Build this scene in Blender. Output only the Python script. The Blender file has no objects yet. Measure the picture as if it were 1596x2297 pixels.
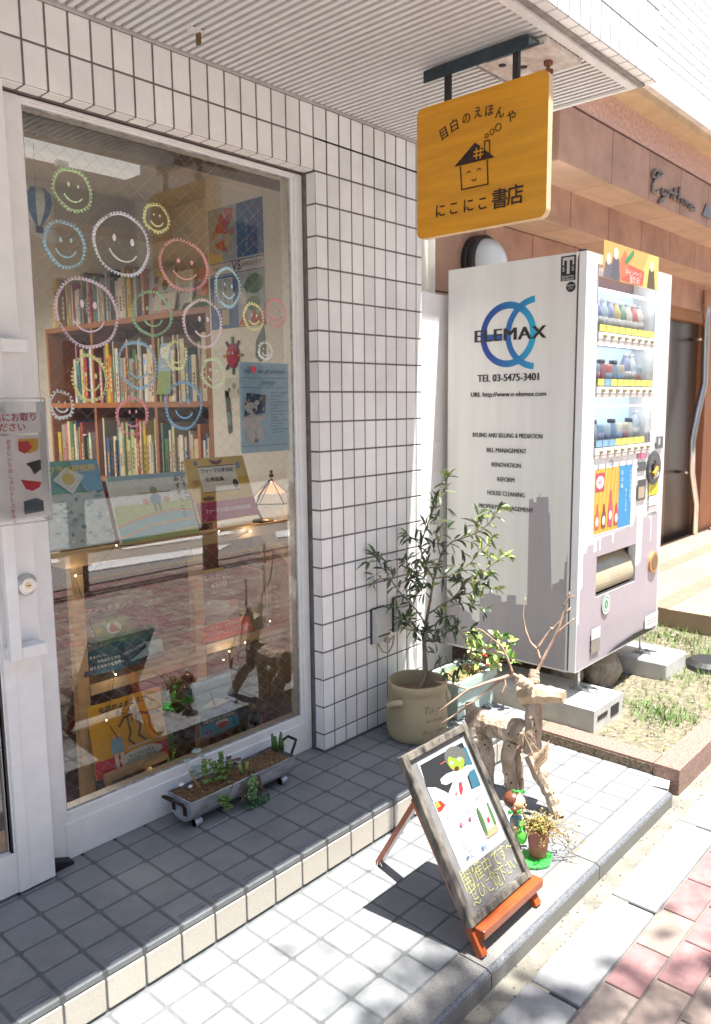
import bpy, math, random
from mathutils import Vector, Matrix
R = math.radians
V3 = Vector
rnd = random.Random(7)
sc = bpy.context.scene
COL = sc.collection

# ------------------------------------------------------------------ camera, sky, sun, exposure
FPX = 1769.23                      # focal length in pixels of a 1596 x 2297 copy of the photograph
CAM = V3((-.8586, -2.0263, 1.3315))
YAW, PITCH, ROLL = R(47.829), R(7.910), R(-.5987)
_f = V3((math.sin(YAW) * math.cos(PITCH), math.cos(YAW) * math.cos(PITCH), -math.sin(PITCH)))
_r0 = V3((math.cos(YAW), -math.sin(YAW), 0)); _u0 = _r0.cross(_f)
_r = math.cos(ROLL) * _r0 + math.sin(ROLL) * _u0
_u = -math.sin(ROLL) * _r0 + math.cos(ROLL) * _u0
cam = bpy.data.cameras.new('camera'); camo = bpy.data.objects.new('camera', cam); COL.objects.link(camo)
cam.sensor_fit = 'VERTICAL'; cam.sensor_height = 36; cam.sensor_width = 25; cam.lens = 27.727
cam.clip_start = .05; cam.clip_end = 400
cam.dof.use_dof = True; cam.dof.focus_distance = 2.55; cam.dof.aperture_fstop = 4.0
camo.matrix_world = Matrix(((_r.x, _u.x, -_f.x, CAM.x), (_r.y, _u.y, -_f.y, CAM.y), (_r.z, _u.z, -_f.z, CAM.z), (0, 0, 0, 1)))
sc.camera = camo
SUND = V3((-.079, .207, -1)).normalized()          # the way sunlight travels
world = bpy.data.worlds.new('World'); sc.world = world; world.use_nodes = True
wn = world.node_tree.nodes; bg = wn['Background']
sky = wn.new('ShaderNodeTexSky'); sky.sky_type = 'NISHITA'; sky.sun_disc = False
sky.sun_elevation = math.asin(-SUND.z); sky.sun_rotation = math.atan2(-SUND.x, -SUND.y)
sky.air_density = 1.0; sky.dust_density = 1.2; sky.ozone_density = 1.0
world.node_tree.links.new(sky.outputs[0], bg.inputs[0]); bg.inputs[1].default_value = .095
sun = bpy.data.lights.new('sun', 'SUN'); sun.energy = 5.0; sun.angle = R(.53); sun.color = (1, .975, .93)
suno = bpy.data.objects.new('sun', sun); COL.objects.link(suno)
suno.rotation_euler = SUND.to_track_quat('-Z', 'Y').to_euler(); suno.location = (0, -6, 12)
vs = sc.view_settings; vs.view_transform = 'Standard'; vs.look = 'None'; vs.gamma = 1; vs.exposure = 1.8
vs.use_curve_mapping = False
sc.cycles.max_bounces = 8; sc.cycles.diffuse_bounces = 5; sc.cycles.transparent_max_bounces = 16
sc.cycles.sample_clamp_indirect = 6
sc.cycles.use_denoising = True

# ------------------------------------------------------------------ helpers
def A(x, y, **k):
    """a point of the place: photograph point (x, y) of the 1596-wide copy on the plane X=, Y=, Z= or at depth D="""
    d = _f + _r * ((x - 798) / FPX) - _u * ((y - 1148.6) / FPX)
    (ax, val), = k.items()
    t = val if ax == 'D' else (val - CAM['XYZ'.index(ax)]) / d['XYZ'.index(ax)]
    return CAM + d * t
def ZR(x0, y0, w):
    k = w / 1596 / 1.68296
    return lambda x, y, **kw: A(x0 / 1.68296 + x * k, y0 / 1.68296 + y * k, **kw)

def lin(c): return tuple((v / 12.92 if v <= .04045 else ((v + .055) / 1.055) ** 2.4) for v in c)
_mats = {}
def mat(name, rgb, rough=.55, metal=0., var=.12, vs=8., bump=0., bs=60., spec=.5, island=0., emis=0., coat=0., stretch=None, col2=None, alpha=1., sharp=.17, dirt=0., ds=4.):
    if name in _mats: return _mats[name]
    m = bpy.data.materials.new(name); m.use_nodes = True; _mats[name] = m
    nt = m.node_tree; N = nt.nodes; L = nt.links.new; p = N['Principled BSDF']
    p.inputs['Roughness'].default_value = rough; p.inputs['Metallic'].default_value = metal
    p.inputs['Specular IOR Level'].default_value = spec; p.inputs['Coat Weight'].default_value = coat
    p.inputs['Base Color'].default_value = (*rgb, 1)
    tc = N.new('ShaderNodeTexCoord'); vec = tc.outputs['Object']
    if stretch:
        mp = N.new('ShaderNodeMapping'); mp.inputs['Scale'].default_value = stretch; L(vec, mp.inputs[0]); vec = mp.outputs[0]
    col = None
    if var or col2:
        no = N.new('ShaderNodeTexNoise'); no.inputs['Scale'].default_value = vs; no.inputs['Detail'].default_value = 6; no.inputs['Roughness'].default_value = .62
        L(vec, no.inputs['Vector'])
        cr = N.new('ShaderNodeValToRGB'); L(no.outputs['Fac'], cr.inputs[0])
        a = col2 or tuple(c * (1 - var) for c in rgb); b = rgb if col2 else tuple(min(1, c * (1 + var)) for c in rgb)
        cr.color_ramp.elements[0].position = .5 - sharp; cr.color_ramp.elements[1].position = .5 + sharp
        cr.color_ramp.elements[0].color = (*a, 1); cr.color_ramp.elements[1].color = (*b, 1)
        col = cr.outputs[0]
    if island:
        g = N.new('ShaderNodeNewGeometry'); mr = N.new('ShaderNodeMapRange')
        mr.inputs['To Min'].default_value = 1 - island; mr.inputs['To Max'].default_value = 1 + island
        L(g.outputs['Random Per Island'], mr.inputs[0])
        mx = N.new('ShaderNodeMix'); mx.data_type = 'RGBA'; mx.blend_type = 'MULTIPLY'; mx.inputs[0].default_value = 1
        if col: L(col, mx.inputs[6])
        else: mx.inputs[6].default_value = (*rgb, 1)
        cb = N.new('ShaderNodeCombineColor'); [L(mr.outputs[0], cb.inputs[i]) for i in range(3)]
        L(cb.outputs[0], mx.inputs[7]); col = mx.outputs[2]
    if dirt:                                     # blotchy dirt and wear with a shape of its own
        nd = N.new('ShaderNodeTexNoise'); nd.inputs['Scale'].default_value = ds; nd.inputs['Detail'].default_value = 8; nd.inputs['Roughness'].default_value = .7; L(vec, nd.inputs['Vector'])
        md = N.new('ShaderNodeMapRange'); md.inputs['From Min'].default_value = .36; md.inputs['From Max'].default_value = .58; md.inputs['To Min'].default_value = 1 - dirt; md.inputs['To Max'].default_value = 1; L(nd.outputs['Fac'], md.inputs[0])
        mx = N.new('ShaderNodeMix'); mx.data_type = 'RGBA'; mx.blend_type = 'MULTIPLY'; mx.inputs[0].default_value = 1
        if col: L(col, mx.inputs[6])
        else: mx.inputs[6].default_value = (*rgb, 1)
        cb = N.new('ShaderNodeCombineColor'); [L(md.outputs[0], cb.inputs[i]) for i in range(3)]
        L(cb.outputs[0], mx.inputs[7]); col = mx.outputs[2]
    if col: L(col, p.inputs['Base Color'])
    if bump:
        nb = N.new('ShaderNodeTexNoise'); nb.inputs['Scale'].default_value = bs; nb.inputs['Detail'].default_value = 5; L(vec, nb.inputs['Vector'])
        bp = N.new('ShaderNodeBump'); bp.inputs['Strength'].default_value = bump; bp.inputs['Distance'].default_value = .01
        L(nb.outputs['Fac'], bp.inputs['Height']); L(bp.outputs[0], p.inputs['Normal'])
        m['bump'] = 1
    if emis:
        p.inputs['Emission Color'].default_value = (*rgb, 1); p.inputs['Emission Strength'].default_value = emis
    p.inputs['Alpha'].default_value = alpha
    return m
def pc(h, rough=.55, k=.8):
    """printed or painted colour from its hex"""
    c = lin(tuple(int(h[i:i + 2], 16) / 255 for i in (0, 2, 4)))
    return mat('print_' + h + ('' if rough == .55 and k == .8 else '_%g_%g' % (rough, k)), tuple(v * k for v in c), rough, var=.05, vs=40)

class MB:
    def __init__(s): s.v = []; s.f = []; s.m = []; s.mats = []
    def mi(s, m):
        if m is None: return 0
        if m not in s.mats: s.mats.append(m)
        return s.mats.index(m)
    def add(s, vs, fs, m=None):
        i = s.mi(m); b = len(s.v); s.v += [tuple(v) for v in vs]; s.f += [tuple(b + j for j in f) for f in fs]; s.m += [i] * len(fs)
    def box(s, a, b, m=None, M=None):
        x0, y0, z0 = a; x1, y1, z1 = b
        vs = [V3(p) for p in ((x0, y0, z0), (x1, y0, z0), (x1, y1, z0), (x0, y1, z0), (x0, y0, z1), (x1, y0, z1), (x1, y1, z1), (x0, y1, z1))]
        if M: vs = [M @ v for v in vs]
        s.add(vs, [(0, 3, 2, 1), (4, 5, 6, 7), (0, 1, 5, 4), (1, 2, 6, 5), (2, 3, 7, 6), (3, 0, 4, 7)], m)
    def beam(s, p, q, w, h, up=(0, 0, 1), m=None):
        p = V3(p); q = V3(q); d = (q - p).normalized(); x = d.cross(V3(up)).normalized(); y = x.cross(d)
        vs = [e + x * (w / 2 * i) + y * (h / 2 * j) for e in (p, q) for i, j in ((-1, -1), (1, -1), (1, 1), (-1, 1))]
        s.add(vs, [(0, 3, 2, 1), (4, 5, 6, 7), (0, 1, 5, 4), (1, 2, 6, 5), (2, 3, 7, 6), (3, 0, 4, 7)], m)
    def tube(s, pts, r, n=8, m=None, closed=False, jit=0, flat=1., cap=None):
        pts = [V3(p) for p in pts]; k = len(pts); rs = r if isinstance(r, (list, tuple)) else [r] * k
        vs = []; ref = None
        for i, p in enumerate(pts):
            a = pts[i - 1] if (i or closed) else p; b = pts[(i + 1) % k] if (i < k - 1 or closed) else p
            d = (b - a).normalized() if (b - a).length > 1e-9 else V3((0, 0, 1))
            if ref is None: ref = V3((0, 0, 1)) if abs(d.z) < .9 else V3((1, 0, 0))
            x = (ref - d * ref.dot(d)); x = x.normalized() if x.length > 1e-6 else d.orthogonal().normalized()
            y = d.cross(x); ref = x
            for j in range(n):
                t = 2 * math.pi * j / n; rr = rs[i] * (1 + (rnd.uniform(-jit, jit) if jit else 0))
                vs.append(p + x * (math.cos(t) * rr) + y * (math.sin(t) * rr * flat))
        fs = [(i * n + j, i * n + (j + 1) % n, ((i + 1) % k) * n + (j + 1) % n, ((i + 1) % k) * n + j) for i in range(k if closed else k - 1) for j in range(n)]
        ends = [tuple(range(n))[::-1], tuple((k - 1) * n + j for j in range(n))] if not closed else []
        s.add(vs, fs + (ends if not cap else []), m)
        if cap: s.f += [tuple(len(s.v) - len(vs) + j for j in e) for e in ends]; s.m += [s.mi(cap)] * len(ends)
    def lathe(s, prof, c, n=28, m=None, M=None, wob=None):
        c = V3(c); vs = []
        for i, (r, z) in enumerate(prof):
            for j in range(n):
                t = 2 * math.pi * j / n; rr = r * (wob(t, z) if wob else 1)
                v = V3((rr * math.cos(t), rr * math.sin(t), z)); vs.append(c + (M @ v if M else v))
        fs = [(i * n + j, i * n + (j + 1) % n, (i + 1) * n + (j + 1) % n, (i + 1) * n + j) for i in range(len(prof) - 1) for j in range(n)]
        if prof[0][0] > 1e-5: fs.append(tuple(range(n))[::-1])
        if prof[-1][0] > 1e-5: fs.append(tuple((len(prof) - 1) * n + j for j in range(n)))
        s.add(vs, fs, m)
    def ball(s, c, r, n=14, m=None, M=None, jit=0, amp=None):
        rx, ry, rz = r if isinstance(r, (list, tuple)) else (r, r, r); c = V3(c); vs = []; h = n // 2
        for i in range(h + 1):
            a = math.pi * i / h
            for j in range(n):
                t = 2 * math.pi * j / n; k = 1 + (rnd.uniform(-jit, jit) if jit else 0)
                v = V3((rx * k * math.sin(a) * math.cos(t), ry * k * math.sin(a) * math.sin(t), rz * k * math.cos(a))); vs.append(c + (M @ v if M else v))
        s.add(vs, [(i * n + j, (i + 1) * n + j, (i + 1) * n + (j + 1) % n, i * n + (j + 1) % n) for i in range(h) for j in range(n)], m)
    def poly(s, pts, m=None): s.add(pts, [tuple(range(len(pts)))], m)
    def prism(s, pts, N, t, m=None):
        N = V3(N).normalized() * t; n = len(pts); a = [V3(p) for p in pts]; b = [p + N for p in a]
        s.add(a + b, [tuple(range(n))[::-1], tuple(range(n, 2 * n))] + [(i, (i + 1) % n, n + (i + 1) % n, n + i) for i in range(n)], m)
    def tile(s, o, U, W, N, w, h, gap, th, bev, m=None, corner=0.):
        """one tile: raised bevelled plate on the grid cell (o, U*w, W*h)"""
        o = V3(o); U = V3(U); W = V3(W); N = V3(N); g = gap / 2
        def ring(i, z):
            a, b, c, d = g + i, w - g - i, g + i, h - g - i; k = corner
            q = [(a + k, c), (b - k, c), (b, c + k), (b, d - k), (b - k, d), (a + k, d), (a, d - k), (a, c + k)] if k else [(a, c), (b, c), (b, d), (a, d)]
            return [o + U * x + W * y + N * z for x, y in q]
        r0, r1, r2 = ring(0, -th), ring(0, -bev), ring(bev, 0); n = len(r0)
        fs = [(k * n + i, k * n + (i + 1) % n, (k + 1) * n + (i + 1) % n, (k + 1) * n + i) for k in (0, 1) for i in range(n)] + [tuple(range(2 * n, 3 * n))]
        s.add(r0 + r1 + r2, fs, m)
    def build(s, name, m=None, parent=None, smooth=False, bevel=0., sub=0):
        me = bpy.data.meshes.new(name); me.from_pydata(s.v, [], s.f); me.update()
        ms = s.mats or [m]
        for q in ms: me.materials.append(q)
        if s.mats: me.polygons.foreach_set('material_index', s.m)
        if smooth: me.polygons.foreach_set('use_smooth', [True] * len(s.f))
        o = bpy.data.objects.new(name, me); COL.objects.link(o); par(o, parent)
        if bevel:
            b = o.modifiers.new('bevel', 'BEVEL'); b.width = bevel; b.segments = 2; b.limit_method = 'ANGLE'; b.angle_limit = R(40)
        if sub:
            b = o.modifiers.new('sub', 'SUBSURF'); b.levels = sub; b.render_levels = sub
        return o
_world = {}
def par(o, p):
    if p is None: return
    o.parent = p; o.matrix_parent_inverse = Matrix.Translation(-_world.get(p.name, V3((0, 0, 0))))
def tag(o, label=None, cat=None, group=None, kind=None):
    if label: o['label'] = label
    if cat: o['category'] = cat
    if group: o['group'] = group
    if kind: o['kind'] = kind
    return o
def thing(name, label, cat, loc=(0, 0, 0), group=None, parent=None):
    o = bpy.data.objects.new(name, None); COL.objects.link(o); o.empty_display_size = .1; o.location = loc; _world[o.name] = V3(loc)
    if parent: par(o, parent)
    return tag(o, label, cat, group)
def one(mb, name, m, label, cat, group=None, **k): return tag(mb.build(name, m, **k), label, cat, group)
def struct(mb, name, m, **k): return tag(mb.build(name, m, **k), kind='structure')

_fonts = []; _gid = [0]
class Panel:
    """a flat face: origin, U (full width), W (full height); things printed on it are laid on as thin sheets"""
    def __init__(s, O, U, W, parent=None):
        s.O = V3(O); s.U = V3(U); s.W = V3(W); s.w = s.U.length; s.h = s.W.length; s.u = s.U / s.w; s.n = s.u.cross(s.W).normalized(); s.t = s.n.cross(s.u); s.parent = parent
        s.mb = MB(); s.lay = 0
    def p(s, a, b, z=0): return s.O + s.U * a + s.W * b + s.n * z
    def poly(s, pts, m):
        s.lay += 1; z = .0006 + .00012 * s.lay
        s.mb.poly([s.p(a, b, z) for a, b in pts], m)
    def rect(s, a, b, c, d, m): s.poly([(a, b), (c, b), (c, d), (a, d)], m)
    def ell(s, a, b, ra, rb, m, n=20, rot=0, t0=0, t1=360):
        ps = []
        full = t1 - t0 >= 360
        for i in range(n + (0 if full else 1)):
            t = R(t0 + (t1 - t0) * i / n); x, y = ra * math.cos(t), rb * math.sin(t)
            c, q = math.cos(R(rot)), math.sin(R(rot)); ps.append((a + x * c - y * q, b + x * q + y * c))
        s.poly(ps, m)
    def ring(s, a, b, r, w, m, n=32, t0=0, t1=360, asp=None):
        """ring with radii as a share of the width"""
        s.lay += 1; z = .0006 + .00012 * s.lay; k = s.w / s.h * (asp or 1); full = t1 - t0 >= 360
        P = [[s.p(a + rr * math.cos(R(t0 + (t1 - t0) * i / n)), b + rr * k * math.sin(R(t0 + (t1 - t0) * i / n)), z) for rr in (r - w / 2, r + w / 2)] for i in range(n + 1)]
        for i in range(n): s.mb.add([P[i][0], P[i][1], P[i + 1][1], P[i + 1][0]], [(0, 1, 2, 3)], m)
    def line(s, pts, w, m):
        """polyline of width w (share of the panel width)"""
        s.lay += 1; z = .0006 + .00012 * s.lay; q = [s.p(a, b, z) for a, b in pts]; hw = w * s.w / 2
        for i in range(len(q) - 1):
            d = (q[i + 1] - q[i]).normalized(); x = s.n.cross(d) * hw; e = d * hw * .6
            s.mb.add([q[i] - x - e, q[i + 1] - x + e, q[i + 1] + x + e, q[i] + x - e], [(0, 1, 2, 3)], m)
    def done(s, name='artwork'):
        o = s.mb.build(name, None, s.parent) if s.mb.f else None
        s.mb = MB(); return o
    def text(s, body, a, b, size, m, al='CENTER', bold=0., rot=0, sx=1., shear=0, vert=False, name='lettering', parent=None, ext=0., sp=1., gid=None):
        """lettering, size in metres of letter height box"""
        if gid is None: _gid[0] += 1; gid = _gid[0]
        if vert:
            step = size * 1.12 / s.h
            for i, ch in enumerate(body):
                if ch != ' ': s.text(ch, a, b - i * step, size, m, 'CENTER', bold, rot + (90 if ch == 'ー' else 0), sx, shear, name=name, parent=parent, gid=gid)
            return
        c = bpy.data.curves.new(name, 'FONT'); c.body = body; c.align_x = al; c.align_y = 'CENTER'; c.offset = bold * .5 if bold > 0 else bold; o_gid = gid; c.extrude = ext; c.shear = shear; c.space_character = sp; c.resolution_u = 3
        o = bpy.data.objects.new(name, c); COL.objects.link(o); c.materials.append(m)
        s.lay += 1; q = s.p(a, b, .001 + .00012 * s.lay + ext * size)
        cr, sr = math.cos(R(rot)), math.sin(R(rot)); ux = (s.u * cr + s.t * sr); uy = (-s.u * sr + s.t * cr)
        X = ux * size * sx; Y = uy * size; Zn = s.n * size
        o.matrix_world = Matrix(((X.x, Y.x, Zn.x, q.x), (X.y, Y.y, Zn.y, q.y), (X.z, Y.z, Zn.z, q.z), (0, 0, 0, 1)))
        par(o, parent or s.parent); o['gid'] = gid; _fonts.append(o)
    def fit(s, body, a, b, wf, hf, m, bold=0., rot=0, al='CENTER', name='lettering', gid=None):
        """lettering made to span a share of the panel's width and height"""
        n = sum(1.0 if ord(c) > 255 else .58 for c in body); size = hf * s.h; s.text(body, a, b, size, m, al, bold, rot, wf * s.w / (n * size), name=name, gid=gid)
    def vfit(s, body, a, b0, b1, m, bold=0., name='lettering'):
        size = abs(b1 - b0) * s.h / (len(body) * 1.12); s.text(body, a, b0 - size * .5 / s.h, size, m, bold=bold, vert=True, name=name)
def finish_fonts():
    dg = bpy.context.evaluated_depsgraph_get()
    groups = {}
    for o in _fonts:
        me = bpy.data.meshes.new_from_object(o.evaluated_get(dg)); M = o.matrix_basis.copy()
        key = (o.parent.name if o.parent else '', o.name.split('.')[0], me.materials[0].name, o['gid'])
        groups.setdefault(key, []).append((me, M, o))
    for (pn, nm, mn, gi), lst in groups.items():                # each line of lettering is one mesh
        mb = MB()
        for me, M, o in lst: mb.add([M @ v.co for v in me.vertices], [tuple(p.vertices) for p in me.polygons])
        mb.build(nm, bpy.data.materials[mn], lst[0][2].parent)
    for o in list(_fonts): bpy.data.objects.remove(o)
def copy_tree(o, parent=None):
    c = o.copy(); COL.objects.link(c)
    if parent: c.parent = parent
    for ch in o.children: copy_tree(ch, c)
    return c
def leaf(mb, p, d, up, L, w, m=None, fold=.25, curl=.15):
    """a lance-shaped leaf: two folded halves"""
    d = V3(d).normalized(); s_ = d.cross(V3(up)); s_ = s_.normalized() if s_.length > 1e-5 else d.orthogonal().normalized(); n = s_.cross(d)
    a = V3(p); b = a + d * L * .3 - n * L * curl * .1; c = a + d * L * .68 - n * L * curl * .45; e = a + d * L - n * L * curl
    k = n * (w * fold)
    mb.add([a, b + s_ * (w * .42) + k, c + s_ * (w * .46) + k, e, c - s_ * (w * .46) + k, b - s_ * (w * .42) + k, b, c], [(0, 1, 6), (1, 2, 7, 6), (2, 3, 7), (3, 4, 7), (4, 5, 6, 7), (5, 0, 6)], m)
def rv(): 
    v = V3((rnd.gauss(0, 1), rnd.gauss(0, 1), rnd.gauss(0, 1))); return v.normalized()
def along(pts, n):
    """n+1 points evenly along a polyline"""
    pts = [V3(p) for p in pts]; ls = [(pts[i + 1] - pts[i]).length for i in range(len(pts) - 1)]; T = sum(ls); out = []
    for k in range(n + 1):
        t = T * k / n; i = 0
        while i < len(ls) - 1 and t > ls[i]: t -= ls[i]; i += 1
        out.append(pts[i].lerp(pts[i + 1], min(1, t / max(ls[i], 1e-9))))
    return out
# ------------------------------------------------------------------ materials of the setting
T_FLOOR = mat('floor_tile', (.212, .219, .222), .62, var=.16, vs=320, bump=.18, bs=500, island=.07, dirt=.20, ds=5)
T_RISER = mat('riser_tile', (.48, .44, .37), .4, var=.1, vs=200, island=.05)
G_FLOOR = mat('floor_grout', (.11, .115, .115), .85, var=.2, vs=30)
T_WALL = mat('wall_tile', (.83, .835, .82), .24, var=.05, vs=5, island=.075, bump=.02, bs=30, dirt=.09, ds=3)
G_WALL = mat('wall_grout', (.16, .142, .132), .9, var=.25, vs=25)
T_FASC = mat('fascia_tile', (.80, .80, .80), .22, var=.02, vs=9, island=.03)
WHITE = mat('white_paint', (.80, .80, .795), .38, var=.05, vs=14)
WHITE2 = mat('white_paint_aged', (.70, .70, .69), .45, var=.08, vs=30)
GRANITE = mat('grey_granite', (.175, .17, .158), .55, var=.28, vs=260, bump=.08, bs=300)
GRAN_D = mat('grey_granite_polished', (.11, .115, .12), .35, var=.55, vs=200)
REDGRAN = mat('red_granite', (.24, .145, .115), .5, var=.5, vs=130, bump=.05, bs=200)
REDROUGH = mat('red_granite_rough', (.21, .155, .10), .85, var=.55, vs=80, bump=.5, bs=120)
CONC = mat('concrete', (.44, .42, .37), .85, var=.16, vs=14, bump=.25, bs=150)
CONC_W = mat('pale_concrete', (.235, .236, .235), .8, dirt=.3, ds=5, var=.1, vs=9, bump=.15, bs=180)
ALU = mat('painted_aluminium', (.66, .655, .65), .42, var=.04, vs=20)
DARKGAP = mat('dark_gap', (.03, .028, .03), .9, var=0)
BLACKM = mat('black_metal', (.018, .018, .02), .42, var=.2, vs=40)
STEEL = mat('steel', (.55, .56, .57), .3, 1., var=.15, vs=20)
SAND = mat('red_sandstone', (.49, .29, .205), .7, dirt=.18, ds=2.5, var=.17, vs=3.2, bump=.45, bs=26, island=.1)
SAND_L = mat('sandstone_ledge', (.53, .375, .27), .7, var=.12, vs=2.6, bump=.2, bs=30, island=.08, stretch=(1, 3, 3))
JOINT = mat('stone_joint', (.05, .035, .035), .9, var=0)
def tile_field(mb, o, U, W, N, cols, rows, gap, th, bev, m, corner=0., skip=None):
    """cols, rows: joint positions along U and W from o"""
    for i in range(len(cols) - 1):
        for j in range(len(rows) - 1):
            if skip and skip(i, j): continue
            mb.tile(V3(o) + V3(U) * cols[i] + V3(W) * rows[j], U, W, N, cols[i + 1] - cols[i], rows[j + 1] - rows[j], gap, th, bev, m, corner)
def fr(a, b, p, ph):
    """joints from a to b on the grid ph + k p, ends kept"""
    k0 = math.floor((a - ph) / p) + 1; out = [a]
    k = k0
    while ph + k * p < b - p * .12:
        if ph + k * p > a + p * .12: out.append(ph + k * p)
        k += 1
    return out + [b]
# ------------------------------------------------------------------ tiled step (two levels)
PZ = -.109; GZ = -.163                        # lower platform, pavement
mb = MB(); P = .108
XJ = fr(-1.4, 2.05, P, 0)
tile_field(mb, (0, 0, 0), (1, 0, 0), (0, 1, 0), (0, 0, 1), XJ, [-.324, -.216, -.108, 0, .09], .0085, .008, .0018, T_FLOOR, .007)
tile_field(mb, (0, 0, 0), (1, 0, 0), (0, 1, 0), (0, 0, 1), fr(1.81, 2.05, P, 0), [.09, .198, .30], .0085, .008, .0018, T_FLOOR, .007)
for i in range(len(XJ) - 1):                  # nosing tiles with three ribs and a raised lip, risers below
    a, b = XJ[i], XJ[i + 1]
    mb.tile((a, -.436, 0), (1, 0, 0), (0, 1, 0), (0, 0, 1), b - a, .112, .0085, .016, .003, T_FLOOR, .004)
    for k in range(3):
        y = -.424 + k * .0125
        mb.tile((a + .016, y, .0035), (1, 0, 0), (0, 1, 0), (0, 0, 1), b - a - .032, .0062, .0004, .004, .0018, T_FLOOR)
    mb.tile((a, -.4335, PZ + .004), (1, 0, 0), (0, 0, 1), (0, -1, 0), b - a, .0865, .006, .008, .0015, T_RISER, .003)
for j, y in enumerate([-.432, -.324, -.216, -.108, 0, .108]):
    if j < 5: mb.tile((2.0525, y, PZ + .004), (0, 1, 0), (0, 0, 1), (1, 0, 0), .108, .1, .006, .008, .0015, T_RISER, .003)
mb.box((-1.4, -.43, PZ - .02), (2.049, .06, -.0022), G_FLOOR); mb.box((1.81, .06, PZ - .02), (2.049, .30, -.0022), G_FLOOR)
LX = fr(-1.4, 2.05, .1055, .735); LY = [-.943, -.838, -.733, -.629, -.524, -.437]
tile_field(mb, (0, 0, PZ), (1, 0, 0), (0, 1, 0), (0, 0, 1), LX, LY, .0075, .006, .0015, T_FLOOR, .006)
mb.box((-1.4, -.945, PZ - .06), (2.052, -.43, PZ - .0018), G_FLOOR)
struct(mb, 'tiled_step', None)
# granite edge stones of the lower level
mb = MB()
for a, b in ((-1.4, -.51), (-.51, .105), (.105, .7225), (.7225, 1.345), (1.345, 1.955)):
    a += .002; b -= .002; y0, y1 = -.947, -1.046; z0 = PZ; zb = GZ - .02
    pr = [(y0, zb), (y0, z0), (y1 + .016, z0), (y1 + .013, z0 - .0025), (y1 + .004, z0 - .005), (y1, z0 - .010), (y1, zb)]
    mm = [GRANITE, GRANITE, GRANITE, GRAN_D, GRAN_D, GRAN_D, GRANITE]
    L_ = [V3((a, y, z)) for y, z in pr]; R_ = [V3((b, y, z)) for y, z in pr]; n = len(pr)
    mb.poly(L_, GRANITE); mb.poly(R_[::-1], GRANITE)
    for i in range(n - 1): mb.poly([L_[i], R_[i], R_[i + 1], L_[i + 1]], mm[i + 1])
struct(mb, 'granite_edge', None)
mb = MB(); mb.prism([(1.958, -.945, PZ - .02), (2.052, -.945, PZ - .02), (2.052, -1.0, PZ - .02), (1.975, -1.02, PZ - .02)], (0, 0, 1), .018); struct(mb, 'mortar_end', CONC)
# ------------------------------------------------------------------ ground, gutter, kerb, pavers, road
mb = MB(); mb.poly([(-80, -80, -.30), (80, -80, -.30), (80, 80, -.30), (-80, 80, -.30)]); struct(mb, 'ground', mat('far_ground', (.3, .29, .27), .9))
mb = MB(); mb.box((-30, -1.16, -.30), (30, -.94, GZ)); struct(mb, 'gutter', mat('gutter_concrete', (.175, .162, .13), .85, var=.3, vs=11, bump=.3, bs=140))
mb = MB(); xs = [-1.5, -.9, -.3, .27, .813, 1.296, 1.866, 2.45, 3.05, 3.65, 4.25, 4.85, 5.45]
for i in range(len(xs) - 1): mb.box((xs[i] + .006, -1.242, -.2), (xs[i + 1] - .006, -1.103, GZ + .006 + rnd.uniform(-.001, .001)))
struct(mb, 'kerb_stones', CONC_W, bevel=.006)
PAV = [mat('paver_' + n, c, .8, var=.14, vs=12, bump=.2, bs=160, island=.1, dirt=.25, ds=6) for n, c in (('rose', (.25, .135, .13)), ('tan', (.265, .20, .165)), ('sand', (.29, .23, .19)), ('brick', (.24, .165, .145)))]
mb = MB(); r2 = random.Random(5)
for j in range(26):
    y = -1.246 - j * .097; off = .0975 if j % 2 else 0
    for i in range(-22, 46):
        x = .745 + off + i * .198
        m = PAV[r2.choices((0, 1, 2, 3), (4, 3, 3, 2))[0]]
        mb.tile((x, y - .097, GZ + .002), (1, 0, 0), (0, 1, 0), (0, 0, 1), .198, .097, .006, .006, .002, m)
struct(mb, 'pavement', None)
mb = MB(); mb.box((-12, -3.78, -.29), (14, -1.24, GZ - .003)); struct(mb, 'pavement_bed', mat('paver_joint', (.17, .145, .125), .9))
mb = MB(); mb.box((-12, -3.95, -.29), (14, -3.79, GZ + .01)); struct(mb, 'road_kerb', mat('road_kerb', (.22, .2, .19), .8))
mb = MB(); mb.poly([(-40, -11, -.29), (40, -11, -.29), (40, -3.95, -.27), (-40, -3.95, -.27)]); struct(mb, 'road', mat('asphalt', (.24, .235, .225), .9, var=.25, vs=120))
mb = MB()
mb.box((-30, -4.42, -.268), (30, -4.25, -.262), mat('road_yellow', (.75, .42, .03), .7))
WROAD = mat('road_white', (.75, .75, .73), .7, var=.1, vs=20)
for x in (-3, .6, 2.9, 5.4, 9): 
    mb.poly([(x, -4.75, -.262), (x + 1.5, -4.62, -.262), (x + 1.9, -4.85, -.262), (x + .3, -5.1, -.262)], WROAD)
    mb.poly([(x + .9, -5.5, -.262), (x + 2.4, -5.4, -.262), (x + 2.5, -5.7, -.262), (x + 1.0, -5.85, -.262)], WROAD)
struct(mb, 'road_marking', None)
mb = MB(); mb.box((-40, -15, -.29), (40, -11, -.12)); struct(mb, 'opposite_pavement', CONC)
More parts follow.
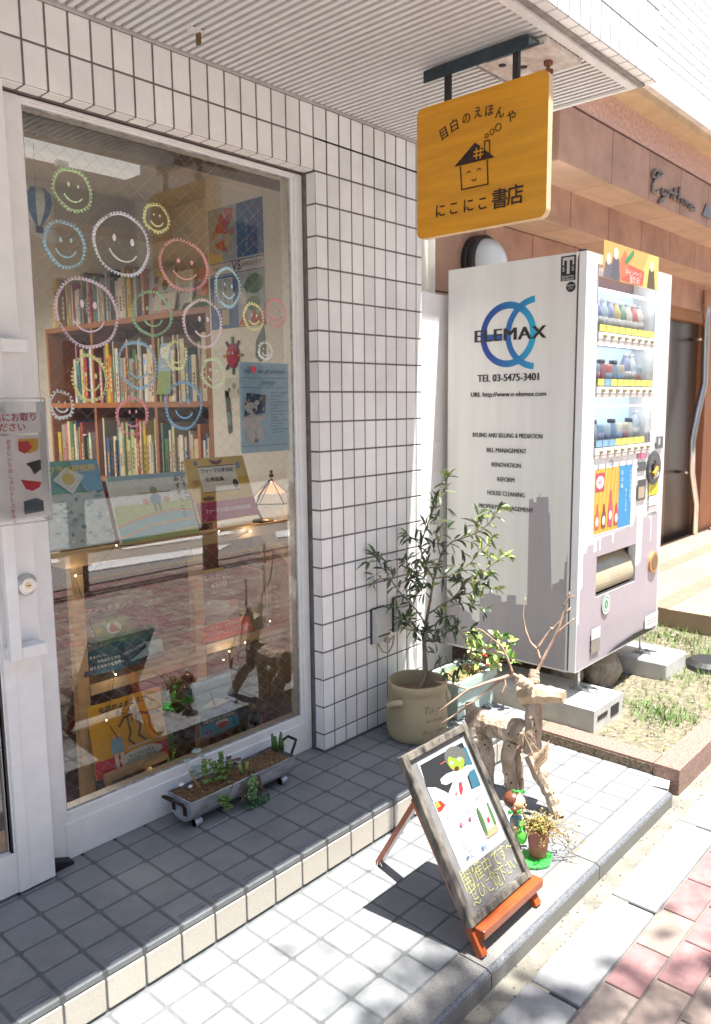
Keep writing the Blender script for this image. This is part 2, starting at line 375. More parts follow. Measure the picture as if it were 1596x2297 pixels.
# ------------------------------------------------------------------ soil bed with red granite border
mb = MB(); nx, ny = 90, 56; g = {}
for i in range(nx + 1):
    for j in range(ny + 1):
        x = 2.1 + i * 2.6 / nx; y = -.94 + j * 1.7 / ny
        g[i, j] = V3((x, y, -.122 + .012 * math.sin(x * 5 + 1) * math.cos(y * 6) + rnd.uniform(-.005, .005)))
for i in range(nx):
    for j in range(ny): mb.poly([g[i, j], g[i + 1, j], g[i + 1, j + 1], g[i, j + 1]])
struct(mb, 'soil', mat('dry_soil', (.15, .13, .085), .95, var=.45, vs=34, bump=.8, bs=70), smooth=True)
mb = MB()
mb.box((2.0495, -.932, -.2), (2.15, -.438, -.062), REDGRAN); mb.box((2.047, -.931, -.2), (2.0492, -.439, -.072), REDROUGH)
mb.box((2.046, -1.035, -.2), (2.62, -.936, -.06), REDGRAN)
for x in (2.625, 3.24, 3.85): mb.box((x, -1.035, -.2), (x + .61, -.936, -.06), REDGRAN)
tag(mb.build('planting_bed_border', None, bevel=.004), 'red polished granite border around the dry soil bed', 'stone border')
WB_ = MB(); mb = MB(); r3 = random.Random(3)
for k in range(4200):
    x, y = (r3.uniform(2.2, 4.6), r3.uniform(-.9, .3)); 
    if x < 2.62 and y > -.6: continue
    dens = .25 + .75 * (math.sin(x * 3.1 + 1.0) * math.cos(y * 4.3 + .5) > .1) + (.8 if x > 3.2 else 0)
    if r3.random() > dens * .5: continue
    h = r3.uniform(.015, .05); a = r3.uniform(0, 6.28); c = V3((x, y, -.125))
    for q in range(3):
        aa = a + r3.uniform(-1, 1); t = V3((math.cos(aa), math.sin(aa), 0)) * h * r3.uniform(.3, .9) + V3((0, 0, h)); s_ = V3((-math.sin(aa), math.cos(aa), 0)) * .0022
        mb.poly([c - s_, c + s_, c + t])
tag(mb.build('weeds', mat('weed_grass', (.13, .20, .045), .7, var=.3, vs=4)), kind='stuff')
for k in range(34):
    cx, cy = (r3.uniform(2.9, 4.05), r3.uniform(-.85, -.1)) if k < 26 else (r3.uniform(2.6, 2.75), r3.uniform(-.85, -.6))
    for q in range(40):
        a = r3.uniform(0, 6.28); c = V3((cx + r3.gauss(0, .055), cy + r3.gauss(0, .05), -.124)); h = r3.uniform(.018, .05); t = V3((math.cos(a), math.sin(a), 0)) * h * r3.uniform(.2, .8) + V3((0, 0, h)); s_ = V3((-math.sin(a), math.cos(a), 0)) * r3.uniform(.002, .0045)
        WB_.poly([c - s_, c + s_, c + t])
tag(WB_.build('weed_clumps', mat('weed_green', (.12, .22, .05), .6, var=.3, vs=8)), kind='stuff')
mb = MB()
for k in range(420):
    x, y = r3.uniform(2.18, 4.4), r3.uniform(-.9, .2); q = r3.uniform(.003, .011)
    mb.ball((x, y, -.121 + q * .3), (q, q * r3.uniform(.6, 1), q * .6), 6, jit=.15)
tag(mb.build('pebbles', mat('pebble', (.36, .33, .27), .9, var=.3, vs=5, island=.3)), kind='stuff')

mb = MB()
for k in range(520):
    x = r3.uniform(-.2, 3.4); y = -1.047 - abs(r3.gauss(0, .014)) if r3.random() < .5 else -1.10 + r3.gauss(0, .006); q = r3.uniform(.0012, .0042)
    mb.ball((x, y, GZ + q * .3), (q, q * r3.uniform(.6, 1), q * .6), 5, jit=.15)
tag(mb.build('gutter_grit', mat('grit_dirt', (.14, .12, .09), .95, var=.4, vs=5, island=.4)), kind='stuff')
# ------------------------------------------------------------------ the shop building
shop = thing('shop_building', 'shop front in cream tiles with white framed window, sliding door and slatted soffit', 'shop building', (1.0, .5, 0))
SZ = 2.351; PX = .0642
def xj(a, b): return fr(a, b, PX, 1.183)
rows = [2.1305 - .1085 * k for k in range(21)]
rows = [z for z in rows if z > .02][::-1]; rows = [.004] + rows
mb = MB()
tile_field(mb, (0, 0, 0), (1, 0, 0), (0, 0, 1), (0, -1, 0), xj(1.187, 1.80), rows, .0064, .006, .0012, T_WALL)
tile_field(mb, (1.187, 0, 0), (0, 1, 0), (0, 0, 1), (-1, 0, 0), [0.0008, .048], rows, .0064, .006, .0012, T_WALL)
tile_field(mb, (1.80, 0, 0), (0, 1, 0), (0, 0, 1), (1, 0, 0), [0.0008, .06, .12, .18, .24, .30], rows, .0064, .006, .0012, T_WALL)
mb.box((1.1895, .0025, 0), (1.7975, .13, SZ), G_WALL); mb.box((1.73, .1302, 0), (1.7975, .30, SZ), G_WALL); mb.build('pier_wall', None, shop)
mb = MB(); lx = xj(-1.5, 1.183)
tile_field(mb, (0, 0, 0), (1, 0, 0), (0, 0, 1), (0, -1, 0), lx + [lx[-1] + PX] + [lx[-1] + PX * k for k in range(2, 10)] + [1.80], [2.1305, 2.239, 2.3475], .0064, .006, .0012, T_WALL)
tile_field(mb, (0, .0008, 2.1305), (1, 0, 0), (0, 1, 0), (0, 0, -1), lx, [0, .05], .0064, .006, .0012, T_WALL)
mb.box((-1.5, .0025, 2.1328), (1.7978, .30, SZ), G_WALL); mb.build('lintel_wall', None, shop)
# soffit
mb = MB(); x = -1.6; 
while x < 1.80: 
    mb.prism([(x, -.014, SZ), (x + .0142, -.014, SZ), (x + .0142, -.014, SZ + .024), (x, -.014, SZ + .024)], (0, -1, 0), .826, ALU); x += .0272
mb.box((-1.6, -.84, SZ + .025), (1.807, -.012, SZ + .05), DARKGAP); mb.build('soffit', None, shop)
mb = MB(); mb.box((-1.6, -.013, SZ - .006), (1.807, -.001, SZ + .02), mat('trim_grey', (.42, .39, .38), .6)); mb.build('soffit_trim', None, shop)
mb = MB(); mb.box((-1.6, -.868, SZ - .003), (1.826, -.8405, SZ + .05), WHITE2); mb.box((1.8075, -.8400, SZ - .003), (1.826, -.002, SZ + .06), WHITE2); mb.build('soffit_edge_angle', None, shop)
mb = MB(); fx = fr(-1.6, 1.862, PX, 1.183)
tile_field(mb, (0, -.919, SZ + .010), (1, 0, 0), (0, 1, 0), (0, 0, -1), fx, [0, .048], .005, .006, .0012, T_WALL)
tile_field(mb, (0, -.920, 0), (1, 0, 0), (0, 0, 1), (0, -1, 0), fx, [SZ + .010 + .1085 * k for k in range(0, 18)], .005, .006, .0012, T_FASC)
mb.box((-1.6, -.9175, SZ + .0125), (1.86, -.886, 4.2), G_WALL); mb.build('fascia_wall', None, shop)
mb = MB(); mb.box((-1.6, -.886, SZ + .004), (1.845, -.869, SZ + .05), mat('sealant_grey', (.25, .235, .22), .7, var=.25, vs=30)); mb.build('soffit_seal', None, shop)
mb = MB(); mb.box((-1.6, -.8855, 2.41), (1.845, .30, 4.2)); mb.build('upper_storey', mat('upper_wall', (.6, .58, .55), .8), shop)
# ---- shop window: frame with sub-parts pane and drawings
GY = .086
WX0, WX1, WZ0, WZ1 = .181, 1.140, .143, 2.112
mb = MB()
mb.box((.03, .066, .0), (.170, .13, 2.128)); mb.box((.170, .074, .0), (WX0, .13, 2.128)); mb.box((1.152, .066, 0), (1.1865, .13, 2.128)); mb.box((WX1, .074, .0), (1.152, .13, 2.128))
mb.box((.1705, .0665, 0), (1.1515, .13, .112)); mb.box((WX0, .073, .112), (WX1, .13, WZ0)); mb.box((.1705, .068, 2.119), (1.1515, .13, 2.1285)); mb.box((WX0, .074, WZ1), (WX1, .13, 2.119))
win = mb.build('shop_window', WHITE, shop, bevel=.0022)
mb = MB(); w = .005
for a, b in (((WX0, WZ0), (WX1, WZ0 + w)), ((WX0, WZ1 - w), (WX1, WZ1)), ((WX0, WZ0 + w), (WX0 + w, WZ1 - w)), ((WX1 - w, WZ0 + w), (WX1, WZ1 - w))): mb.box((a[0], GY - .004, a[1]), (b[0], GY - .0005, b[1]))
mb.build('glazing_seal', mat('old_putty', (.30, .31, .31), .8, var=.4, vs=40), win)
def glass_material(name, wires=True, refl=1.75, tint=(.93, .95, .93), sxz=(1, 0)):
    m = bpy.data.materials.new(name); m.use_nodes = True; nt = m.node_tree; N = nt.nodes; L = nt.links.new; N.remove(N['Principled BSDF'])
    out = N['Material Output']; tr = N.new('ShaderNodeBsdfTransparent'); tr.inputs[0].default_value = (*tint, 1)
    gl = N.new('ShaderNodeBsdfGlossy'); gl.inputs['Roughness'].default_value = .004; gl.inputs[0].default_value = (1, 1, 1, 1)
    fz = N.new('ShaderNodeFresnel'); fz.inputs[0].default_value = refl
    geo = N.new('ShaderNodeNewGeometry')
    mx = N.new('ShaderNodeMixShader'); L(fz.outputs[0], mx.inputs[0]); L(tr.outputs[0], mx.inputs[1]); L(gl.outputs[0], mx.inputs[2])
    last = mx.outputs[0]
    if wires:
        tc = N.new('ShaderNodeTexCoord'); sp = N.new('ShaderNodeSeparateXYZ'); L(tc.outputs['Object'], sp.inputs[0])
        def mth(op, a, b=None):
            q = N.new('ShaderNodeMath'); q.operation = op
            for k, v in enumerate((a, b)):
                if v is None: continue
                if isinstance(v, (int, float)): q.inputs[k].default_value = v
                else: L(v, q.inputs[k])
            return q.outputs[0]
        x = mth('MULTIPLY', sp.outputs[0], 1 / .050); z = mth('MULTIPLY', sp.outputs[2], 1 / .044); ms = []
        for op in ('ADD', 'SUBTRACT'):
            f = mth('FRACT', mth('ADD', mth(op, z, x), 50)); ms.append(mth('LESS_THAN', f, .018))
        k = mth('MAXIMUM', ms[0], ms[1])
        wi = N.new('ShaderNodeBsdfPrincipled'); wi.inputs['Base Color'].default_value = (.30, .29, .27, 1); wi.inputs['Metallic'].default_value = .2; wi.inputs['Roughness'].default_value = .5
        m2 = N.new('ShaderNodeMixShader'); L(k, m2.inputs[0]); L(last, m2.inputs[1]); L(wi.outputs[0], m2.inputs[2]); last = m2.outputs[0]
    L(last, out.inputs[0]); return m
GLASS = glass_material('wired_glass', True, 2.05, (.98, .985, .975)); CLEAR = glass_material('clear_glass', False, 1.5, (.97, .98, .98)); 
mb = MB(); mb.poly([(WX0, GY, WZ0), (WX1, GY, WZ0), (WX1, GY, WZ1), (WX0, GY, WZ1)]); mb.build('pane', GLASS, win)
# chalk smileys on the glass: px centre, width, height, colour
SM = [(163, 427, 90, 100, 'a8d68c', 'pale green'), (146, 549, 97, 109, '74bcd2', 'sky blue'), (274, 549, 133, 145, 'd8dee8', 'large white'), (351, 490, 58, 68, 'cfd56c', 'yellow green'), (413, 596, 116, 118, 'd77f80', 'faint coral'),
      (196, 702, 149, 163, 'd9c4d6', 'large lilac'), (341, 704, 91, 108, '5fae6a', 'green'), (455, 726, 91, 113, 'e2cbd8', 'pale pink'), (511, 645, 58, 94, '8fd0e0', 'light blue'), (569, 711, 48, 62, 'dfe084', 'yellow'),
      (620, 702, 46, 65, 'd2606c', 'red'), (202, 849, 84, 107, 'd2dc74', 'lime'), (309, 819, 92, 112, '62b0d2', 'blue'), (395, 797, 50, 65, 'd6e08a', 'small lime'), (478, 837, 52, 70, 'bfe0a8', 'mint'), (595, 787, 31, 42, 'e8ecec', 'small white'),
      (138, 908, 57, 64, 'd4e4e4', 'white'), (297, 934, 74, 88, 'd87282', 'pink'), (412, 909, 86, 113, '2f9cc8', 'bright blue')]
r4 = random.Random(11)
for cx, cy, w, h, hx, nm in SM:
    c = A(cx, cy, Y=GY); rx = (A(cx + w / 2, cy, Y=GY).x - A(cx - w / 2, cy, Y=GY).x) / 2 * .93; rz = (A(cx, cy - h / 2, Y=GY).z - A(cx, cy + h / 2, Y=GY).z) / 2 * .93
    mb = MB(); yy = GY - .0012; lo = .0036; circ = math.pi * (rx + rz); n = max(16, int(circ / .0105)); pts = []
    ph = r4.uniform(0, 6); tilt = r4.uniform(-.22, .05); gap0 = r4.randrange(n * 10); es = r4.uniform(.20, .32); ey = r4.uniform(.10, .26); ma = r4.randrange(195, 215), r4.randrange(325, 350)
    for i in range(n * 10):
        t = 2 * math.pi * i / (n * 10); a = n * t
        q = 1 + .025 * math.sin(2 * t + ph) + .015 * math.sin(3 * t + ph * 2)
        px = rx * q * math.cos(t) + lo * math.cos(a) * math.cos(t) - lo * 1.35 * math.sin(a) * -math.sin(t)
        pz = rz * q * math.sin(t) + lo * math.cos(a) * math.sin(t) - lo * 1.35 * math.sin(a) * math.cos(t)
        jj = 1 + .35 * math.sin(5.3 * t + ph) * lo / rx
        pts.append((c.x + px * jj + tilt * .12 * pz, yy, c.z + pz * jj))
    pts = pts[gap0:] + pts[:gap0]; mb.tube(pts[3:], [.0017 + .0006 * math.sin(i * .031 + ph) + r4.uniform(-.0004, .0004) for i in range(len(pts) - 3)], 5)
    for sgn in (-1, 1): mb.ball((c.x + sgn * rx * es + rx * .05, yy, c.z + rz * (ey + sgn * tilt * .25)), (rx * r4.uniform(.055, .08), .0012, rz * r4.uniform(.09, .13)), 10, jit=.06)
    sm = [(c.x + rx * (.52 * math.cos(R(a)) + .03), yy, c.z + rz * (-.05 + .5 * math.sin(R(a)))) for a in range(ma[0], ma[1], 7)]; sm = [(x, y, z + (x - c.x) * tilt * .5) for x, y, z in sm]
    mb.tube(sm, [(.0027 if rx > .03 else .0019) * r4.uniform(.75, 1.2) for _ in sm], 5)
    o = mb.build('smiley_drawing', mat('chalk_' + hx, tuple(min(.9, v * .72 + .24) for v in lin(tuple(int(hx[i:i + 2], 16) / 255 for i in (0, 2, 4)))), .9, var=.25, vs=300), win); o['label'] = nm + ' smiley drawn on the glass'
# ---- sliding door
mb = MB()
mb.box((.0, .008, .008), (.103, .05, 2.16)); mb.box((-.9, .012, .008), (.0, .05, .125)); mb.box((-.9, .012, 2.05), (.0, .05, 2.16)); mb.box((.001, .0055, .0085), (.030, .0078, 2.155)); mb.box((-.012, .016, .125), (.0, .05, 2.05))
door = mb.build('sliding_door', WHITE, shop, bevel=.002)
mb = MB(); mb.poly([(-.9, .034, .125), (-.012, .034, .125), (-.012, .034, 2.05), (-.9, .034, 2.05)]); mb.build('pane', GLASS, door)
mb = MB(); mb.box((-.012, .03, .125), (-.006, .0155, 2.05)); mb.build('rubber_gasket', BLACKM, door)
z7, z8_ = ZR(0, 1100, 639), ZR(0, 1900, 639)
HB = -.045
zt = z7(120, 440, Y=HB).z; zb = z8_(250, 1475, Y=HB).z
xl = z8_(75, 1000, Y=HB).x; xm = z8_(190, 1000, Y=HB).x
mb = MB(); mb.box((xl, HB, zb), (xm, HB + .022, zt)); mb.box((xm, HB + .001, zb + .0005), (.098, .0052, zb + .034)); mb.box((xm, HB + .001, zt - .034), (.098, .0052, zt - .0005)); mb.box((xl + .0005, HB + .0225, zb + .001), (xm - .001, .0052, zb + .034)); mb.box((xl + .0005, HB + .0225, zt - .034), (xm - .001, .0052, zt - .001))
mb.build('pull_handle', WHITE, door, bevel=.003)
c = z8_(255, 770, Y=.0); M = Matrix.Rotation(R(90), 3, 'X')
mb = MB(); mb.lathe([(.030, 0), (.030, .006), (.0265, .012), (.0255, .016), (.019, .018), (.0, .018)], (c.x, .007, c.z), 24, STEEL, M)
mb.lathe([(.0085, .018), (.0085, .0195), (0, .0195)], (c.x, .007, c.z), 16, mat('brass', (.6, .5, .33), .3, 1.), M); mb.box((c.x - .005, -.0135, c.z - .0012), (c.x + .005, -.0126, c.z + .0012), BLACKM); mb.build('lock_cylinder', None, door, smooth=False)
# interior shell
IW = mat('interior_wall', (.66, .635, .57), .8, var=.04, vs=3)
mb = MB(); RX = 1.5; BY = 1.02
mb.box((RX, .1315, -.0), (1.72, BY, 2.359), mat('interior_panel', (.72, .70, .65), .7, var=.03, vs=3)); mb.build('interior_side_wall', None, shop)
mb = MB(); mb.box((1.7205, .31, 0), (1.79, 4.0, 2.359)); mb.box((-1.6, 3.9, 0), (1.72, 4.0, 2.4)); mb.box((-1.7, .3, 0), (-1.6, 4.0, 2.4)); mb.build('interior_wall', IW, shop)
mb = MB(); mb.box((-1.7, .301, 2.36), (1.79, 4.0, 2.40)); mb.box((-1.7, 1.6, 2.20), (1.719, 1.78, 2.359)); mb.build('interior_ceiling', IW, shop)
mb = MB(); mb.box((-1.7, .131, -.05), (1.8, 4.0, -.002)); mb.build('interior_floor', mat('wood_floor', (.16, .085, .045), .45, var=.3, vs=3, stretch=(1, 8, 1)), shop)
# ------------------------------------------------------------------ drinks vending machine
VX, VY, VZ0, VZ1, VW = 2.35, -.45, .10, 1.955, .95
CREAM = mat('cream_enamel', (.64, .635, .60), .3, var=.05, vs=3, stretch=(1, 5, .3), coat=.3)
DOORW = mat('white_enamel', (.72, .72, .72), .28, var=.03, vs=6, coat=.3)
PURP = mat('purple_print', (.31, .285, .30), .35, var=.04, vs=4, stretch=(6, 6, .3), coat=.2)
PURP2 = mat('purple_print_front', (.38, .345, .385), .3, var=.05, vs=3, coat=.2)
vend = thing('vending_machine', 'drinks vending machine with company advert on its cream side and a city skyline print', 'vending machine', (VX + .47, -.1, .0))
mb = MB(); mb.box((VX, -.408, VZ0), (VX + .10, .26, VZ1)); mb.box((VX + VW - .15, -.408, VZ0), (VX + VW, .26, VZ1)); mb.box((VX + .10, -.318, VZ0 + .001), (VX + VW - .15, .259, VZ1 - .001)); mb.box((VX + .1005, -.408, VZ1 - .04), (VX + VW - .1505, -.3185, VZ1 - .0005)); mb.build('cabinet', CREAM, vend)
mb = MB()
F0 = -.4115
def ff(x0, z0, x1, z1, y0=VY, y1=F0, m=DOORW): mb.box((x0, y0, z0), (x1, y1, z1), m)
WLx, WRx, WB, WT = 2.468, 3.108, 1.072, 1.905
TRx0, TRx1, TRz0, TRz1 = 2.535, 2.98, .425, .614
ff(VX, VZ0 + .005, WLx, VZ1); ff(WRx, VZ0 + .005, VX + VW, VZ1); ff(WLx, WT, WRx, VZ1); ff(WLx, TRz1, WRx, WB); ff(WLx, TRz0, TRx0, TRz1); ff(TRx1, TRz0, WRx, TRz1); ff(WLx, VZ0 + .005, WRx, TRz0)
mb.build('front_door', None, vend)
mb = MB(); mb.box((VX - .0015, -.416, VZ0 + .01), (VX + .004, -.4125, VZ1 - .003), DARKGAP); mb.box((VX + .02, -.43, VZ1), (VX + .06, -.40, VZ1 + .012), BLACKM); mb.build('door_gap', None, vend)
# display case
mb = MB(); mb.box((WLx, -.335, WB), (WRx, -.325, WT), mat('case_back', (.48, .62, .78), .5, var=0, emis=.22)); mb.box((WLx - .002, VY + .004, WB), (WLx + .004, -.326, WT), DOORW); mb.box((WRx - .004, VY + .004, WB), (WRx + .002, -.326, WT), DOORW); mb.box((WLx, VY + .006, WT - .004), (WRx, -.326, WT + .002), DOORW); mb.box((WLx, VY + .006, WB - .004), (WRx, -.326, WB + .002), DOORW)
case = mb.build('display_case', None, vend)
mb = MB(); mb.box((WLx + .002, -.3365, 1.84), (WRx - .002, -.3358, 1.90), pc('8c6a72')); mb.build('header_board', None, case)
CLAMP = mat('case_lamp', (1, .98, .95), .5, var=0, emis=3.)
SHZ = [1.597, 1.360, 1.085]
r5 = random.Random(21)
BC = ['9fbfda', 'dde4ec', 'aac8de', 'd98a84', '93b09e', 'd9d2ba', 'a3acd0', 'ebe8e2', 'c88a96', '90aed0', 'e0c98c', 'c5d8e6']
def dummy(kind, x, z, hx):
    mb = MB(); m = pc(hx, .35); wm = pc('f0f0ee', .35)
    if kind == 0: mb.lathe([(.0, 0), (.026, .002), (.027, .05), (.025, .07), (.027, .09), (.026, .118), (.014, .15), (.0105, .158)], (x, -.385, z), 14, m); mb.lathe([(.0275, .052), (.0275, .088)], (x, -.385, z), 14, wm); mb.lathe([(.0125, .158), (.0125, .172), (0, .172)], (x, -.385, z), 12, wm)
    elif kind == 1: mb.lathe([(0, 0), (.022, .001), (.0255, .008), (.0255, .108), (.021, .116), (0, .115)], (x, -.385, z), 14, m); mb.lathe([(.026, .035), (.026, .075)], (x, -.385, z), 14, pc(r5.choice(BC), .35))
    else: mb.lathe([(0, 0), (.024, .002), (.025, .075), (.021, .1), (.017, .112), (.017, .118)], (x, -.385, z), 14, m); mb.lathe([(.0195, .118), (.0195, .136), (0, .136)], (x, -.385, z), 12, pc('3f4a52', .35))
    return mb.build('sample_drink', None, case, smooth=True)
for ri, z in enumerate(SHZ):
    mb = MB(); mb.box((WLx + .005, -.456, z - .016), (WRx - .005, -.338, z), pc('d9cfc6')); mb.build('shelf', None, case)
    mb = MB(); mb.box((WLx + .012, -.444, z + .215), (WRx - .012, -.428, z + .22)); mb.build('case_lamp', CLAMP, case)
    zt = z + .052
    mb = MB(); mb.box((WLx + .006, -.457, z + .0005), (WRx - .006, -.425, z + .03), DOORW); mb.box((WLx + .02, -.436, z + .0305), (WRx - .02, -.434, z + .066), pc('e9e4c0'))
    for k in range(9 if ri < 2 else 8): mb.box((WLx + .024 + k * .068, -.4512, z + .036), (WLx + .084 + k * .068, -.4495, z + .064), pc('ecdc6a', .55, 1.) if not (ri == 1 and k == 1) and not (ri == 2 and k < 3) else pc('7ba6cc', .55, 1.))
    mb.build('price_rail', None, case)
    for k in range(8): mb = MB(); mb.lathe([(0, .012), (.0085, .011), (.011, .004), (.0135, 0)], (WLx + .06 + k * .0755, -.457, z + .0155), 14, pc('b9b08a', .3), Matrix.Rotation(R(90), 3, 'X')); mb.build('button', None, case, smooth=True)
    kinds = [[0, 0, 0, 0, 0, 0, 0, 0, 0], [0, 1, 2, 1, 2, 1, 0, 0, 1], [0, 2, 1, 1, 2, 1, 1, 2, 0]][ri]
    for k in range(9): dummy(kinds[k], WLx + .05 + k * .067, z + .02, r5.choice(BC))
mb = MB(); mb.poly([(WLx, VY + .0015, WB), (WRx, VY + .0015, WB), (WRx, VY + .0015, WT), (WLx, VY + .0015, WT)]); mb.build('front_glass', CLEAR, case)
# take-out flap
mb = MB(); mb.box((TRx0, -.36, TRz0), (TRx1, -.355, TRz1), DARKGAP)
n = 10; pr = []
for i in range(n + 1):
    t = i / n; pr.append((-.366 - .082 * math.sin(t * math.pi * .62), TRz1 - .004 - (TRz1 - TRz0 - .02) * t))
GOLD = mat('beige_flap', (.34, .305, .20), .32, var=.1, vs=12, coat=.3)
for i in range(n): mb.poly([(TRx0 + .004, pr[i][0], pr[i][1]), (TRx0 + .004, pr[i + 1][0], pr[i + 1][1]), (TRx1 - .012, pr[i + 1][0], pr[i + 1][1]), (TRx1 - .012, pr[i][0], pr[i][1])], GOLD)
mb.box((TRx0 + .001, -.45, TRz0), (TRx1 - .001, -.357, TRz0 + .004), DARKGAP); mb.build('dispensing_flap', None, vend, smooth=False)
# front print: skyline, advert, coin panel
P_ = Panel((VX, VY, VZ0), (VW, 0, 0), (0, 0, VZ1 - VZ0), vend)
def u(x): return (x - VX) / VW
def v(z): return (z - VZ0) / (VZ1 - VZ0)
zb = v(.112)
P_.poly([(.008, zb), (.98, zb), (.98, v(.42)), (u(2.535), v(.42)), (u(2.535), v(.64)), (u(2.50), v(.64)), (u(2.50), v(.68)), (u(2.44), v(.68)), (u(2.43), v(.65)), (u(2.40), v(.645)), (u(2.40), v(.50)), (u(2.375), v(.48)), (u(2.375), v(.33)), (.008, v(.33))], PURP2)
P_.poly([(u(2.982), v(.42)), (.98, v(.42)), (.98, v(.50)), (u(3.25), v(.56)), (u(3.25), v(.75)), (u(3.17), v(.75)), (u(3.17), v(.60)), (u(3.155), v(.60)), (u(3.155), v(.72)), (u(3.10), v(.74)), (u(3.06), v(.74)), (u(3.05), v(.52)), (u(3.01), v(.50)), (u(2.982), v(.50))], PURP2)
P_.poly([(u(2.535), v(.616)), (u(2.982), v(.616)), (u(2.982), v(.75)), (u(2.955), v(.76)), (u(2.94), v(.72)), (u(2.92), v(.71)), (u(2.72), v(.705)), (u(2.715), v(.655)), (u(2.70), v(.655)), (u(2.695), v(.70)), (u(2.58), v(.70)), (u(2.575), v(.64)), (u(2.56), v(.64)), (u(2.555), v(.695)), (u(2.535), v(.69))], PURP2)
P_.ell(u(2.66), v(1.035), .022, .013, PURP2)
P_.done('skyline_print')
a0, a1, b0, b1 = u(2.488), u(2.895), v(.722), v(1.02); am = u(2.748)
P_.rect(a0 - .006, b0 - .004, a1 + .006, b1 + .004, pc('f4f0ea')); P_.rect(a0, b0, am, b1, pc('e0b040')); P_.rect(am, b0, a1, b1, pc('3f9ad0'))
for k in range(7): P_.poly([(a0 + k * .04, b0), (a0 + .012 + k * .04, b0), (min(am, a0 + .05 + k * .04), b1), (min(am, a0 + .038 + k * .04), b1)], pc('e8c468'))
P_.rect(a0 + .01, b1 - .055, a0 + .105, b1 - .01, pc('c84860')); P_.ell(a0 + .0575, b1 - .033, .042, .016, pc('f2ecec'))
P_.text('RITZ', a0 + .0575, b1 - .033, .018, pc('b04060'), bold=.02)
for k, (x, h, c) in enumerate(((2.52, .115, 'e06a3a'), (2.59, .11, '8a4a3a'), (2.66, .17, 'd8587a'), (2.725, .10, 'c84a5a'))):
    m = pc(c); P_.poly([(u(x - .022), v(.745)), (u(x + .022), v(.745)), (u(x + .023), v(.745 + h * .5)), (u(x + .01), v(.745 + h * .75)), (u(x + .008), v(.745 + h)), (u(x - .008), v(.745 + h)), (u(x - .01), v(.745 + h * .75)), (u(x - .023), v(.745 + h * .5))], m)
    P_.ell(u(x), v(.745 + h * .3), .017, .012, pc('f3e6dc'))
P_.text('あの味', u(2.775), v(.985), .028, pc('f2f6fa'), vert=True); P_.text('おいしさを', u(2.825), v(.90), .022, pc('f2f6fa'), vert=True); P_.text('ふたたびお届け', u(2.87), v(.99), .022, pc('f2f6fa'), vert=True)
P_.done('advert_panel')
P_.rect(u(2.955), v(1.04), u(3.05), v(1.068), pc('e27a98')); P_.rect(u(2.957), v(.978), u(3.052), v(1.022), pc('4a4e50', .3)); P_.rect(u(2.957), v(.832), u(3.06), v(.935), pc('3a3c3c', .3)); P_.rect(u(2.97), v(.842), u(3.045), v(.90), pc('b9a888', .3))
P_.rect(u(3.10), v(.845), u(3.222), v(.922), pc('e8dc3c')); P_.rect(u(3.105), v(.79), u(3.225), v(.84), pc('eef0ea')); P_.rect(u(3.105), v(.765), u(3.225), v(.785), pc('ecc8c8'))
P_.done('payment_panel'); P_.rect(u(3.17), v(1.08), u(3.262), v(1.142), pc('55585a', .3)); P_.ell(u(3.21), v(1.118), .016, .011, pc('c8c8c4', .3))
P_.done('key_plate'); P_.ell(u(2.642), v(.370), .046, .0265, pc('e8ece6')); P_.ring(u(2.642), v(.370), .036, .006, pc('4fa47c')); P_.ell(u(2.642), v(.37), .022, .0125, pc('57ab84')); P_.text('6', u(2.642), v(.37), .03, pc('e8ece6'), bold=.02)
P_.done('round_sticker'); P_.rect(u(3.118), v(.13), u(3.292), v(.208), pc('e4e6e2')); P_.rect(u(3.14), v(.155), u(3.27), v(.16), pc('a0a0a0')); P_.rect(u(3.14), v(.172), u(3.27), v(.177), pc('a0a0a0'))
P_.done('number_plate'); P_.rect(u(2.492), v(.225), u(2.585), v(.28), pc('e6e2e0')); P_.rect(u(2.492), v(.16), u(2.585), v(.222), pc('9a9488'))
P_.done('permit_sticker'); P_.poly([(u(2.66), v(.118)), (u(3.24), v(.118)), (u(3.10), v(.146)), (u(2.98), v(.148)), (u(2.76), v(.135))], pc('1c1c1e', .3)); P_.done('air_vent')
mb = MB(); M = Matrix.Rotation(R(90), 3, 'X')
mb.lathe([(.088, 0), (.088, .008), (.078, .012), (.0, .010)], (3.155, VY, .985), 28, pc('4c4e50', .3), Matrix.Scale(.72, 3, (0, 0, 1)) @ M if False else M)
mb.lathe([(.04, .0105), (.04, .016), (.03, .02), (0, .02)], (3.155, VY, .985), 20, pc('2c2624', .3), M); mb.beam((3.12, VY - .02, .955), (3.165, VY - .02, .985), .02, .012, (0, 1, 0), pc('d8b23c', .3)); mb.beam((3.13, VY - .016, .935), (3.19, VY - .016, .955), .014, .008, (0, 1, 0), pc('dadada', .3))
mb.build('coin_slot', None, vend)
mb = MB(); mb.prism([(3.148 + .05 * math.cos(R(a)) * 1.1 + .052, VY, .478 + (.062 if math.sin(R(a)) > 0 else -.045) * abs(math.sin(R(a)))) for a in range(0, 360, 15)], (0, -1, 0), .012, pc('d59a55', .4)); mb.prism([(3.20 + .038 * math.cos(R(a)), VY - .0121, .488 + .04 * math.sin(R(a))) for a in range(0, 360, 15)], (0, -1, 0), .002, pc('8a6a4a', .4)); mb.build('coin_return', None, vend)
# side advert
S = Panel((VX, .26, VZ0), (0, -.66, 0), (0, 0, VZ1 - VZ0), vend)
def su(y): return (.26 - y) / .66
K = pc('17171a', .4); 
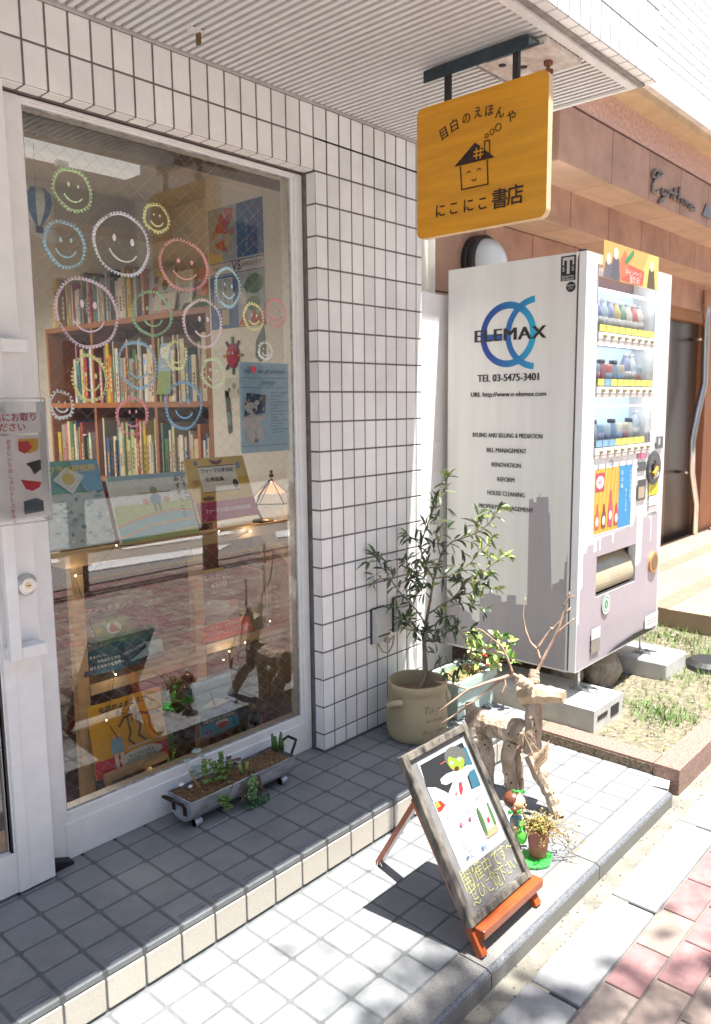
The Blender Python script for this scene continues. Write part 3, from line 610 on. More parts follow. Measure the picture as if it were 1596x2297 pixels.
# skyline on the side
sky_p = [(.259, .356), (.215, .33), (.21, .345), (.185, .335), (.18, .31), (.15, .30), (.11, .283), (.105, .26), (.061, .241), (.063, .376), (.045, .376), (.04, .395), (.008, .407), (.008, .42), (-.004, .42), (-.004, .407), (-.06, .403), (-.06, .376), (-.075, .376), (-.091, .382), (-.091, .412), (-.14, .419), (-.141, .376), (-.2, .381), (-.2, .882), (-.222, .886), (-.222, .87), (-.238, .87), (-.238, .895), (-.25, .895), (-.252, .92), (-.255, .895), (-.297, .899), (-.300, .828), (-.306, .828), (-.325, .459), (-.328, .50), (-.36, .515), (-.362, .53), (-.384, .53), (-.387, .613), (-.395, .613), (-.397, .65), (-.407, .65), (-.409, .70), (-.412, .66)]
S.poly([(su(.2599), v(.108))] + [(min(.998, su(y)), v(z)) for y, z in [(.2595, .356)] + sky_p[1:]] + [(.998, v(.66)), (.998, v(.108))], PURP); S.done('skyline_print')
cy, cz, ro = -.072, 1.632, .147
def blue(y): 
    t = max(0, min(1, (.08 - y) / .30)); return pc('%02x%02x%02x' % (int(8 + t * 12), int(50 + t * 125), int(150 + t * 68)), .45, .72)
for i in range(64):
    t0, t1 = 360 * i / 64, 360 * (i + 1) / 64; yy = cy - ro * math.cos(R((t0 + t1) / 2)); S.lay = 1
    S.ring(su(cy), v(cz), (ro - .0155) / .66, .031 / .66, blue(yy), 1, t0, t1)
cc = -.222
for i in range(30):
    t0, t1 = 95 + 170 * i / 30, 95 + 170 * (i + 1) / 30; yy = cc - .165 * math.cos(R((t0 + t1) / 2)) + .06; S.lay = 2
    S.ring(su(cc), v(cz), .148 / .66, .029 / .66, blue(yy - .05), 1, t0, t1)
S.lay = 3; S.rect(su(.055), v(1.61), su(-.045), v(1.638), blue(0)); S.done('company_logo')
S.lay = 6
[S.text('ELEMAX', su(-.078 + d), v(1.630), .080, K, sx=1.23, sp=1.08, gid='brand') for d in (-.0036, -.0018, 0, .0018, .0036)]
[(S.text('TEL 03-5475-3401', su(-.079 + d), v(1.436), .0475, K, sx=.93, gid='tel'), S.text('URL http://www.e-elemax.com', su(-.076 + d * .6), v(1.361), .0315, K, sx=1.02, gid='url')) for d in (-.0016, 0, .0016)]
for t, y0, y1, z in (('BYUING AND SELLING & MEDIATION', .155, -.306, 1.17), ('BILL MANAGEMENT', .049, -.199, 1.10), ('RENOVATION', .01, -.161, 1.032), ('REFORM', -.024, -.128, .964), ('HOUSE CLEANING', .039, -.192, .897), ('PROPERTY MANAGEMENT', .087, -.238, .830)):
    for d in (-.0007, .0007): S.text(t, su((y0 + y1) / 2 + d), v(z), .030, K, gid=t, sx=(y0 - y1) / (len(t) * .0205))
S.lay = 8; S.rect(su(-.332), v(1.840), su(-.401), v(1.944), pc('1d1b20', .4)); m = pc('c9c9c4', .4)
S.lay = 9; S.rect(su(-.340), v(1.925), su(-.393), v(1.938), m); S.rect(su(-.360), v(1.868), su(-.373), v(1.925), m); S.rect(su(-.340), v(1.905), su(-.347), v(1.925), m); S.rect(su(-.386), v(1.905), su(-.393), v(1.925), m)
S.lay = 10; S.text('S', su(-.345), v(1.888), .026, m, bold=.02); S.text('S', su(-.388), v(1.888), .026, m, bold=.02); S.text('Spherrian', su(-.366), v(1.858), .015, m, bold=.02); S.text('Syndicate', su(-.366), v(1.847), .015, m, bold=.02)
S.ell(su(-.381), v(1.813), .022 / .66, .022 / 1.855, pc('1d1b20', .4)); S.lay = 16; S.text('MEJIRO', su(-.381), v(1.818), .0105, m, bold=.02); S.text('CITY', su(-.381), v(1.806), .0105, m, bold=.02); S.done('side_stickers')
# levelling feet
for x, y, zt in ((2.50, -.395, -.02), (3.22, -.395, -.02), (2.50, .2, -.12), (3.22, .2, -.12)):
    mb = MB(); mb.tube([(x, y, zt), (x, y, VZ0 + .002)], .008, 12); mb.lathe([(.02, 0), (.02, .008), (.012, .012)], (x, y, zt + .002), 16); mb.box((x - .035, y - .075, zt), (x + .03, y + .03, zt + .006))
    mb.tube([(x - .028, y - .02, zt + .012), (x - .028, y - .07, zt + .012), (x - .012, y - .092, zt + .012), (x + .008, y - .092, zt + .012), (x + .024, y - .07, zt + .012), (x + .024, y - .02, zt + .012)], .0055, 8); mb.lathe([(.011, 0), (.011, .014), (0, .014)], (x - .002, y - .055, zt + .006), 6)
    mb.build('levelling_foot', STEEL, vend)
# campaign card on top of the machine
card = thing('promotion_card', 'orange campaign card standing up behind the top edge of the vending machine front', 'promotion card', (2.765, -.47, 1.86))
mb = MB(); mb.box((2.462, -.4722, 1.855), (3.064, -.4705, 2.012)); mb.build('card_sheet', pc('f0b468'), card)
C = Panel((2.462, -.4722, 1.855), (.602, 0, 0), (0, 0, .157), card)
C.poly([(.6, 0), (1, 0), (1, 1), (.8, 1)], pc('f2d078')); C.poly([(.3, .05), (.7, .02), (.72, .45), (.36, .55)], pc('dc6450')); C.poly([(.22, .4), (.36, .9), (.46, .3), (.30, .08)], pc('e0805c'))
for x, h, c, d in ((.08, .72, '77727a', 'ecdccc'), (.2, .98, '6a666e', 'f0e2d4'), (.86, .9, '6a5a3a', 'e8dcc0')): C.poly([(x - .08, 0), (x + .08, 0), (x + .05, h * .62), (x - .05, h * .62)], pc(c)); C.ell(x, h * .74, .04, .16, pc(d))
C.poly([(.36, .62), (.5, .98), (.52, .86), (.38, .5)], pc('4a9a64')); C.done('card_print')
C.text('キャンペーン', .52, .30, .03, pc('f6ece4'), bold=.02); C.text('当たる!', .54, .12, .036, pc('f6ece4'), bold=.03)
# concrete blocks and stones under the machine
mb = MB(); mb.box((2.285, -.578, -.14), (2.585, .25, -.02)); mb.box((2.32, -.5805, -.075), (2.42, -.5785, -.055), DARKGAP); mb.box((2.455, -.5805, -.10), (2.54, -.5785, -.05), DARKGAP)
CONC_B = mat('block_concrete', (.50, .49, .47), .8, var=.12, vs=9, bump=.15, bs=180)
mb.mats = [CONC_B, DARKGAP]; mb.m = [0] * 6 + [1] * 12
B1 = one(mb, 'concrete_block', None, 'long pale concrete beam under the near foot of the vending machine, beside the tiled step', 'concrete block', 'concrete blocks carrying the machine', bevel=.012)
mb = MB(); mb.box((3.115, -.58, -.14), (3.40, .25, -.02)); one(mb, 'concrete_block', CONC_B, 'pale concrete beam under the far foot of the vending machine, in the weeds', 'concrete block', 'concrete blocks carrying the machine', bevel=.012)
STONE = mat('field_stone', (.40, .34, .29), .9, var=.3, vs=22, bump=.6, bs=30)
for lx, ly, sc_, lb in ((2.93, -.31, (.12, .10, .12), 'largest rough brown stone under the vending machine front'), (2.74, -.22, (.09, .08, .09), 'smaller rough stone wedged behind the near concrete beam')):
    mb = MB(); mb.ball((lx, ly, -.06), sc_, 12, jit=.12); one(mb, 'stone', STONE, lb, 'stone', 'stones under the machine')
# ------------------------------------------------------------------ red sandstone neighbour
nb_ = thing('sandstone_building', 'neighbouring building clad in red sandstone with stepped courses and script lettering', 'building', (5.0, .7, -.1))
XE = 12.0
def course(mb, x0, y, z0, z1, yb, w, off, m=SAND):
    mb.box((x0 + .004, y + .004, z0 + .004), (XE, yb, z1), JOINT)
    xs = [x0] + [x0 + off + k * w for k in range(int((XE - x0) / w))]
    for i in range(len(xs) - 1): mb.tile((xs[i], y, z0), (1, 0, 0), (0, 0, 1), (0, -1, 0), xs[i + 1] - xs[i], z1 - z0, .009, .006, .0015, m)
    for i in range(len(xs) - 1): mb.tile((xs[i], y, z0 + .0), (1, 0, 0), (0, 1, 0), (0, 0, -1), xs[i + 1] - xs[i], yb - y, .009, .004, .0015, SAND_L)
    n = max(1, round((yb - y) / .3))
    mb.tile((x0, yb, z0), (0, -1, 0), (0, 0, 1), (-1, 0, 0), yb - y, z1 - z0, .009, .006, .0015, m)
mb = MB(); course(mb, 3.24, .17, 2.628, 2.94, .56, .56, .67); mb.build('sign_course', None, nb_)
mb = MB(); course(mb, 3.50, .437, 2.411, 2.640, .80, .552, .415); mb.build('middle_course', None, nb_)
mb = MB(); zs = [-.13, .30, .70, 1.10, 1.50, 1.95, 2.41]; XO = A(1478, 900, Y=.70).x; ZH = A(1520, 688, Y=.72).z
mb.box((1.95, .706, -.13), (XO, .86, 2.62), JOINT)
for k in range(6):
    xs = [1.95, 2.75, 3.35, 3.915, 4.50, 5.1, XO] if k % 2 else [1.95, 2.45, 3.05, 3.915, 4.50, 5.1, XO]
    for i in range(6): mb.tile((xs[i], .702, zs[k]), (1, 0, 0), (0, 0, 1), (0, -1, 0), xs[i + 1] - xs[i], zs[k + 1] - zs[k], .009, .006, .0015, SAND)
mb.tile((1.95, .702, 2.41), (1, 0, 0), (0, 0, 1), (0, -1, 0), 1.55, .5, .005, .005, .0015, SAND)
mb.build('wall', None, nb_)
XR = A(1583, 900, Y=.70).x
mb = MB(); mb.box((XO, .703, ZH), (XE + 6, .86, 2.62), SAND); mb.box((XO - .02, .861, -.13), (XO, 1.2, 2.41), SAND); mb.box((XR, .704, -.13), (XE + 6, .86, ZH - .001), mat('orange_stone', (.40, .17, .08), .6, var=.1, vs=3)); mb.build('entrance_wall', None, nb_)
PK = mat('pink_granite', (.60, .37, .29), .6, var=.25, vs=45)
mb = MB(); mb.box((2.3, .175, 2.953), (XE, .8, 3.13)); mb.build('granite_band', PK, nb_)
mb = MB(); mb.box((2.3, .20, 2.9395), (XE, .6, 2.9535)); mb.build('shadow_joint', JOINT, nb_)
mb = MB(); mb.box((2.3, .04, 3.125), (XE, .8, 3.17), mat('ochre_ledge', (.55, .40, .24), .7)); mb.box((2.3, .0, 3.1705), (XE, .8, 3.30), mat('pale_band', (.70, .64, .60), .7)); mb.build('ledge', None, nb_)
UT = mat('white_brick_tile', (.74, .715, .70), .35, var=.03, vs=4, island=.10)
mb = MB(); mb.box((2.3, .012, 3.3005), (XE, .8, 9.0), mat('pale_grout', (.62, .59, .57), .9))
for j in range(34):
    for i in range(58):
        o = .0 if j % 2 else .055
        mb.tile((2.3 + i * .112 + o, .010, 3.302 + j * .062), (1, 0, 0), (0, 0, 1), (0, -1, 0), .112, .062, .008, .004, .001, UT)
mb.build('upper_facade', None, nb_)
LM = mat('dull_metal_letters', (.20, .165, .14), .4, .6, var=.1)
def sg(*pts): return [A(2200 / 1.68296 + x * 486 / 1595 / 1.68296, 600 / 1.68296 + y * 486 / 1595 / 1.68296, Y=.158) for x, y in pts]
mb = MB()
for pts in (((955, 150), (900, 140), (865, 180), (870, 225), (920, 235), (985, 200), (990, 165), (955, 165), (905, 240), (860, 330), (860, 400), (900, 420), (940, 390)), ((985, 360), (980, 420), (1000, 450), (1025, 420), (1040, 385)), ((1035, 385), (1020, 470), (985, 540), (940, 540), (985, 495), (1060, 440)), ((1065, 400), (1060, 465)), ((1062, 430), (1090, 400), (1105, 425), (1100, 490)), ((1140, 360), (1128, 480), (1150, 505)), ((1110, 415), (1165, 440)), ((1200, 345), (1180, 530)), ((1182, 500), (1210, 465), (1228, 490), (1222, 550)), ((1258, 500), (1250, 570)), ((1280, 520), (1275, 590)), ((1278, 555), (1300, 530), (1318, 555), (1310, 610)), ((1375, 575), (1345, 570), (1335, 610), (1360, 635), (1380, 600), (1385, 650))):
    q = along(sg(*pts), 4 * len(pts)); mb.tube(q, .009, 6)
mb.build('sign_lettering', LM, nb_, smooth=True)
mb = MB(); q = sg((1540, 560), (1595, 600), (1595, 740), (1490, 700)); mb.prism(q, (0, 1, 0), .01); mb.build('sign_emblem', LM, nb_)
mb = MB(); mb.box((XO, .80, -.1), (XR, .84, ZH), mat('bronze_glass', (.07, .05, .038), .35, var=.2, vs=1.5)); mb.box((XO + .02, .74, ZH - .10), (XR, .798, ZH - .002), mat('timber_header', (.36, .17, .07), .6, var=.1, vs=3)); mb.box(((XO + XR) / 2 - .2, .79, -.1), ((XO + XR) / 2 - .12, .7995, ZH - .1), mat('brown_door', (.17, .10, .065), .35, var=.15, vs=2)); dr = mb.build('entrance_door', None, nb_)
mb = MB(); hb = [A(x, y, Y=.66) for x, y in ((1586, 650), (1583, 760), (1580, 860), (1563, 930), (1552, 990), (1551, 1060), (1560, 1130), (1557, 1215))]; mb.tube(hb, .034, 12); mb.tube([hb[1], hb[1] + V3((0, .14, 0))], .016, 8); mb.tube([hb[5], hb[5] + V3((0, .14, 0))], .016, 8); mb.build('handle', mat('chrome', (.7, .68, .65), .18, 1., var=.05), dr, smooth=True)
mb = MB(); a_ = A(1497, 1262, Y=.62); b_ = A(1596, 1190, Y=.62)
for k in range(9): mb = MB(); mb.ball(a_.lerp(b_, k / 8), .03, 10); mb.build('stud', mat('chrome', (.7, .68, .65), .18, 1.), dr, smooth=True)
mb = MB(); mb.box((4.12, -.52, -.14), (XE + 6, .70, .0), mat('step_sandstone', (.30, .215, .145), .7, var=.12, vs=2)); mb.box((4.12, -.2, .0005), (XE, -.08, .003), mat('step_stripe', (.24, .145, .10), .7)); mb.box((4.12, .25, .0005), (XE, .37, .003), mat('step_stripe', (.24, .145, .10), .7)); mb.build('entrance_step', None, nb_)
# bulkhead lamp
c = A(1082, 592, Y=.66)
lamp = thing('bulkhead_lamp', 'round black rimmed bulkhead lamp with frosted dome on the pink stone wall', 'wall lamp', (c.x, .70, c.z))
M = Matrix.Rotation(R(90), 3, 'X'); Rl = .165
mb = MB(); mb.lathe([(Rl, .0), (Rl, .03), (Rl * .97, .034), (Rl * .97, .05), (Rl, .054), (Rl * .97, .075), (Rl * .86, .085), (Rl * .84, .07)], (c.x, .70, c.z), 40, BLACKM, M); mb.build('rim', None, lamp, smooth=False, bevel=.002)
mb = MB(); mb.lathe([(Rl * .85 * math.cos(R(a)), .07 + .115 * math.sin(R(a))) for a in range(0, 91, 6)], (c.x, .70, c.z), 40, None, M); mb.build('dome', mat('frosted_glass', (.60, .63, .64), .35, var=0, coat=.4), lamp, smooth=True)
# white plaster wall and pipe between the two buildings
mb = MB(); mb.box((1.825, .301, -.12), (2.46, .40, 1.845)); mb.box((2.30, .296, 1.10), (2.36, .3009, 1.135)); mb.ball((2.27, .345, 1.845), (.03, .03, .014), 10, jit=.2)
one(mb, 'plaster_wall', mat('white_plaster', (.80, .80, .80), .8, var=.04, vs=12, bump=.25, bs=30), 'low white plastered wall closing the gap beside the tiled pier', 'wall')
mb = MB(); c0 = A(957, 600, Y=.47); mb.tube([(c0.x, .47, -.12), (c0.x, .47, 4.0)], .045, 16); one(mb, 'drain_pipe', mat('ivory_pipe', (.76, .73, .62), .4, var=.03), 'ivory drain pipe rising behind the white plastered wall', 'drain pipe', smooth=True)
mb = MB(); bc = A(1590, 1483, Z=-.08); mb.lathe([(0, .05), (.09, .05), (.12, .03), (.13, 0)], (bc.x, bc.y, -.12), 24); one(mb, 'rubber_foot', mat('black_rubber', (.012, .012, .013), .6), 'low round black rubber base lying on the weedy soil', 'rubber base', smooth=False)
# ------------------------------------------------------------------ across the street (seen in the glass)
ob = thing('opposite_building', 'plain grey building across the street mirrored in the shop window', 'building', (2, -13, -.12))
mb = MB(); mb.box((-26, -24, -.12), (34, -13, 13)); mb.build('wall', mat('opposite_wall', (.50, .45, .38), .8, var=.1, vs=.6), ob)
mb = MB()
for k in range(15):
    for j in range(4): mb.box((-20 + k * 3.4, -12.995, 1 + j * 3), (-18.2 + k * 3.4, -12.95, 2.6 + j * 3))
mb.build('window_band', mat('opposite_window', (.10, .12, .14), .15, var=0), ob)
rail = thing('guard_rail', 'dark brown steel guard rail along the pavement edge', 'guard rail', (2.9, -3.62, GZ))
BRN = mat('brown_steel', (.035, .026, .02), .45, var=.1)
for k in range(7):
    x = -1.66 + k * 1.305 + 1.305; mb = MB(); mb.box((x - .05, -3.67, GZ - .05), (x + .05, -3.57, .62), BRN); mb.build('post', None, rail)
mb = MB()
for k in range(7):
    x = -1.66 + k * 1.305 + 1.355
    for z in (.62, .18): mb.box((x, -3.65, z - .03), (x + 1.205, -3.59, z + .03), BRN)
mb.build('rail', None, rail)
# street tree beside the pavement: its leaves dapple the lower step
tree = thing('street_tree', 'slender street tree at the pavement edge casting dappled shade', 'tree', (-1.4, -3.3, GZ))
mb = MB(); mb.tube([(-1.4, -3.3, GZ), (-1.38, -3.25, 1.5), (-1.1, -3.0, 4.4), (-.6, -2.7, 6.6)], [.09, .075, .06, .04], 12); mb.tube([(-1.1, -3.0, 4.4), (-.2, -2.7, 5.8), (.5, -2.5, 6.6), (1.2, -2.5, 7.0)], [.045, .03, .02, .012], 8); mb.tube([(-1.2, -3.1, 3.8), (-1.4, -2.8, 5.6), (-.8, -2.5, 7.0)], [.04, .025, .012], 8); mb.build('trunk', mat('bark', (.16, .12, .09), .9, var=.3, vs=20, bump=.5), tree, smooth=True)
mb = MB(); rt = random.Random(9)
def clump(gx, gy, rad, n, h):
    p = V3((gx, gy, -.12)) - SUND * (h / -SUND.z)
    for q in range(n):
        c = p + V3((rt.gauss(0, rad), rt.gauss(0, rad), rt.gauss(0, rad * .8))); d = V3((rt.uniform(-1, 1), rt.uniform(-1, 1), rt.uniform(-.6, .2))); leaf(mb, c, d, rv(), rt.uniform(.06, .11), rt.uniform(.035, .055))
for gx, gy, rad, n in ((.60, -1.03, .10, 70), (.42, -.99, .07, 40), (.74, -1.14, .05, 30), (.79, -1.27, .07, 36), (.62, -.92, .035, 6), (.86, -.91, .03, 7), (.45, -.66, .03, 3), (.95, -1.36, .08, 34), (1.25, -1.62, .12, 50), (.55, -1.2, .1, 50), (1.05, -1.5, .07, 26)): clump(gx, gy, rad, n, rt.uniform(6.0, 7.4))
for k in range(16): clump(rt.uniform(-1.8, -.2), rt.uniform(-2.6, -1.6), .3, 40, rt.uniform(6.5, 8))
mb.build('crown', mat('tree_leaf', (.06, .12, .03), .5, var=.3, vs=5), tree)
# ------------------------------------------------------------------ hanging sign
def ppix(P, x, y):
    """place of photograph point (x, y) on a panel, as shares of its width and height"""
    d = _f + _r * ((x - 798) / FPX) - _u * ((y - 1148.6) / FPX); q = CAM + d * ((P.O - CAM).dot(P.n) / d.dot(P.n)) - P.O
    return q.dot(P.u) / P.w, q.dot(P.t) / P.h
sx = 1.222
sign = thing('hanging_sign', 'ochre wooden shop sign with a smiling house hanging from the soffit', 'hanging sign', (sx + .0125, -.648, 2.34))
HONEY = mat('honey_wood', (.60, .265, .008), .42, var=.14, vs=2.2, stretch=(1, 1.5, 14), coat=.15)
EDGE = mat('raw_wood_edge', (.66, .50, .30), .6, var=.1, vs=20)
y0, y1, z0, z1, rc = -.42, -.877, 1.845, 2.236, .022; pr = []
for cy, cz, a0 in ((y1 + rc, z0 + rc, 180), (y0 - rc, z0 + rc, 270), (y0 - rc, z1 - rc, 0), (y1 + rc, z1 - rc, 90)):
    for k in range(6): t = R(a0 + k * 18); pr.append((sx, cy + rc * math.cos(t), cz + rc * math.sin(t)))
mb = MB(); mb.prism(pr, (1, 0, 0), .025, EDGE); n = len(pr); mb.add([V3(p) - V3((.0008, 0, 0)) for p in pr], [tuple(range(n))[::-1]], HONEY); mb.build('board', None, sign)
INK = mat('sign_ink', (.022, .006, .006), .45, var=.2, vs=60)
B = Panel((sx - .0012, y0, z0), (0, y1 - y0, 0), (0, 0, z1 - z0), sign)
def bp(*ps): return [ppix(B, *p) for p in ps]
for ch, x, y, s_, ro in (('目', 997, 301, .040, 20), ('白', 1020, 283, .040, 14), ('の', 1047, 267, .036, 6), ('え', 1073, 254, .036, 2), ('ほ', 1098, 250, .036, -3), ('ん', 1122, 254, .036, -6), ('や', 1148, 263, .036, -12)): B.text(ch, *ppix(B, x, y), s_, INK, bold=.016, rot=ro, sx=.92, gid='top')
for ch, x, y, s_ in (('に', 989, 475, .045), ('こ', 1019, 469, .043), ('に', 1052, 463, .045), ('こ', 1084, 458, .043), ('書', 1122, 449, .060), ('店', 1157, 440, .060)): B.text(ch, *ppix(B, x, y), s_, INK, bold=.02, sx=.98, gid='low')
B.poly(bp((1020, 375), (1111, 353), (1067, 320)), INK); B.line(bp((1034, 374), (1037, 426), (1096, 413), (1094, 360)), .008, INK); B.line(bp((1089, 346), (1088, 317), (1099, 315), (1100, 344)), .007, INK)
for x, y, r_ in ((1093, 305, .0125), (1105, 296, .016), (1119, 286, .021)): B.ring(*ppix(B, x, y), r_, .006, INK, 20)
for l in (((1065, 342), (1086, 337)), ((1064, 351), (1085, 346)), ((1071, 333), (1070, 357)), ((1080, 331), (1079, 355))): B.line(bp(*l), .009, HONEY)
for x, y in ((1053, 388), (1076, 382)): B.ring(*ppix(B, x, y + 2), .014, .006, INK, 14, 10, 170)
B.ring(*ppix(B, 1065, 399), .018, .006, INK, 14, 195, 345); B.done('sign_drawing')
mb = MB(); mb.box((1.214, -.815, 2.333), (1.275, -.45, 2.340)); mb.box((1.214, -.815, 2.305), (1.220, -.45, 2.3328)); mb.build('bracket', mat('blued_steel', (.05, .07, .085), .35, .5, var=.3, vs=20), sign, bevel=.001)
for y in (-.533, -.770): mb = MB(); mb.box((1.222, y - .009, 2.225), (1.236, y + .009, 2.3325)); mb.build('hanger_bar', BLACKM, sign)
z7b = ZR(1886, 0, 800)
q = [z7b(x, y, Z=2.335) for x, y in ((150, 470), (400, 305), (600, 405), (205, 520))]
RUST = mat('peeling_plate', (.70, .67, .64), .8, var=.2, vs=22, col2=(.42, .33, .28), bump=.4, bs=90)
pl = thing('rusty_plate', 'peeling rusty steel plate with bolts let into the slatted soffit', 'steel plate', (1.40, -.70, 2.34))
mb = MB(); mb.box((1.275, -.836, 2.334), (1.49, -.605, 2.349)); mb.build('plate', RUST, pl, bevel=.001)
mb = MB()
for x, y in ((1.33, -.66), (1.385, -.70)): mb.lathe([(.0, 0), (.012, 0), (.012, .0015)], (x, y, 2.3325), 14)
mb.build('bolt_hole', DARKGAP, pl)
for x, y, l in ((1.40, -.775, .055), (1.46, -.745, .012)):
    mb = MB(); mb.tube([(x, y, 2.335), (x, y, 2.335 - l)], .006, 8); mb.lathe([(.013, 0), (.013, -.012), (.0, -.012)], (x, y, 2.334), 6); mb.build('bolt', mat('rusty_bolt', (.20, .09, .05), .7, .4, var=.4, vs=60), pl)
mb = MB(); mb.box((1.282, -.6045, 2.329), (1.478, -.600, 2.3465)); mb.box((1.2745, -.83, 2.329), (1.2785, -.64, 2.3335)); mb.build('cut_edge', mat('cut_aluminium', (.30, .28, .27), .6, var=.4, vs=80), pl)
z1_ = ZR(0, 0, 1343); h0 = z1_(890, 140, Z=2.35)
hk = thing('soffit_catch', 'small brass catch screwed to the soffit slats near the wall', 'catch', tuple(h0))
mb = MB(); mb.box((h0.x - .030, h0.y - .012, 2.345), (h0.x + .012, h0.y + .012, 2.3505)); mb.build('plate', WHITE2, hk); mb = MB(); mb.box((h0.x - .003, h0.y - .009, 2.315), (h0.x + .004, h0.y + .009, 2.3448)); mb.build('hasp', mat('old_brass', (.22, .15, .06), .4, .8, var=.3, vs=50), hk, bevel=.002)
# ------------------------------------------------------------------ easel board
ez = thing('easel_board', 'folding chalkboard easel with worn black frame and varnished red legs in the sun', 'easel', (.89, -.9, PZ))
EO, EU, EW = V3((.735, -.975, -.032)), V3((.310, 0, 0)), V3((0, .234, .402))
E_ = Panel(EO, EU, EW, ez); en = E_.n
WORN = mat('worn_black_frame', (.19, .165, .13), .6, var=.2, vs=34, col2=(.010, .010, .010), stretch=(1, 1, .3), bump=.3, bs=60)
FW = .0215
def ebox(mb, a, b, c, d, zb, zt, m=None):
    """plate on the board's plane, a..c across, b..d up in metres"""
    o = [E_.O + E_.u * x + E_.t * y for x, y in ((a, b), (c, b), (c, d), (a, d))]; mb.add([p + en * zb for p in o] + [p + en * zt for p in o], [(0, 3, 2, 1), (4, 5, 6, 7), (0, 1, 5, 4), (1, 2, 6, 5), (2, 3, 7, 6), (3, 0, 4, 7)], m)
mb = MB(); w, h = E_.w, E_.h
ebox(mb, 0, 0, FW, h, -.022, .004); ebox(mb, w - FW, 0, w, h, -.022, .004); ebox(mb, FW + .0004, .0, w - FW - .0004, FW, -.022, .0036); ebox(mb, FW + .0004, h - FW, w - FW - .0004, h, -.022, .0036); mb.build('frame', WORN, ez, bevel=.0025)
SLATE = mat('chalkboard', (.15, .147, .142), .3, var=.3, vs=14, spec=.8, coat=.6)
mb = MB(); ebox(mb, FW, FW, w - FW, h - FW, -.014, -.009); mb.build('chalkboard', SLATE, ez)
MAHO = mat('red_varnished_wood', (.30, .062, .014), .3, var=.2, vs=5, stretch=(3, 3, 1), coat=.5)
mb = MB(); mb.box((.752, -1.004, -.062), (1.062, -.966, -.036)); mb.build('ledge', MAHO, ez, bevel=.003)
for fx_, tx in ((.752, .765), (1.034, 1.022)):
    mb = MB(); mb.beam((fx_, -1.000, PZ + .002), (tx, -.768, .25), .026, .020, (0, 1, .6)); mb.build('leg', MAHO, ez, bevel=.002)
mb = MB(); mb.beam((.899, -.519, PZ + .002), (.892, -.765, .31), .030, .016, (0, 1, .6)); mb.build('leg', MAHO, ez, bevel=.002)
CH = mat('chalk_yellow', (.40, .40, .14), .9, var=.2, vs=200)
E_.O = E_.O - en * .0088; 
rA, rB = ZR(1500, 2600, 700), ZR(1500, 3000, 700)
def px(zx0, zy0, w, x, y): k = w / 1596 / 1.68296; return zx0 / 1.68296 + x * k, zy0 / 1.68296 + y * k
def eb(x, y): return ppix(E_, *px(1500, 3000, 700, x, y))
p0 = eb(640, 740); p1 = eb(985, 470); ang = 5
for ch, x, y, s_ in (('開', 605, 735, .062), ('催', 690, 660, .060), ('中', 775, 625, .055), ('で', 850, 560, .05), ('す', 905, 510, .05), ('〜', 960, 455, .04)): E_.text(ch, *eb(x, y), s_, CH, bold=-.012, name='chalk_writing', sx=.8, gid='c1')
for ch, x, y, s_ in (('ぜ', 660, 850, .05), ('ひ', 725, 820, .046), ('ご', 795, 780, .046), ('覧', 850, 735, .056), ('下', 905, 690, .046), ('さ', 955, 635, .042), ('い', 1000, 595, .036)): E_.text(ch, *eb(x, y), s_, CH, bold=-.012, name='chalk_writing', sx=.8, gid='c2')
E_.text('〜', *eb(690, 940), .04, CH, bold=-.012, name='chalk_writing')
# poster on the easel
cs = [V3(E_.O + E_.u * a * E_.w + E_.t * b * E_.h) for a, b in (ppix(E_, *px(1500, 2600, 700, *p)) for p in ((560, 1585), (925, 1302), (575, 420), (172, 640)))]
po = thing('exhibition_poster', 'white event poster with a frightened green faced cartoon figure fixed on the easel', 'poster', tuple(cs[0]))
U_ = (cs[1] - cs[0] + cs[2] - cs[3]) / 2; W_ = E_.t * ((cs[3] - cs[0]).dot(E_.t) + (cs[2] - cs[1]).dot(E_.t)) / 2; U_ = E_.u * U_.length
Q = Panel(cs[0] + en * .0012, U_, W_, po)
mb = MB(); o_ = cs[0]; mb.add([o_ + en * .0004, o_ + U_ + en * .0004, o_ + U_ + W_ + en * .0004, o_ + W_ + en * .0004, o_ + en * .0012, o_ + U_ + en * .0012, o_ + U_ + W_ + en * .0012, o_ + W_ + en * .0012], [(0, 3, 2, 1), (4, 5, 6, 7), (0, 1, 5, 4), (1, 2, 6, 5), (2, 3, 7, 6), (3, 0, 4, 7)]); mb.build('sheet', mat('event_paper', (.48, .48, .50), .5, var=.02), po)
def qa(x, y): return ppix(Q, *px(1500, 2600, 700, x, y))
def qp(*ps): return [qa(*p) for p in ps]
DKG = pc('2b2d2f', .55, .42); WH = pc('f4f4f8', .55, .42); 
Q.poly(qp((195, 660), (560, 460), (720, 830), (620, 880), (455, 915), (330, 860), (255, 850)), DKG); Q.poly(qp((545, 520), (590, 500), (720, 825), (650, 865)), pc('3f7d92', .55, .42))
Q.poly(qp((255, 850), (330, 850), (420, 890), (500, 950), (420, 1010), (300, 960)), pc('e3ecf6', .55, .42)); Q.poly(qp((320, 980), (370, 962), (415, 1000), (385, 1050), (355, 1065)), pc('d63a2c', .55, .42)); Q.poly(qp((320, 985), (350, 970), (375, 1010), (345, 1030)), pc('e8b83c', .55, .42))
Q.poly(qp((370, 780), (420, 735), (470, 715), (540, 690), (600, 660), (655, 655), (660, 690), (620, 715), (600, 760), (640, 880), (560, 945), (470, 960), (440, 900), (480, 800), (420, 830), (380, 820)), WH)
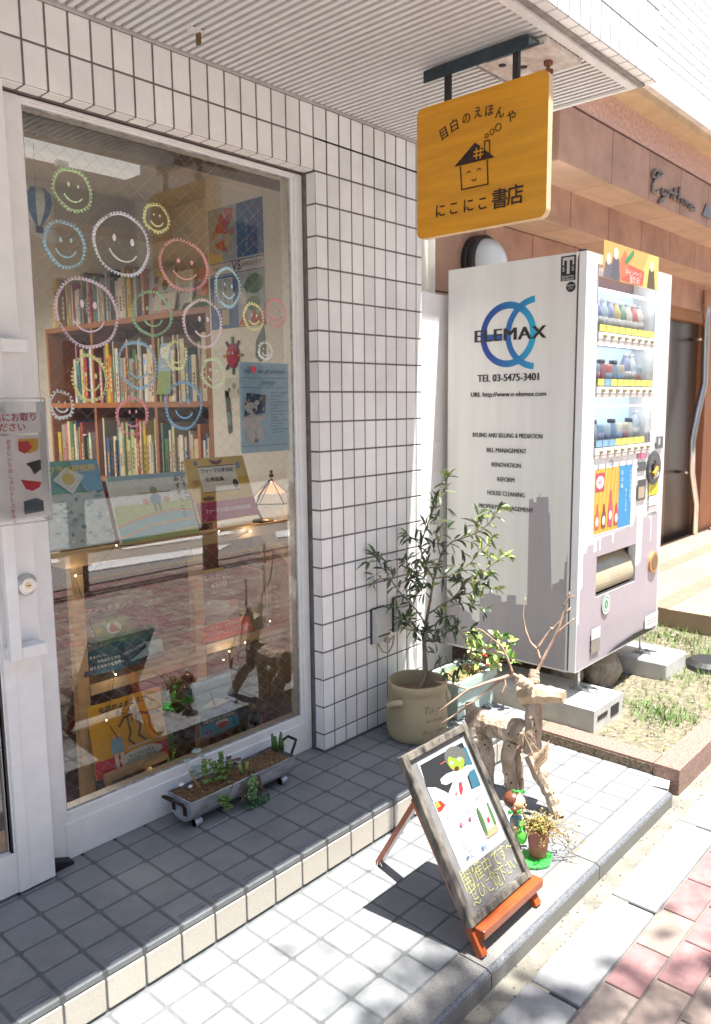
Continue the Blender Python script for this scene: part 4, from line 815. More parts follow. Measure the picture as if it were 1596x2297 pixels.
Q.ell(*qa(500, 590), .215, .105, pc('74746e', .55, .42), rot=-6); Q.ell(*qa(505, 632), .16, .083, pc('a9c23c', .55, .42), rot=-6); Q.ell(*qa(500, 555), .15, .05, pc('74746e', .55, .42), rot=-12); Q.ell(*qa(465, 640), .034, .016, WH); Q.ell(*qa(530, 605), .034, .016, WH); Q.ell(*qa(465, 640), .012, .007, DKG); Q.ell(*qa(530, 605), .012, .007, DKG); Q.ell(*qa(508, 690), .05, .020, pc('6a1f1c', .55, .42))
Q.poly(qp((525, 810), (550, 800), (565, 870), (545, 925), (530, 880)), pc('d2404a', .55, .42)); Q.poly(qp((495, 900), (508, 890), (512, 915), (500, 920)), pc('d2404a', .55, .42))
Q.poly(qp((685, 1060), (765, 1000), (850, 1215), (770, 1290)), pc('e7e2d6', .55, .42)); Q.ell(*qa(730, 1150), .035, .14, pc('5f8d4e', .55, .42), rot=-4); Q.ell(*qa(815, 1100), .03, .14, pc('5f8d4e', .55, .42), rot=-4); Q.poly(qp((765, 1115), (785, 1105), (795, 1145), (775, 1160)), pc('c64038', .55, .42)); Q.poly(qp((770, 1225), (850, 1165), (860, 1230), (775, 1290)), pc('d9b98c', .55, .42)); Q.ell(*qa(545, 1172), .03, .02, pc('d23a50', .55, .42)); Q.ell(*qa(622, 1120), .03, .02, pc('d23a50', .55, .42))
RED = pc('cf3f52', .55, .42); BLU = pc('3f8fc0', .55, .42); GRY = pc('6a6a70', .55, .42)
def qline(body, a, b, s_, m, **k):
    (x0, y0), (x1, y1) = qa(*a), qa(*b); ro = math.degrees(math.atan2((y1 - y0) * Q.h, (x1 - x0) * Q.w)); L_ = math.hypot((x1 - x0) * Q.w, (y1 - y0) * Q.h)
    Q.text(body, (x0 + x1) / 2, (y0 + y1) / 2, s_, m, rot=ro, sx=L_ / (s_ * max(1, sum(1.0 if ord(c) > 255 else .56 for c in body))), **k)
qline('おきにいりのしろいドレスをきて', (415, 1115), (735, 915), .0150, RED, bold=.02); qline('レストランにいきました', (435, 1165), (660, 1020), .0150, RED, bold=.02); qline('2023.7.11', (465, 1230), (535, 1185), .0115, GRY); qline('〜7.30', (560, 1165), (612, 1130), .0115, GRY); qline('にこにこ書店', (625, 1445), (765, 1355), .0145, BLU, bold=.02); qline('目白のえほんや', (605, 1405), (745, 1315), .0085, GRY); qline('いみ新作 絵本原画展', (495, 1000), (605, 940), .0085, GRY)
Q.text('火', *qa(545, 1172), .010, WH); Q.text('日', *qa(622, 1120), .010, WH); Q.poly(qp((580, 1470), (610, 1435), (610, 1460)), BLU)
for k in range(8): Q.line(qp((500 + k * 9, 1265 + k * 18), (640 + k * 3, 1180 + k * 20)), .006, pc('b9bcc4', .55, .42))
Q.done('poster_print')
# scrap of clear plastic under the rear leg
mb = MB(); c0 = V3((.87, -.52, PZ)); 
for k in range(22): 
    a = V3((c0.x + rnd.gauss(0, .018), c0.y + rnd.gauss(0, .014), PZ + rnd.uniform(.001, .022))); mb.poly([a + rv() * .012, a + rv() * .014, a + rv() * .012])
one(mb, 'plastic_scrap', mat('thin_plastic', (.75, .76, .78), .2, var=0, alpha=.35), 'crumpled scrap of clear plastic at the rear leg of the easel', 'plastic scrap')
# ------------------------------------------------------------------ driftwood deer
deer = thing('driftwood_deer', 'deer made of driftwood logs with twig antlers standing on the sunny step', 'wooden deer', (1.5, -.68, PZ))
DRIFT = mat('driftwood', (.52, .42, .32), .75, var=.35, vs=11, col2=(.27, .18, .12), stretch=(2.5, 2.5, .8), bump=.9, bs=45, sharp=.13); TWIG = mat('bare_twig', (.36, .24, .17), .7, var=.3, vs=30); ENDW = mat('cut_wood_end', (.48, .36, .23), .75, var=.2, vs=25)
KNOT = mat('wood_knot', (.06, .035, .022), .9); rD = ZR(1400, 2300, 700); z5b = ZR(1343, 1700, 1343)
def log(name, pts, r, m=DRIFT, n=11, jit=.06, steps=9):
    q = along(pts, steps) if len(pts) == 2 else along(pts, steps + 3); rs = r if isinstance(r, (list, tuple)) else [r, r]
    rr = [rs[0] + (rs[-1] - rs[0]) * i / (len(q) - 1) for i in range(len(q))]
    mb = MB(); q = [p + rv() * rr[i] * .07 for i, p in enumerate(q)]; mb.tube(q, rr, n, m, jit=jit, cap=ENDW)
    if name in ('leg', 'neck', 'body'):
        for k in range(3):
            i = rnd.randrange(1, len(q) - 1); d = (CAM - q[i]); d = (d + rv() * d.length * .5).normalized(); t = (q[i + 1] - q[i]).normalized(); d = (d - t * d.dot(t)).normalized()
            mb.ball(q[i] + d * rr[i] * .96, .0045, 8, KNOT)
    return mb.build(name, None, deer, bevel=.0015)
log('body', [rD(870, 925, D=3.03), rD(1060, 1000, D=2.95), rD(1350, 1075, D=2.845)], [.041, .048]); log('tail', [rA(625, 115, D=3.04), rA(650, 290, D=3.03)], [.018, .024])
log('rump', [rA(640, 270, D=3.0), rA(720, 470, D=2.99)], [.036, .040])
log('neck', [rD(1385, 1250, D=2.84), rD(1400, 1000, D=2.83), rD(1405, 700, D=2.83)], [.033, .029])
hd = log('head', [rD(1298, 735, D=2.85), rD(1400, 730, D=2.83), rD(1560, 735, D=2.79), rD(1668, 748, D=2.765)], [.043, .024], ENDW, 8, .09, 7)
log('ear_stub', [rD(1405, 640, D=2.84), rD(1410, 520, D=2.85)], [.023, .017]); log('ear_stub', [rD(1380, 680, D=2.80), rD(1265, 600, D=2.79)], [.021, .021])
e = rA(1175, 600, D=2.83)
log('leg', [rA(990, 440, D=2.88), rA(950, 570, D=2.895), rA(975, 760, D=2.91), rA(1003, 905, Z=PZ)], [.027, .023]); log('leg', [rA(1165, 560, D=2.83), rA(1230, 720, D=2.80), rA(1330, 910, D=2.78), rA(1388, 1100, Z=PZ)], [.032, .024])
f2 = rA(1062, 860, Z=PZ); log('leg', [rA(1065, 430, D=2.96), rA(1040, 640, D=(f2 - CAM).dot(_f) - .03), f2], [.020, .016]); log('leg', [rA(740, 430, D=2.99), rA(775, 560, D=2.975), V3((rA(775, 640, D=2.96).x, rA(775, 640, D=2.96).y, PZ))], [.034, .026])
def twig(name, pts, r0, r1): q = along(pts, 3 * len(pts)); mb = MB(); mb.tube(q, [r0 + (r1 - r0) * i / (len(q) - 1) for i in range(len(q))], 7, jit=.12); return mb
z7 = lambda x, y, d: z5b(x, y, D=d)
mb = twig('', [z7(808, 1005, 2.85), z7(840, 940, 2.85), z7(880, 865, 2.85), z7(912, 800, 2.84), z7(930, 740, 2.84), z7(945, 680, 2.84), z7(962, 635, 2.83)], .0068, .0024)
for a in ([(905, 820, 2.845), (945, 785, 2.83), (982, 755, 2.82)], [(830, 945, 2.85), (815, 890, 2.86), (785, 865, 2.87), (762, 805, 2.88), (750, 735, 2.88), (762, 660, 2.88)], [(815, 892, 2.86), (862, 822, 2.86), (910, 775, 2.85), (965, 705, 2.84)], [(935, 700, 2.84), (958, 660, 2.83), (985, 655, 2.82)], [(885, 802, 2.85), (872, 795, 2.85)]): t = twig('', [z7(*p) for p in a], .0048, .0022); mb.add(t.v, t.f)
mb.build('antler', TWIG, deer, smooth=True)
rd = lambda p, d: rD(p[0], p[1], D=d)
mb = twig('', [rd(p, d) for p, d in (((1300, 605), 2.79), ((1220, 555), 2.79), ((1150, 588), 2.78), ((1000, 632), 2.77), ((840, 690), 2.76), ((700, 795), 2.75), ((550, 905), 2.74))], .0078, .0026)
for a in ([(1150, 595), (1162, 650), (1125, 735)], [(1140, 602), (1000, 702), (870, 808), (745, 850)], [(870, 808), (720, 915), (568, 1005)], [(840, 690), (700, 648), (565, 622)], [(1222, 552), (1180, 430), (1130, 320), (1040, 250), (960, 182), (880, 150)]): t = twig('', [rd(p, 2.78 - .004 * i) for i, p in enumerate(a)], .005, .0022); mb.add(t.v, t.f)
mb.build('antler', TWIG, deer, smooth=True)
tg = [rA(*p, D=d) for p, d in (((1180, 592), 2.735), ((1308, 452), 2.72), ((1297, 606), 2.72), ((1180, 735), 2.735))]
wt = thing('wooden_tag', 'small wooden name board hung on a string at the chest of the driftwood deer', 'name board', tuple(tg[3])); nn = (tg[1] - tg[0]).cross(tg[3] - tg[0]).normalized(); nn = nn if nn.dot(CAM - tg[0]) > 0 else -nn
mb = MB(); mb.prism(tg, -nn, .012); mb.build('board', mat('tag_wood', (.50, .36, .22), .7, var=.2, vs=6, stretch=(1, 1, 6)), wt, bevel=.002)
mb = MB(); mb.tube([tg[0] - nn * .006, rA(1085, 370, D=2.80), rA(1240, 560, D=2.79), tg[1] - nn * .006], .0016, 6); mb.build('string', mat('hemp_string', (.35, .25, .16), .9), wt)
TP = Panel(tg[3] + nn * .0005, tg[2] - tg[3], tg[0] - tg[3], wt); TP.n = nn; [TP.line([(.14 + .1 * k, .50 + .06 * (k % 2)), (.16 + .1 * k, .78 - .05 * (k % 3))], .035, mat('tag_ink', (.16, .10, .06), .8)) for k in range(8)]; TP.line([(.15, .3), (.8, .3)], .03, mat('tag_ink', (.16, .10, .06), .8)); TP.done('tag_writing')
# ------------------------------------------------------------------ girl figure with pot
gp = rA(1212, 1428, Z=PZ + .012)
girl = thing('girl_figurine', 'small garden figurine of a brown haired girl with green bows standing on a green base', 'figurine', (gp.x - .03, gp.y + .015, PZ))
gr = mat('green_plastic', (.05, .50, .07), .3, var=.1, coat=.3); sk = mat('doll_skin', (.62, .40, .26), .35, var=.05); hb = mat('doll_hair', (.16, .05, .025), .3, var=.2); bl = mat('doll_blue', (.10, .35, .45), .35)
hc = rA(1025, 978, D=2.545); hd_ = (hc - gp)
bs = V3((hc.x, hc.y, PZ))
mb = MB(); mb.prism([(gp.x + (.062 + .008 * math.sin(4 * t)) * math.cos(t) - .008, gp.y + (.05 + .007 * math.cos(3 * t)) * math.sin(t), PZ + .001) for t in (2 * math.pi * i / 24 for i in range(24))], (0, 0, 1), .010); mb.build('base', gr, girl, bevel=.003)
mb = MB(); mb.ball(hc, (.030, .030, .031), 20); nk = V3((hc.x, hc.y, hc.z - .030)); mb.tube([nk + V3((0, 0, .006)), nk - V3((0, 0, .016))], .009, 10); 
for s_ in (-1, 1): mb.tube([nk + V3((.012 * s_, -.006 * s_, -.022)), nk + V3((.022 * s_, -.014 - .006 * s_, -.048)), nk + V3((.026 * s_ + .01, -.026 - .008 * s_, -.066))], [.007, .006, .007], 8)
for s_ in (-1, 1): mb.tube([(bs.x + .009 * s_, bs.y - .004, PZ + .010), (bs.x + .008 * s_, bs.y, PZ + .055)], .008, 10)
fv = (CAM - hc); fv.z = 0; fv.normalize(); fr_ = (fv * .55 + V3((.75, -.45, 0))).normalized(); sd = V3((-fr_.y, fr_.x, 0))
mb.ball(hc + fr_ * .031 - V3((0, 0, .004)), .0035, 8); mb.build('body', sk, girl, smooth=True)
mb = MB()
mb.ball(hc + V3((0, 0, .007)) - fr_ * .011, (.0305, .0305, .028), 20); mb.ball(hc - sd * .030 - V3((0, 0, .012)), .012, 10); mb.ball(hc + sd * .030 - V3((0, 0, .012)), .012, 10); mb.build('hair', hb, girl, smooth=True)
mb = MB(); 
for s_ in (-1, 1): mb.ball(hc + fr_ * .0285 + sd * .010 * s_ + V3((0, 0, .003)), (.0035, .0035, .005), 8)
mb.build('eye', mat('doll_eye', (.05, .025, .015), .25), girl, smooth=True)
mb = MB(); mb.tube([hc + fr_ * .0285 + sd * s_ * .008 - V3((0, 0, .013 + .003 * (1 - abs(s_)))) for s_ in (-1, -.5, 0, .5, 1)], .0012, 5); mb.build('mouth', mat('doll_mouth', (.4, .08, .07), .5), girl)
for c_, s_ in ((hc + V3((.006, -.004, .036)), 1.), (hc - sd * .034 - V3((0, 0, .016)) if sd.dot(_r) > 0 else hc + sd * .034 - V3((0, 0, .016)), 1.)):
    mb = MB(); mb.ball(c_, .005, 8)
    for k in (-1, 1): mb.add([c_, c_ + _r * .019 * k + V3((0, 0, .009)), c_ + _r * .021 * k - V3((0, 0, .008))] + [c_ - _f * .006, c_ + _r * .019 * k + V3((0, 0, .009)) - _f * .006, c_ + _r * .021 * k - V3((0, 0, .008)) - _f * .006], [(0, 1, 2), (3, 5, 4), (0, 3, 4, 1), (1, 4, 5, 2), (2, 5, 3, 0)])
    mb.build('bow', gr, girl, bevel=.0015)
mb = MB(); zz = nk.z - .014; mb.lathe([(.011, zz), (.019, zz - .012), (.021, zz - .03), (.02, zz - .035)], (bs.x, bs.y, 0), 16); mb.build('shirt', bl, girl, smooth=True)
mb = MB(); mb.lathe([(.020, zz - .033), (.027, zz - .06), (.030, PZ + .045), (.0, PZ + .043)], (bs.x, bs.y, 0), 16); mb.build('skirt', gr, girl, smooth=True)
bgc = rA(1075, 1275, D=2.50); mb = MB(); mb.ball(bgc, (.018, .016, .024), 12); mb.tube([bgc + V3((-.01, 0, .018)), bgc + V3((-.008, 0, .05)), bgc + V3((.008, 0, .05)), bgc + V3((.01, 0, .018))], .003, 6); mb.build('bag', mat('lime_plastic', (.10, .62, .05), .3, coat=.3), girl, smooth=True)
pot2 = thing('red_flower_pot', 'little worn red flower pot of drying thin stemmed plant beside the girl figurine', 'flower pot', (gp.x, gp.y, PZ + .012))
RP = mat('worn_red_pot', (.42, .105, .10), .45, var=.25, vs=14, col2=(.33, .085, .07))
mb = MB(); ph = .092; mb.lathe([(.0, 0), (.0265, 0), (.037, ph - .004), (.039, ph), (.035, ph), (.034, ph - .012)], (gp.x, gp.y, PZ + .013), 28); mb.build('pot', RP, pot2, smooth=False, bevel=.001)
mb = MB(); mb.lathe([(.0345, 0), (0, .004)], (gp.x, gp.y, PZ + .013 + ph - .011), 20); mb.build('soil', mat('potting_soil', (.09, .05, .03), .95, var=.5, vs=120, bump=.8, bs=200), pot2)
tw, lf = MB(), MB(); r8 = random.Random(4); top = V3((gp.x, gp.y, PZ + .013 + ph))
for k in range(95):
    a = r8.uniform(0, 6.28); out = r8.choice((.035, .05, .06, .085)); p = top + V3((r8.gauss(0, .014), r8.gauss(0, .014), -.008)); q = [p]; d = V3((math.cos(a), math.sin(a), r8.uniform(.2, 2.2))).normalized(); droop = r8.uniform(.02, .20)
    if k < 26: d = (V3((.75, -.5, .35)) + rv() * .45).normalized(); out = r8.uniform(.08, .16); droop = r8.uniform(.12, .26)
    n = 7
    for i in range(n): d = (d + V3((0, 0, -droop)) + rv() * .22).normalized(); q.append(q[-1] + d * out / n)
    q = [V3((v.x, v.y, max(v.z, PZ + .004))) for v in q]; tw.tube(q, .0007, 4)
    for i in range(1, n + 1):
        for w_ in range(2 if k < 26 else 4):
            if r8.random() < .75: leaf(lf, q[i] + rv() * .004, rv(), rv(), r8.uniform(.005, .010), r8.uniform(.004, .006))
tw.build('stems', mat('dry_stem', (.22, .13, .06), .8), pot2); lf.build('foliage', mat('dry_leaf', (.42, .32, .10), .65, var=.35, vs=60, col2=(.24, .22, .05)), pot2)
# ------------------------------------------------------------------ olive tree in a woven pot
fc = A(941, 1674, Z=0); PR = .122; hv = V3((_f.x, _f.y, 0)).normalized(); pcn = V3((fc.x, fc.y, 0)) + hv * (PR * .93); PH = .232
olive = thing('potted_olive_tree', 'young olive tree in a cream woven texture pot against the tiled pier', 'potted tree', tuple(pcn))
def weave_mat():
    m = mat('woven_cream', (.60, .49, .30), .85, var=.12, vs=7, bump=.01); nt = m.node_tree; N = nt.nodes; L = nt.links.new; p = N['Principled BSDF']
    tc = N.new('ShaderNodeUVMap'); tc.uv_map = 'weave'
    w = []
    br = N.new('ShaderNodeTexBrick'); br.inputs['Scale'].default_value = 1; br.inputs['Mortar Size'].default_value = .16; br.inputs['Mortar Smooth'].default_value = 1.; br.inputs['Brick Width'].default_value = 1.25; br.inputs['Row Height'].default_value = .8
    L(tc.outputs[0], br.inputs['Vector']); bp = N.new('ShaderNodeBump'); bp.inputs['Strength'].default_value = .9; bp.inputs['Distance'].default_value = .0035; bp.invert = True; L(br.outputs['Fac'], bp.inputs['Height']); L(bp.outputs[0], p.inputs['Normal']); return m
WV = weave_mat()
prof = [(.0, .0), (.102, .0), (.113, .006), (.120, .03), (.124, .07), (.120, .13), (.113, .18), (.1125, .196), (.119, .203), (.1205, .222), (.117, .231), (.111, .232), (.106, .226), (.103, .19), (.103, .16)]
mb = MB(); mb.lathe(prof, pcn, 64, None, None, lambda t, z: 1 + .014 * math.sin(3 * t + 20 * z) + .008 * math.sin(7 * t + 30 * z) + .004 * math.sin(13 * t - 55 * z)); po_ = mb.build('pot', WV, olive, smooth=True)
me = po_.data; uvl = me.uv_layers.new(name='weave')
for pl_ in me.polygons:
    for li in pl_.loop_indices:
        c = me.vertices[me.loops[li].vertex_index].co - pcn; a = math.atan2(c.y, c.x)
        if a < 0 and pl_.center.y > pcn.y - 1e-9 and abs(pl_.center.x - pcn.x) > .05 and pl_.center.x < pcn.x: a += 2 * math.pi
        uvl.data[li].uv = (a / (2 * math.pi) * 165, (c.z + c.xy.length * .5) / .0048)
for dx in (-1, 1):
    side = _r0 * dx; c0 = pcn + side * .113; hh = hv * -.3
    t0 = (side * .75 - hv * .66).normalized() if dx < 0 else (side * .9 + hv * .4).normalized(); tt = V3((-t0.y, t0.x, 0))
    mb = MB(); mb.tube([pcn + t0 * .112 + tt * .04 + V3((0, 0, .170)), pcn + t0 * .130 + tt * .030 + V3((0, 0, .176)), pcn + t0 * .134 + V3((0, 0, .164)), pcn + t0 * .130 - tt * .030 + V3((0, 0, .148)), pcn + t0 * .112 - tt * .042 + V3((0, 0, .142))], .0125, 12); mb.build('pot_handle', mat('woven_handle', (.56, .475, .30), .85, var=.15, vs=60, bump=.6, bs=160), olive, smooth=True, sub=1)
mb = MB(); mb.lathe([(.1035, .0), (.07, .006), (0, .008)], pcn + V3((0, 0, .178)), 28); mb.build('soil', mat('bark_mulch', (.26, .17, .09), .95, var=.6, vs=70, bump=1., bs=120), olive)
tx = (-hv + _r0 * .55).normalized(); tu = V3((-tx.y, tx.x, 0)); tu = tu if tu.dot(_r0) > 0 else -tu
WP = Panel(pcn + tx * .1225 - tu * .06 + V3((0, 0, .05)), tu * .12, V3((0, 0, .11)), olive); WI = mat('pot_ink', (.06, .045, .03), .8)
WP.text('Tu es', .45, .88, .042, WI, shear=.3, bold=-.02, name='pot_writing'); WP.text('un jardin', .52, .50, .024, WI, shear=.3, bold=-.015, name='pot_writing'); WP.text('de plantes', .45, .12, .026, WI, shear=.3, bold=-.015, name='pot_writing')
rC = ZR(1350, 1750, 700); D0 = (pcn - CAM).dot(_f); base = pcn + V3((-.005, .0, .18))
def br(pts, d0, d1): n = len(pts); return [rC(x, y, D=D0 + d0 + (d1 - d0) * i / (n - 1)) for i, (x, y) in enumerate(pts)]
K1 = rD(475, 560, D=D0); K2 = rC(590, 1380, D=D0); K3 = rC(655, 1000, D=D0 - .02)
trunk = [base, rD(450, 640, D=D0), K1, rC(575, 1560, D=D0), K2, rC(625, 1190, D=D0 - .01), K3]
BR = [([K3] + br([(700, 850), (740, 740), (820, 670), (930, 635), (1050, 590), (1150, 500), (1230, 380)], -.03, -.10), .0042), ([K3] + br([(600, 900), (555, 800), (545, 690), (590, 560), (640, 430), (690, 320), (745, 210), (765, 120)], .0, .05), .0042),
      ([K2] + br([(500, 1250), (400, 1150), (330, 1060), (260, 950), (200, 880), (165, 800)], -.02, -.08), .0036), (br([(480, 1210), (530, 1080), (510, 960), (470, 880), (420, 850)], -.02, .0), .0028), ([rC(620, 1290, D=D0)] + br([(720, 1220), (800, 1180), (870, 1110), (945, 1010), (1050, 950), (1150, 880), (1230, 820), (1290, 800)], -.03, -.12), .0036),
      (br([(760, 1200), (860, 1140), (960, 1120), (1060, 1070), (1170, 1075)], -.03, -.06), .0024), (br([(800, 1230), (900, 1200), (1000, 1210), (1080, 1260)], -.02, .03), .0022), (br([(660, 990), (780, 970), (880, 930), (980, 850), (1080, 740), (1120, 690)], -.02, .04), .0026), (br([(720, 800), (690, 700), (720, 620), (700, 520), (680, 490)], .0, .04), .0022),
      ([K1] + [rD(x, y, D=D0 - .02 * i) for i, (x, y) in enumerate([(560, 500), (640, 470), (720, 440), (790, 440)])], .0026), (br([(590, 1460), (680, 1430), (780, 1420), (880, 1440), (960, 1450)], -.03, -.05), .0026), (br([(580, 1500), (480, 1420), (420, 1360), (380, 1330)], -.03, -.06), .0026), (br([(330, 1060), (420, 1010), (500, 1000)], -.03, .02), .002), (br([(640, 1100), (560, 1000), (600, 880)], -.03, .02), .002), (br([(1050, 590), (1010, 520), (1040, 450)], -.06, -.1), .002), (br([(940, 1010), (1010, 1050), (1080, 1010)], -.06, -.08), .002), (br([(540, 690), (470, 640), (430, 610)], 0, .03), .002)]
mb = MB(); q = along(trunk, 16); mb.tube(q, [.0115 - .0075 * i / 16 for i in range(17)], 8, jit=.08)
for pts, r_ in BR: q = along(pts, 14); mb.tube(q, [r_ * .8 * (1 - .75 * i / 14) + .0007 for i in range(15)], 6)
lf = MB(); r9 = random.Random(12); OL = [mat('olive_leaf_dark', (.06, .088, .045), .38, var=.2, vs=30), mat('olive_leaf', (.11, .155, .06), .4, var=.2, vs=30), mat('olive_leaf_fresh', (.27, .34, .07), .45, var=.2, vs=30), mat('olive_leaf_grey', (.18, .23, .13), .5, var=.1, vs=30)]
def spray(p, d, n, fresh):
    for _ in range(n):
        dd = (d * .8 + rv() * .75 + V3((0, 0, -.08))).normalized(); leaf(lf, p + rv() * .003, dd, V3((0, 0, 1)) + rv() * .6, r9.uniform(.036, .066), r9.uniform(.011, .0165), OL[r9.choices((0, 1, 2, 3), (2, 3, 5, 2) if fresh else (6, 4, .5, 1.2))[0]], .3, r9.uniform(0, .3))
for bi, (pts, r_) in enumerate(BR):
    T = sum((V3(pts[i + 1]) - V3(pts[i])).length for i in range(len(pts) - 1)); n = max(5, int(T / .020)); q = along(pts, n)
    for i in range(2 if bi not in (2, 4) else 3, n + 1):
        d = (q[i] - q[i - 1]).normalized()
        for k in range(2): 
            s_ = d.cross(rv()).normalized(); spray(q[i], (d * .55 + s_ * .8), 1, bi in (0, 4, 5, 7, 14) and i > n * .45)
        if r9.random() < .35:
            tip = q[i] + (d * .4 + rv()).normalized() * r9.uniform(.03, .06); mb.tube([q[i], tip], .0008, 4); spray(tip, (tip - q[i]).normalized(), 3, bi in (0, 4, 5, 7, 14) and i > n * .45)
    spray(q[-1], (q[-1] - q[-2]).normalized(), 5, bi in (0, 1, 4, 5, 7))
for x, y in ((600, 1440), (560, 1540), (420, 1360), (650, 1540), (860, 1420), (510, 1450), (720, 1330)): 
    p = rC(x, y, D=D0 - .03); mb.tube([rC(590, 1460, D=D0), p], .0011, 4); spray(p, V3((0, 0, .6)), 9, False)
mb.build('stems', mat('olive_bark', (.22, .17, .11), .8, var=.3, vs=40), olive, smooth=True); lf.build('foliage', None, olive)
# ------------------------------------------------------------------ pale green planter box
gx0 = 1.756; gy0 = -.214; gx1 = rD(1075, 795, Z=0).x
zt_ = rD(765, 640, Y=gy0).z
gb = thing('planter_box', 'pale green wooden planter box with variegated shrub and red berries beside the pot', 'planter box', ((gx0 + gx1) / 2, gy0 + .08, 0))
PG = mat('pale_green_paint', (.42, .53, .48), .7, var=.12, vs=9, stretch=(1, 1, 5), bump=.15, bs=60)
mb = MB(); gd = .17; e_ = .012; zr = zt_ - .034
mb.box((gx0 + e_, gy0 + .003, 0.006), (gx1 - e_, gy0 + .018, zr)); mb.box((gx0 + e_, gy0 + gd - .018, 0.006), (gx1 - e_, gy0 + gd, zr)); mb.box((gx0 + e_, gy0 + .0185, .006), (gx0 + e_ + .014, gy0 + gd - .0185, zr)); mb.box((gx1 - e_ - .014, gy0 + .0185, .006), (gx1 - e_, gy0 + gd - .0185, zr))
for x in (gx0 + e_, gx1 - e_ - .03): mb.box((x, gy0 + .001, 0), (x + .03, gy0 + .0028, zr))
mb.build('box', PG, gb)
mb = MB(); mb.box((gx0, gy0 - .010, zr), (gx1, gy0 + .012, zt_)); mb.box((gx0, gy0 + gd - .004, zr), (gx1, gy0 + gd + .012, zt_)); mb.box((gx0, gy0 + .0125, zr), (gx0 + .02, gy0 + gd - .0045, zt_)); mb.box((gx1 - .02, gy0 + .0125, zr), (gx1, gy0 + gd - .0045, zt_)); mb.build('rim', PG, gb, bevel=.002)
mb = MB(); mb.box((gx0 + .027, gy0 + .019, .02), (gx1 - .027, gy0 + gd - .019, zt_ - .016)); mb.build('soil', mat('bark_mulch', (.26, .17, .09), .95, var=.6, vs=70, bump=1., bs=120), gb)
st, vf, be, ms = MB(), MB(), MB(), MB(); r10 = random.Random(6); VL = [mat('variegated_leaf', (.40, .46, .12), .4, var=.3, vs=60, col2=(.16, .30, .06)), mat('variegated_pale', (.60, .60, .28), .4, var=.2, vs=60, col2=(.42, .48, .15)), mat('shrub_green', (.16, .32, .07), .4, var=.25, vs=40)]
gtop = zt_ - .014; yc = gy0 + gd * .5
for x, y, d in ((900, 340, .0), (970, 330, -.02), (1060, 230, .03), (1120, 250, .02), (1215, 285, -.03), (1215, 430, -.05), (1080, 390, -.03), (1090, 300, .04), (940, 230, .03), (860, 300, .06), (880, 190, .08), (990, 420, -.03), (920, 440, -.02), (1050, 470, -.04)):
    D1 = (V3(((gx0 + gx1) / 2, yc, gtop)) - CAM).dot(_f); p = rD(x, y, D=D1 + d); b_ = V3((min(gx1 - .04, max(gx0 + .04, p.x * .6 + .4 * (gx0 + gx1) / 2)), yc + r10.uniform(-.03, .03), gtop)); q = [b_, b_.lerp(p, .5) + V3((0, 0, .012)), p]; st.tube(along(q, 6), .0017, 5)
    for k in range(8): leaf(vf, p + rv() * .012, (rv() + V3((0, 0, .25))).normalized(), V3((0, 0, 1)) + rv() * .5, r10.uniform(.030, .050), r10.uniform(.019, .028), VL[r10.choices((0, 1, 2), (4, 3, 2))[0]], .2, .15)
for x, y in ((968, 393), (992, 403), (1010, 472), (1000, 478)): be.ball(rD(x, y, D=D1 - .05), .0062, 10)
for k in range(260): leaf(ms, (r10.uniform(gx0 + .03, gx1 - .03), r10.uniform(gy0 + .02, gy0 + gd - .02), gtop + r10.uniform(-.004, .012)), rv() + V3((0, 0, .5)), rv(), .010, .007)
st.build('stems', mat('shrub_stem', (.26, .15, .09), .7), gb); vf.build('foliage', None, gb); be.build('berries', mat('red_berry', (.55, .02, .03), .2, coat=.5), gb, smooth=True); ms.build('ground_cover', mat('moss_green', (.22, .33, .08), .7, var=.3, vs=40), gb)
# ------------------------------------------------------------------ wall sockets
GB = mat('grey_plastic', (.56, .55, .52), .5, var=.06, vs=20); GBD = mat('grey_gasket', (.05, .05, .05), .6)
for (xa, za, lb) in ((1.462, .365, 'grey weatherproof wall socket with a plug and cord, left of two on the tiled pier'), (1.600, .385, 'grey weatherproof wall socket half hidden by the olive tree, right of two')):
    o = thing('wall_socket', lb, 'wall socket', (xa + .035, 0, za)); w_, h_ = .074, .142
    mb = MB(); mb.box((xa - .004, -.006, za - .002), (xa + w_ + .004, -.0002, za + h_ + .004)); mb.build('gasket', GBD, o, bevel=.002)
    pr = [(-.0065, za), (-.030, za + .004), (-.040, za + .030), (-.040, za + .045), (-.026, za + h_ - .008), (-.018, za + h_), (-.0065, za + h_)]
    mb = MB(); mb.prism([(xa, y, z) for y, z in pr], (1, 0, 0), w_); mb.build('cover', GB, o, bevel=.004)
    mb = MB(); mb.box((xa + .002, -.0425, za + .034), (xa + w_ - .002, -.0395, za + .040), GBD); M = Matrix.Rotation(R(90), 3, 'X'); mb.lathe([(.004, 0), (.004, .0015), (0, .0015)], (xa + w_ * .6, -.0262, za + h_ - .022), 10, GBD, M); mb.build('flap_gap', None, o)
    if xa < 1.5:
        mb = MB(); mb.lathe([(.011, 0), (.011, .016), (.006, .02), (0, .02)], (xa + w_ * .72, -.034, za + .012), 12, None, M); mb.tube([(xa + w_ * .3, -.02, za), (xa + w_ * .5, -.03, za - .035), (xa + w_ * .9, -.035, za - .048), (xa + w_ * 1.3, -.035, za - .02), (xa + w_ * 1.35, -.04, za + .02), (xa + w_ * .8, -.054, za + .016)], .0035, 8); mb.build('plug_cord', mat('beige_cord', (.42, .36, .27), .6), o, smooth=True)
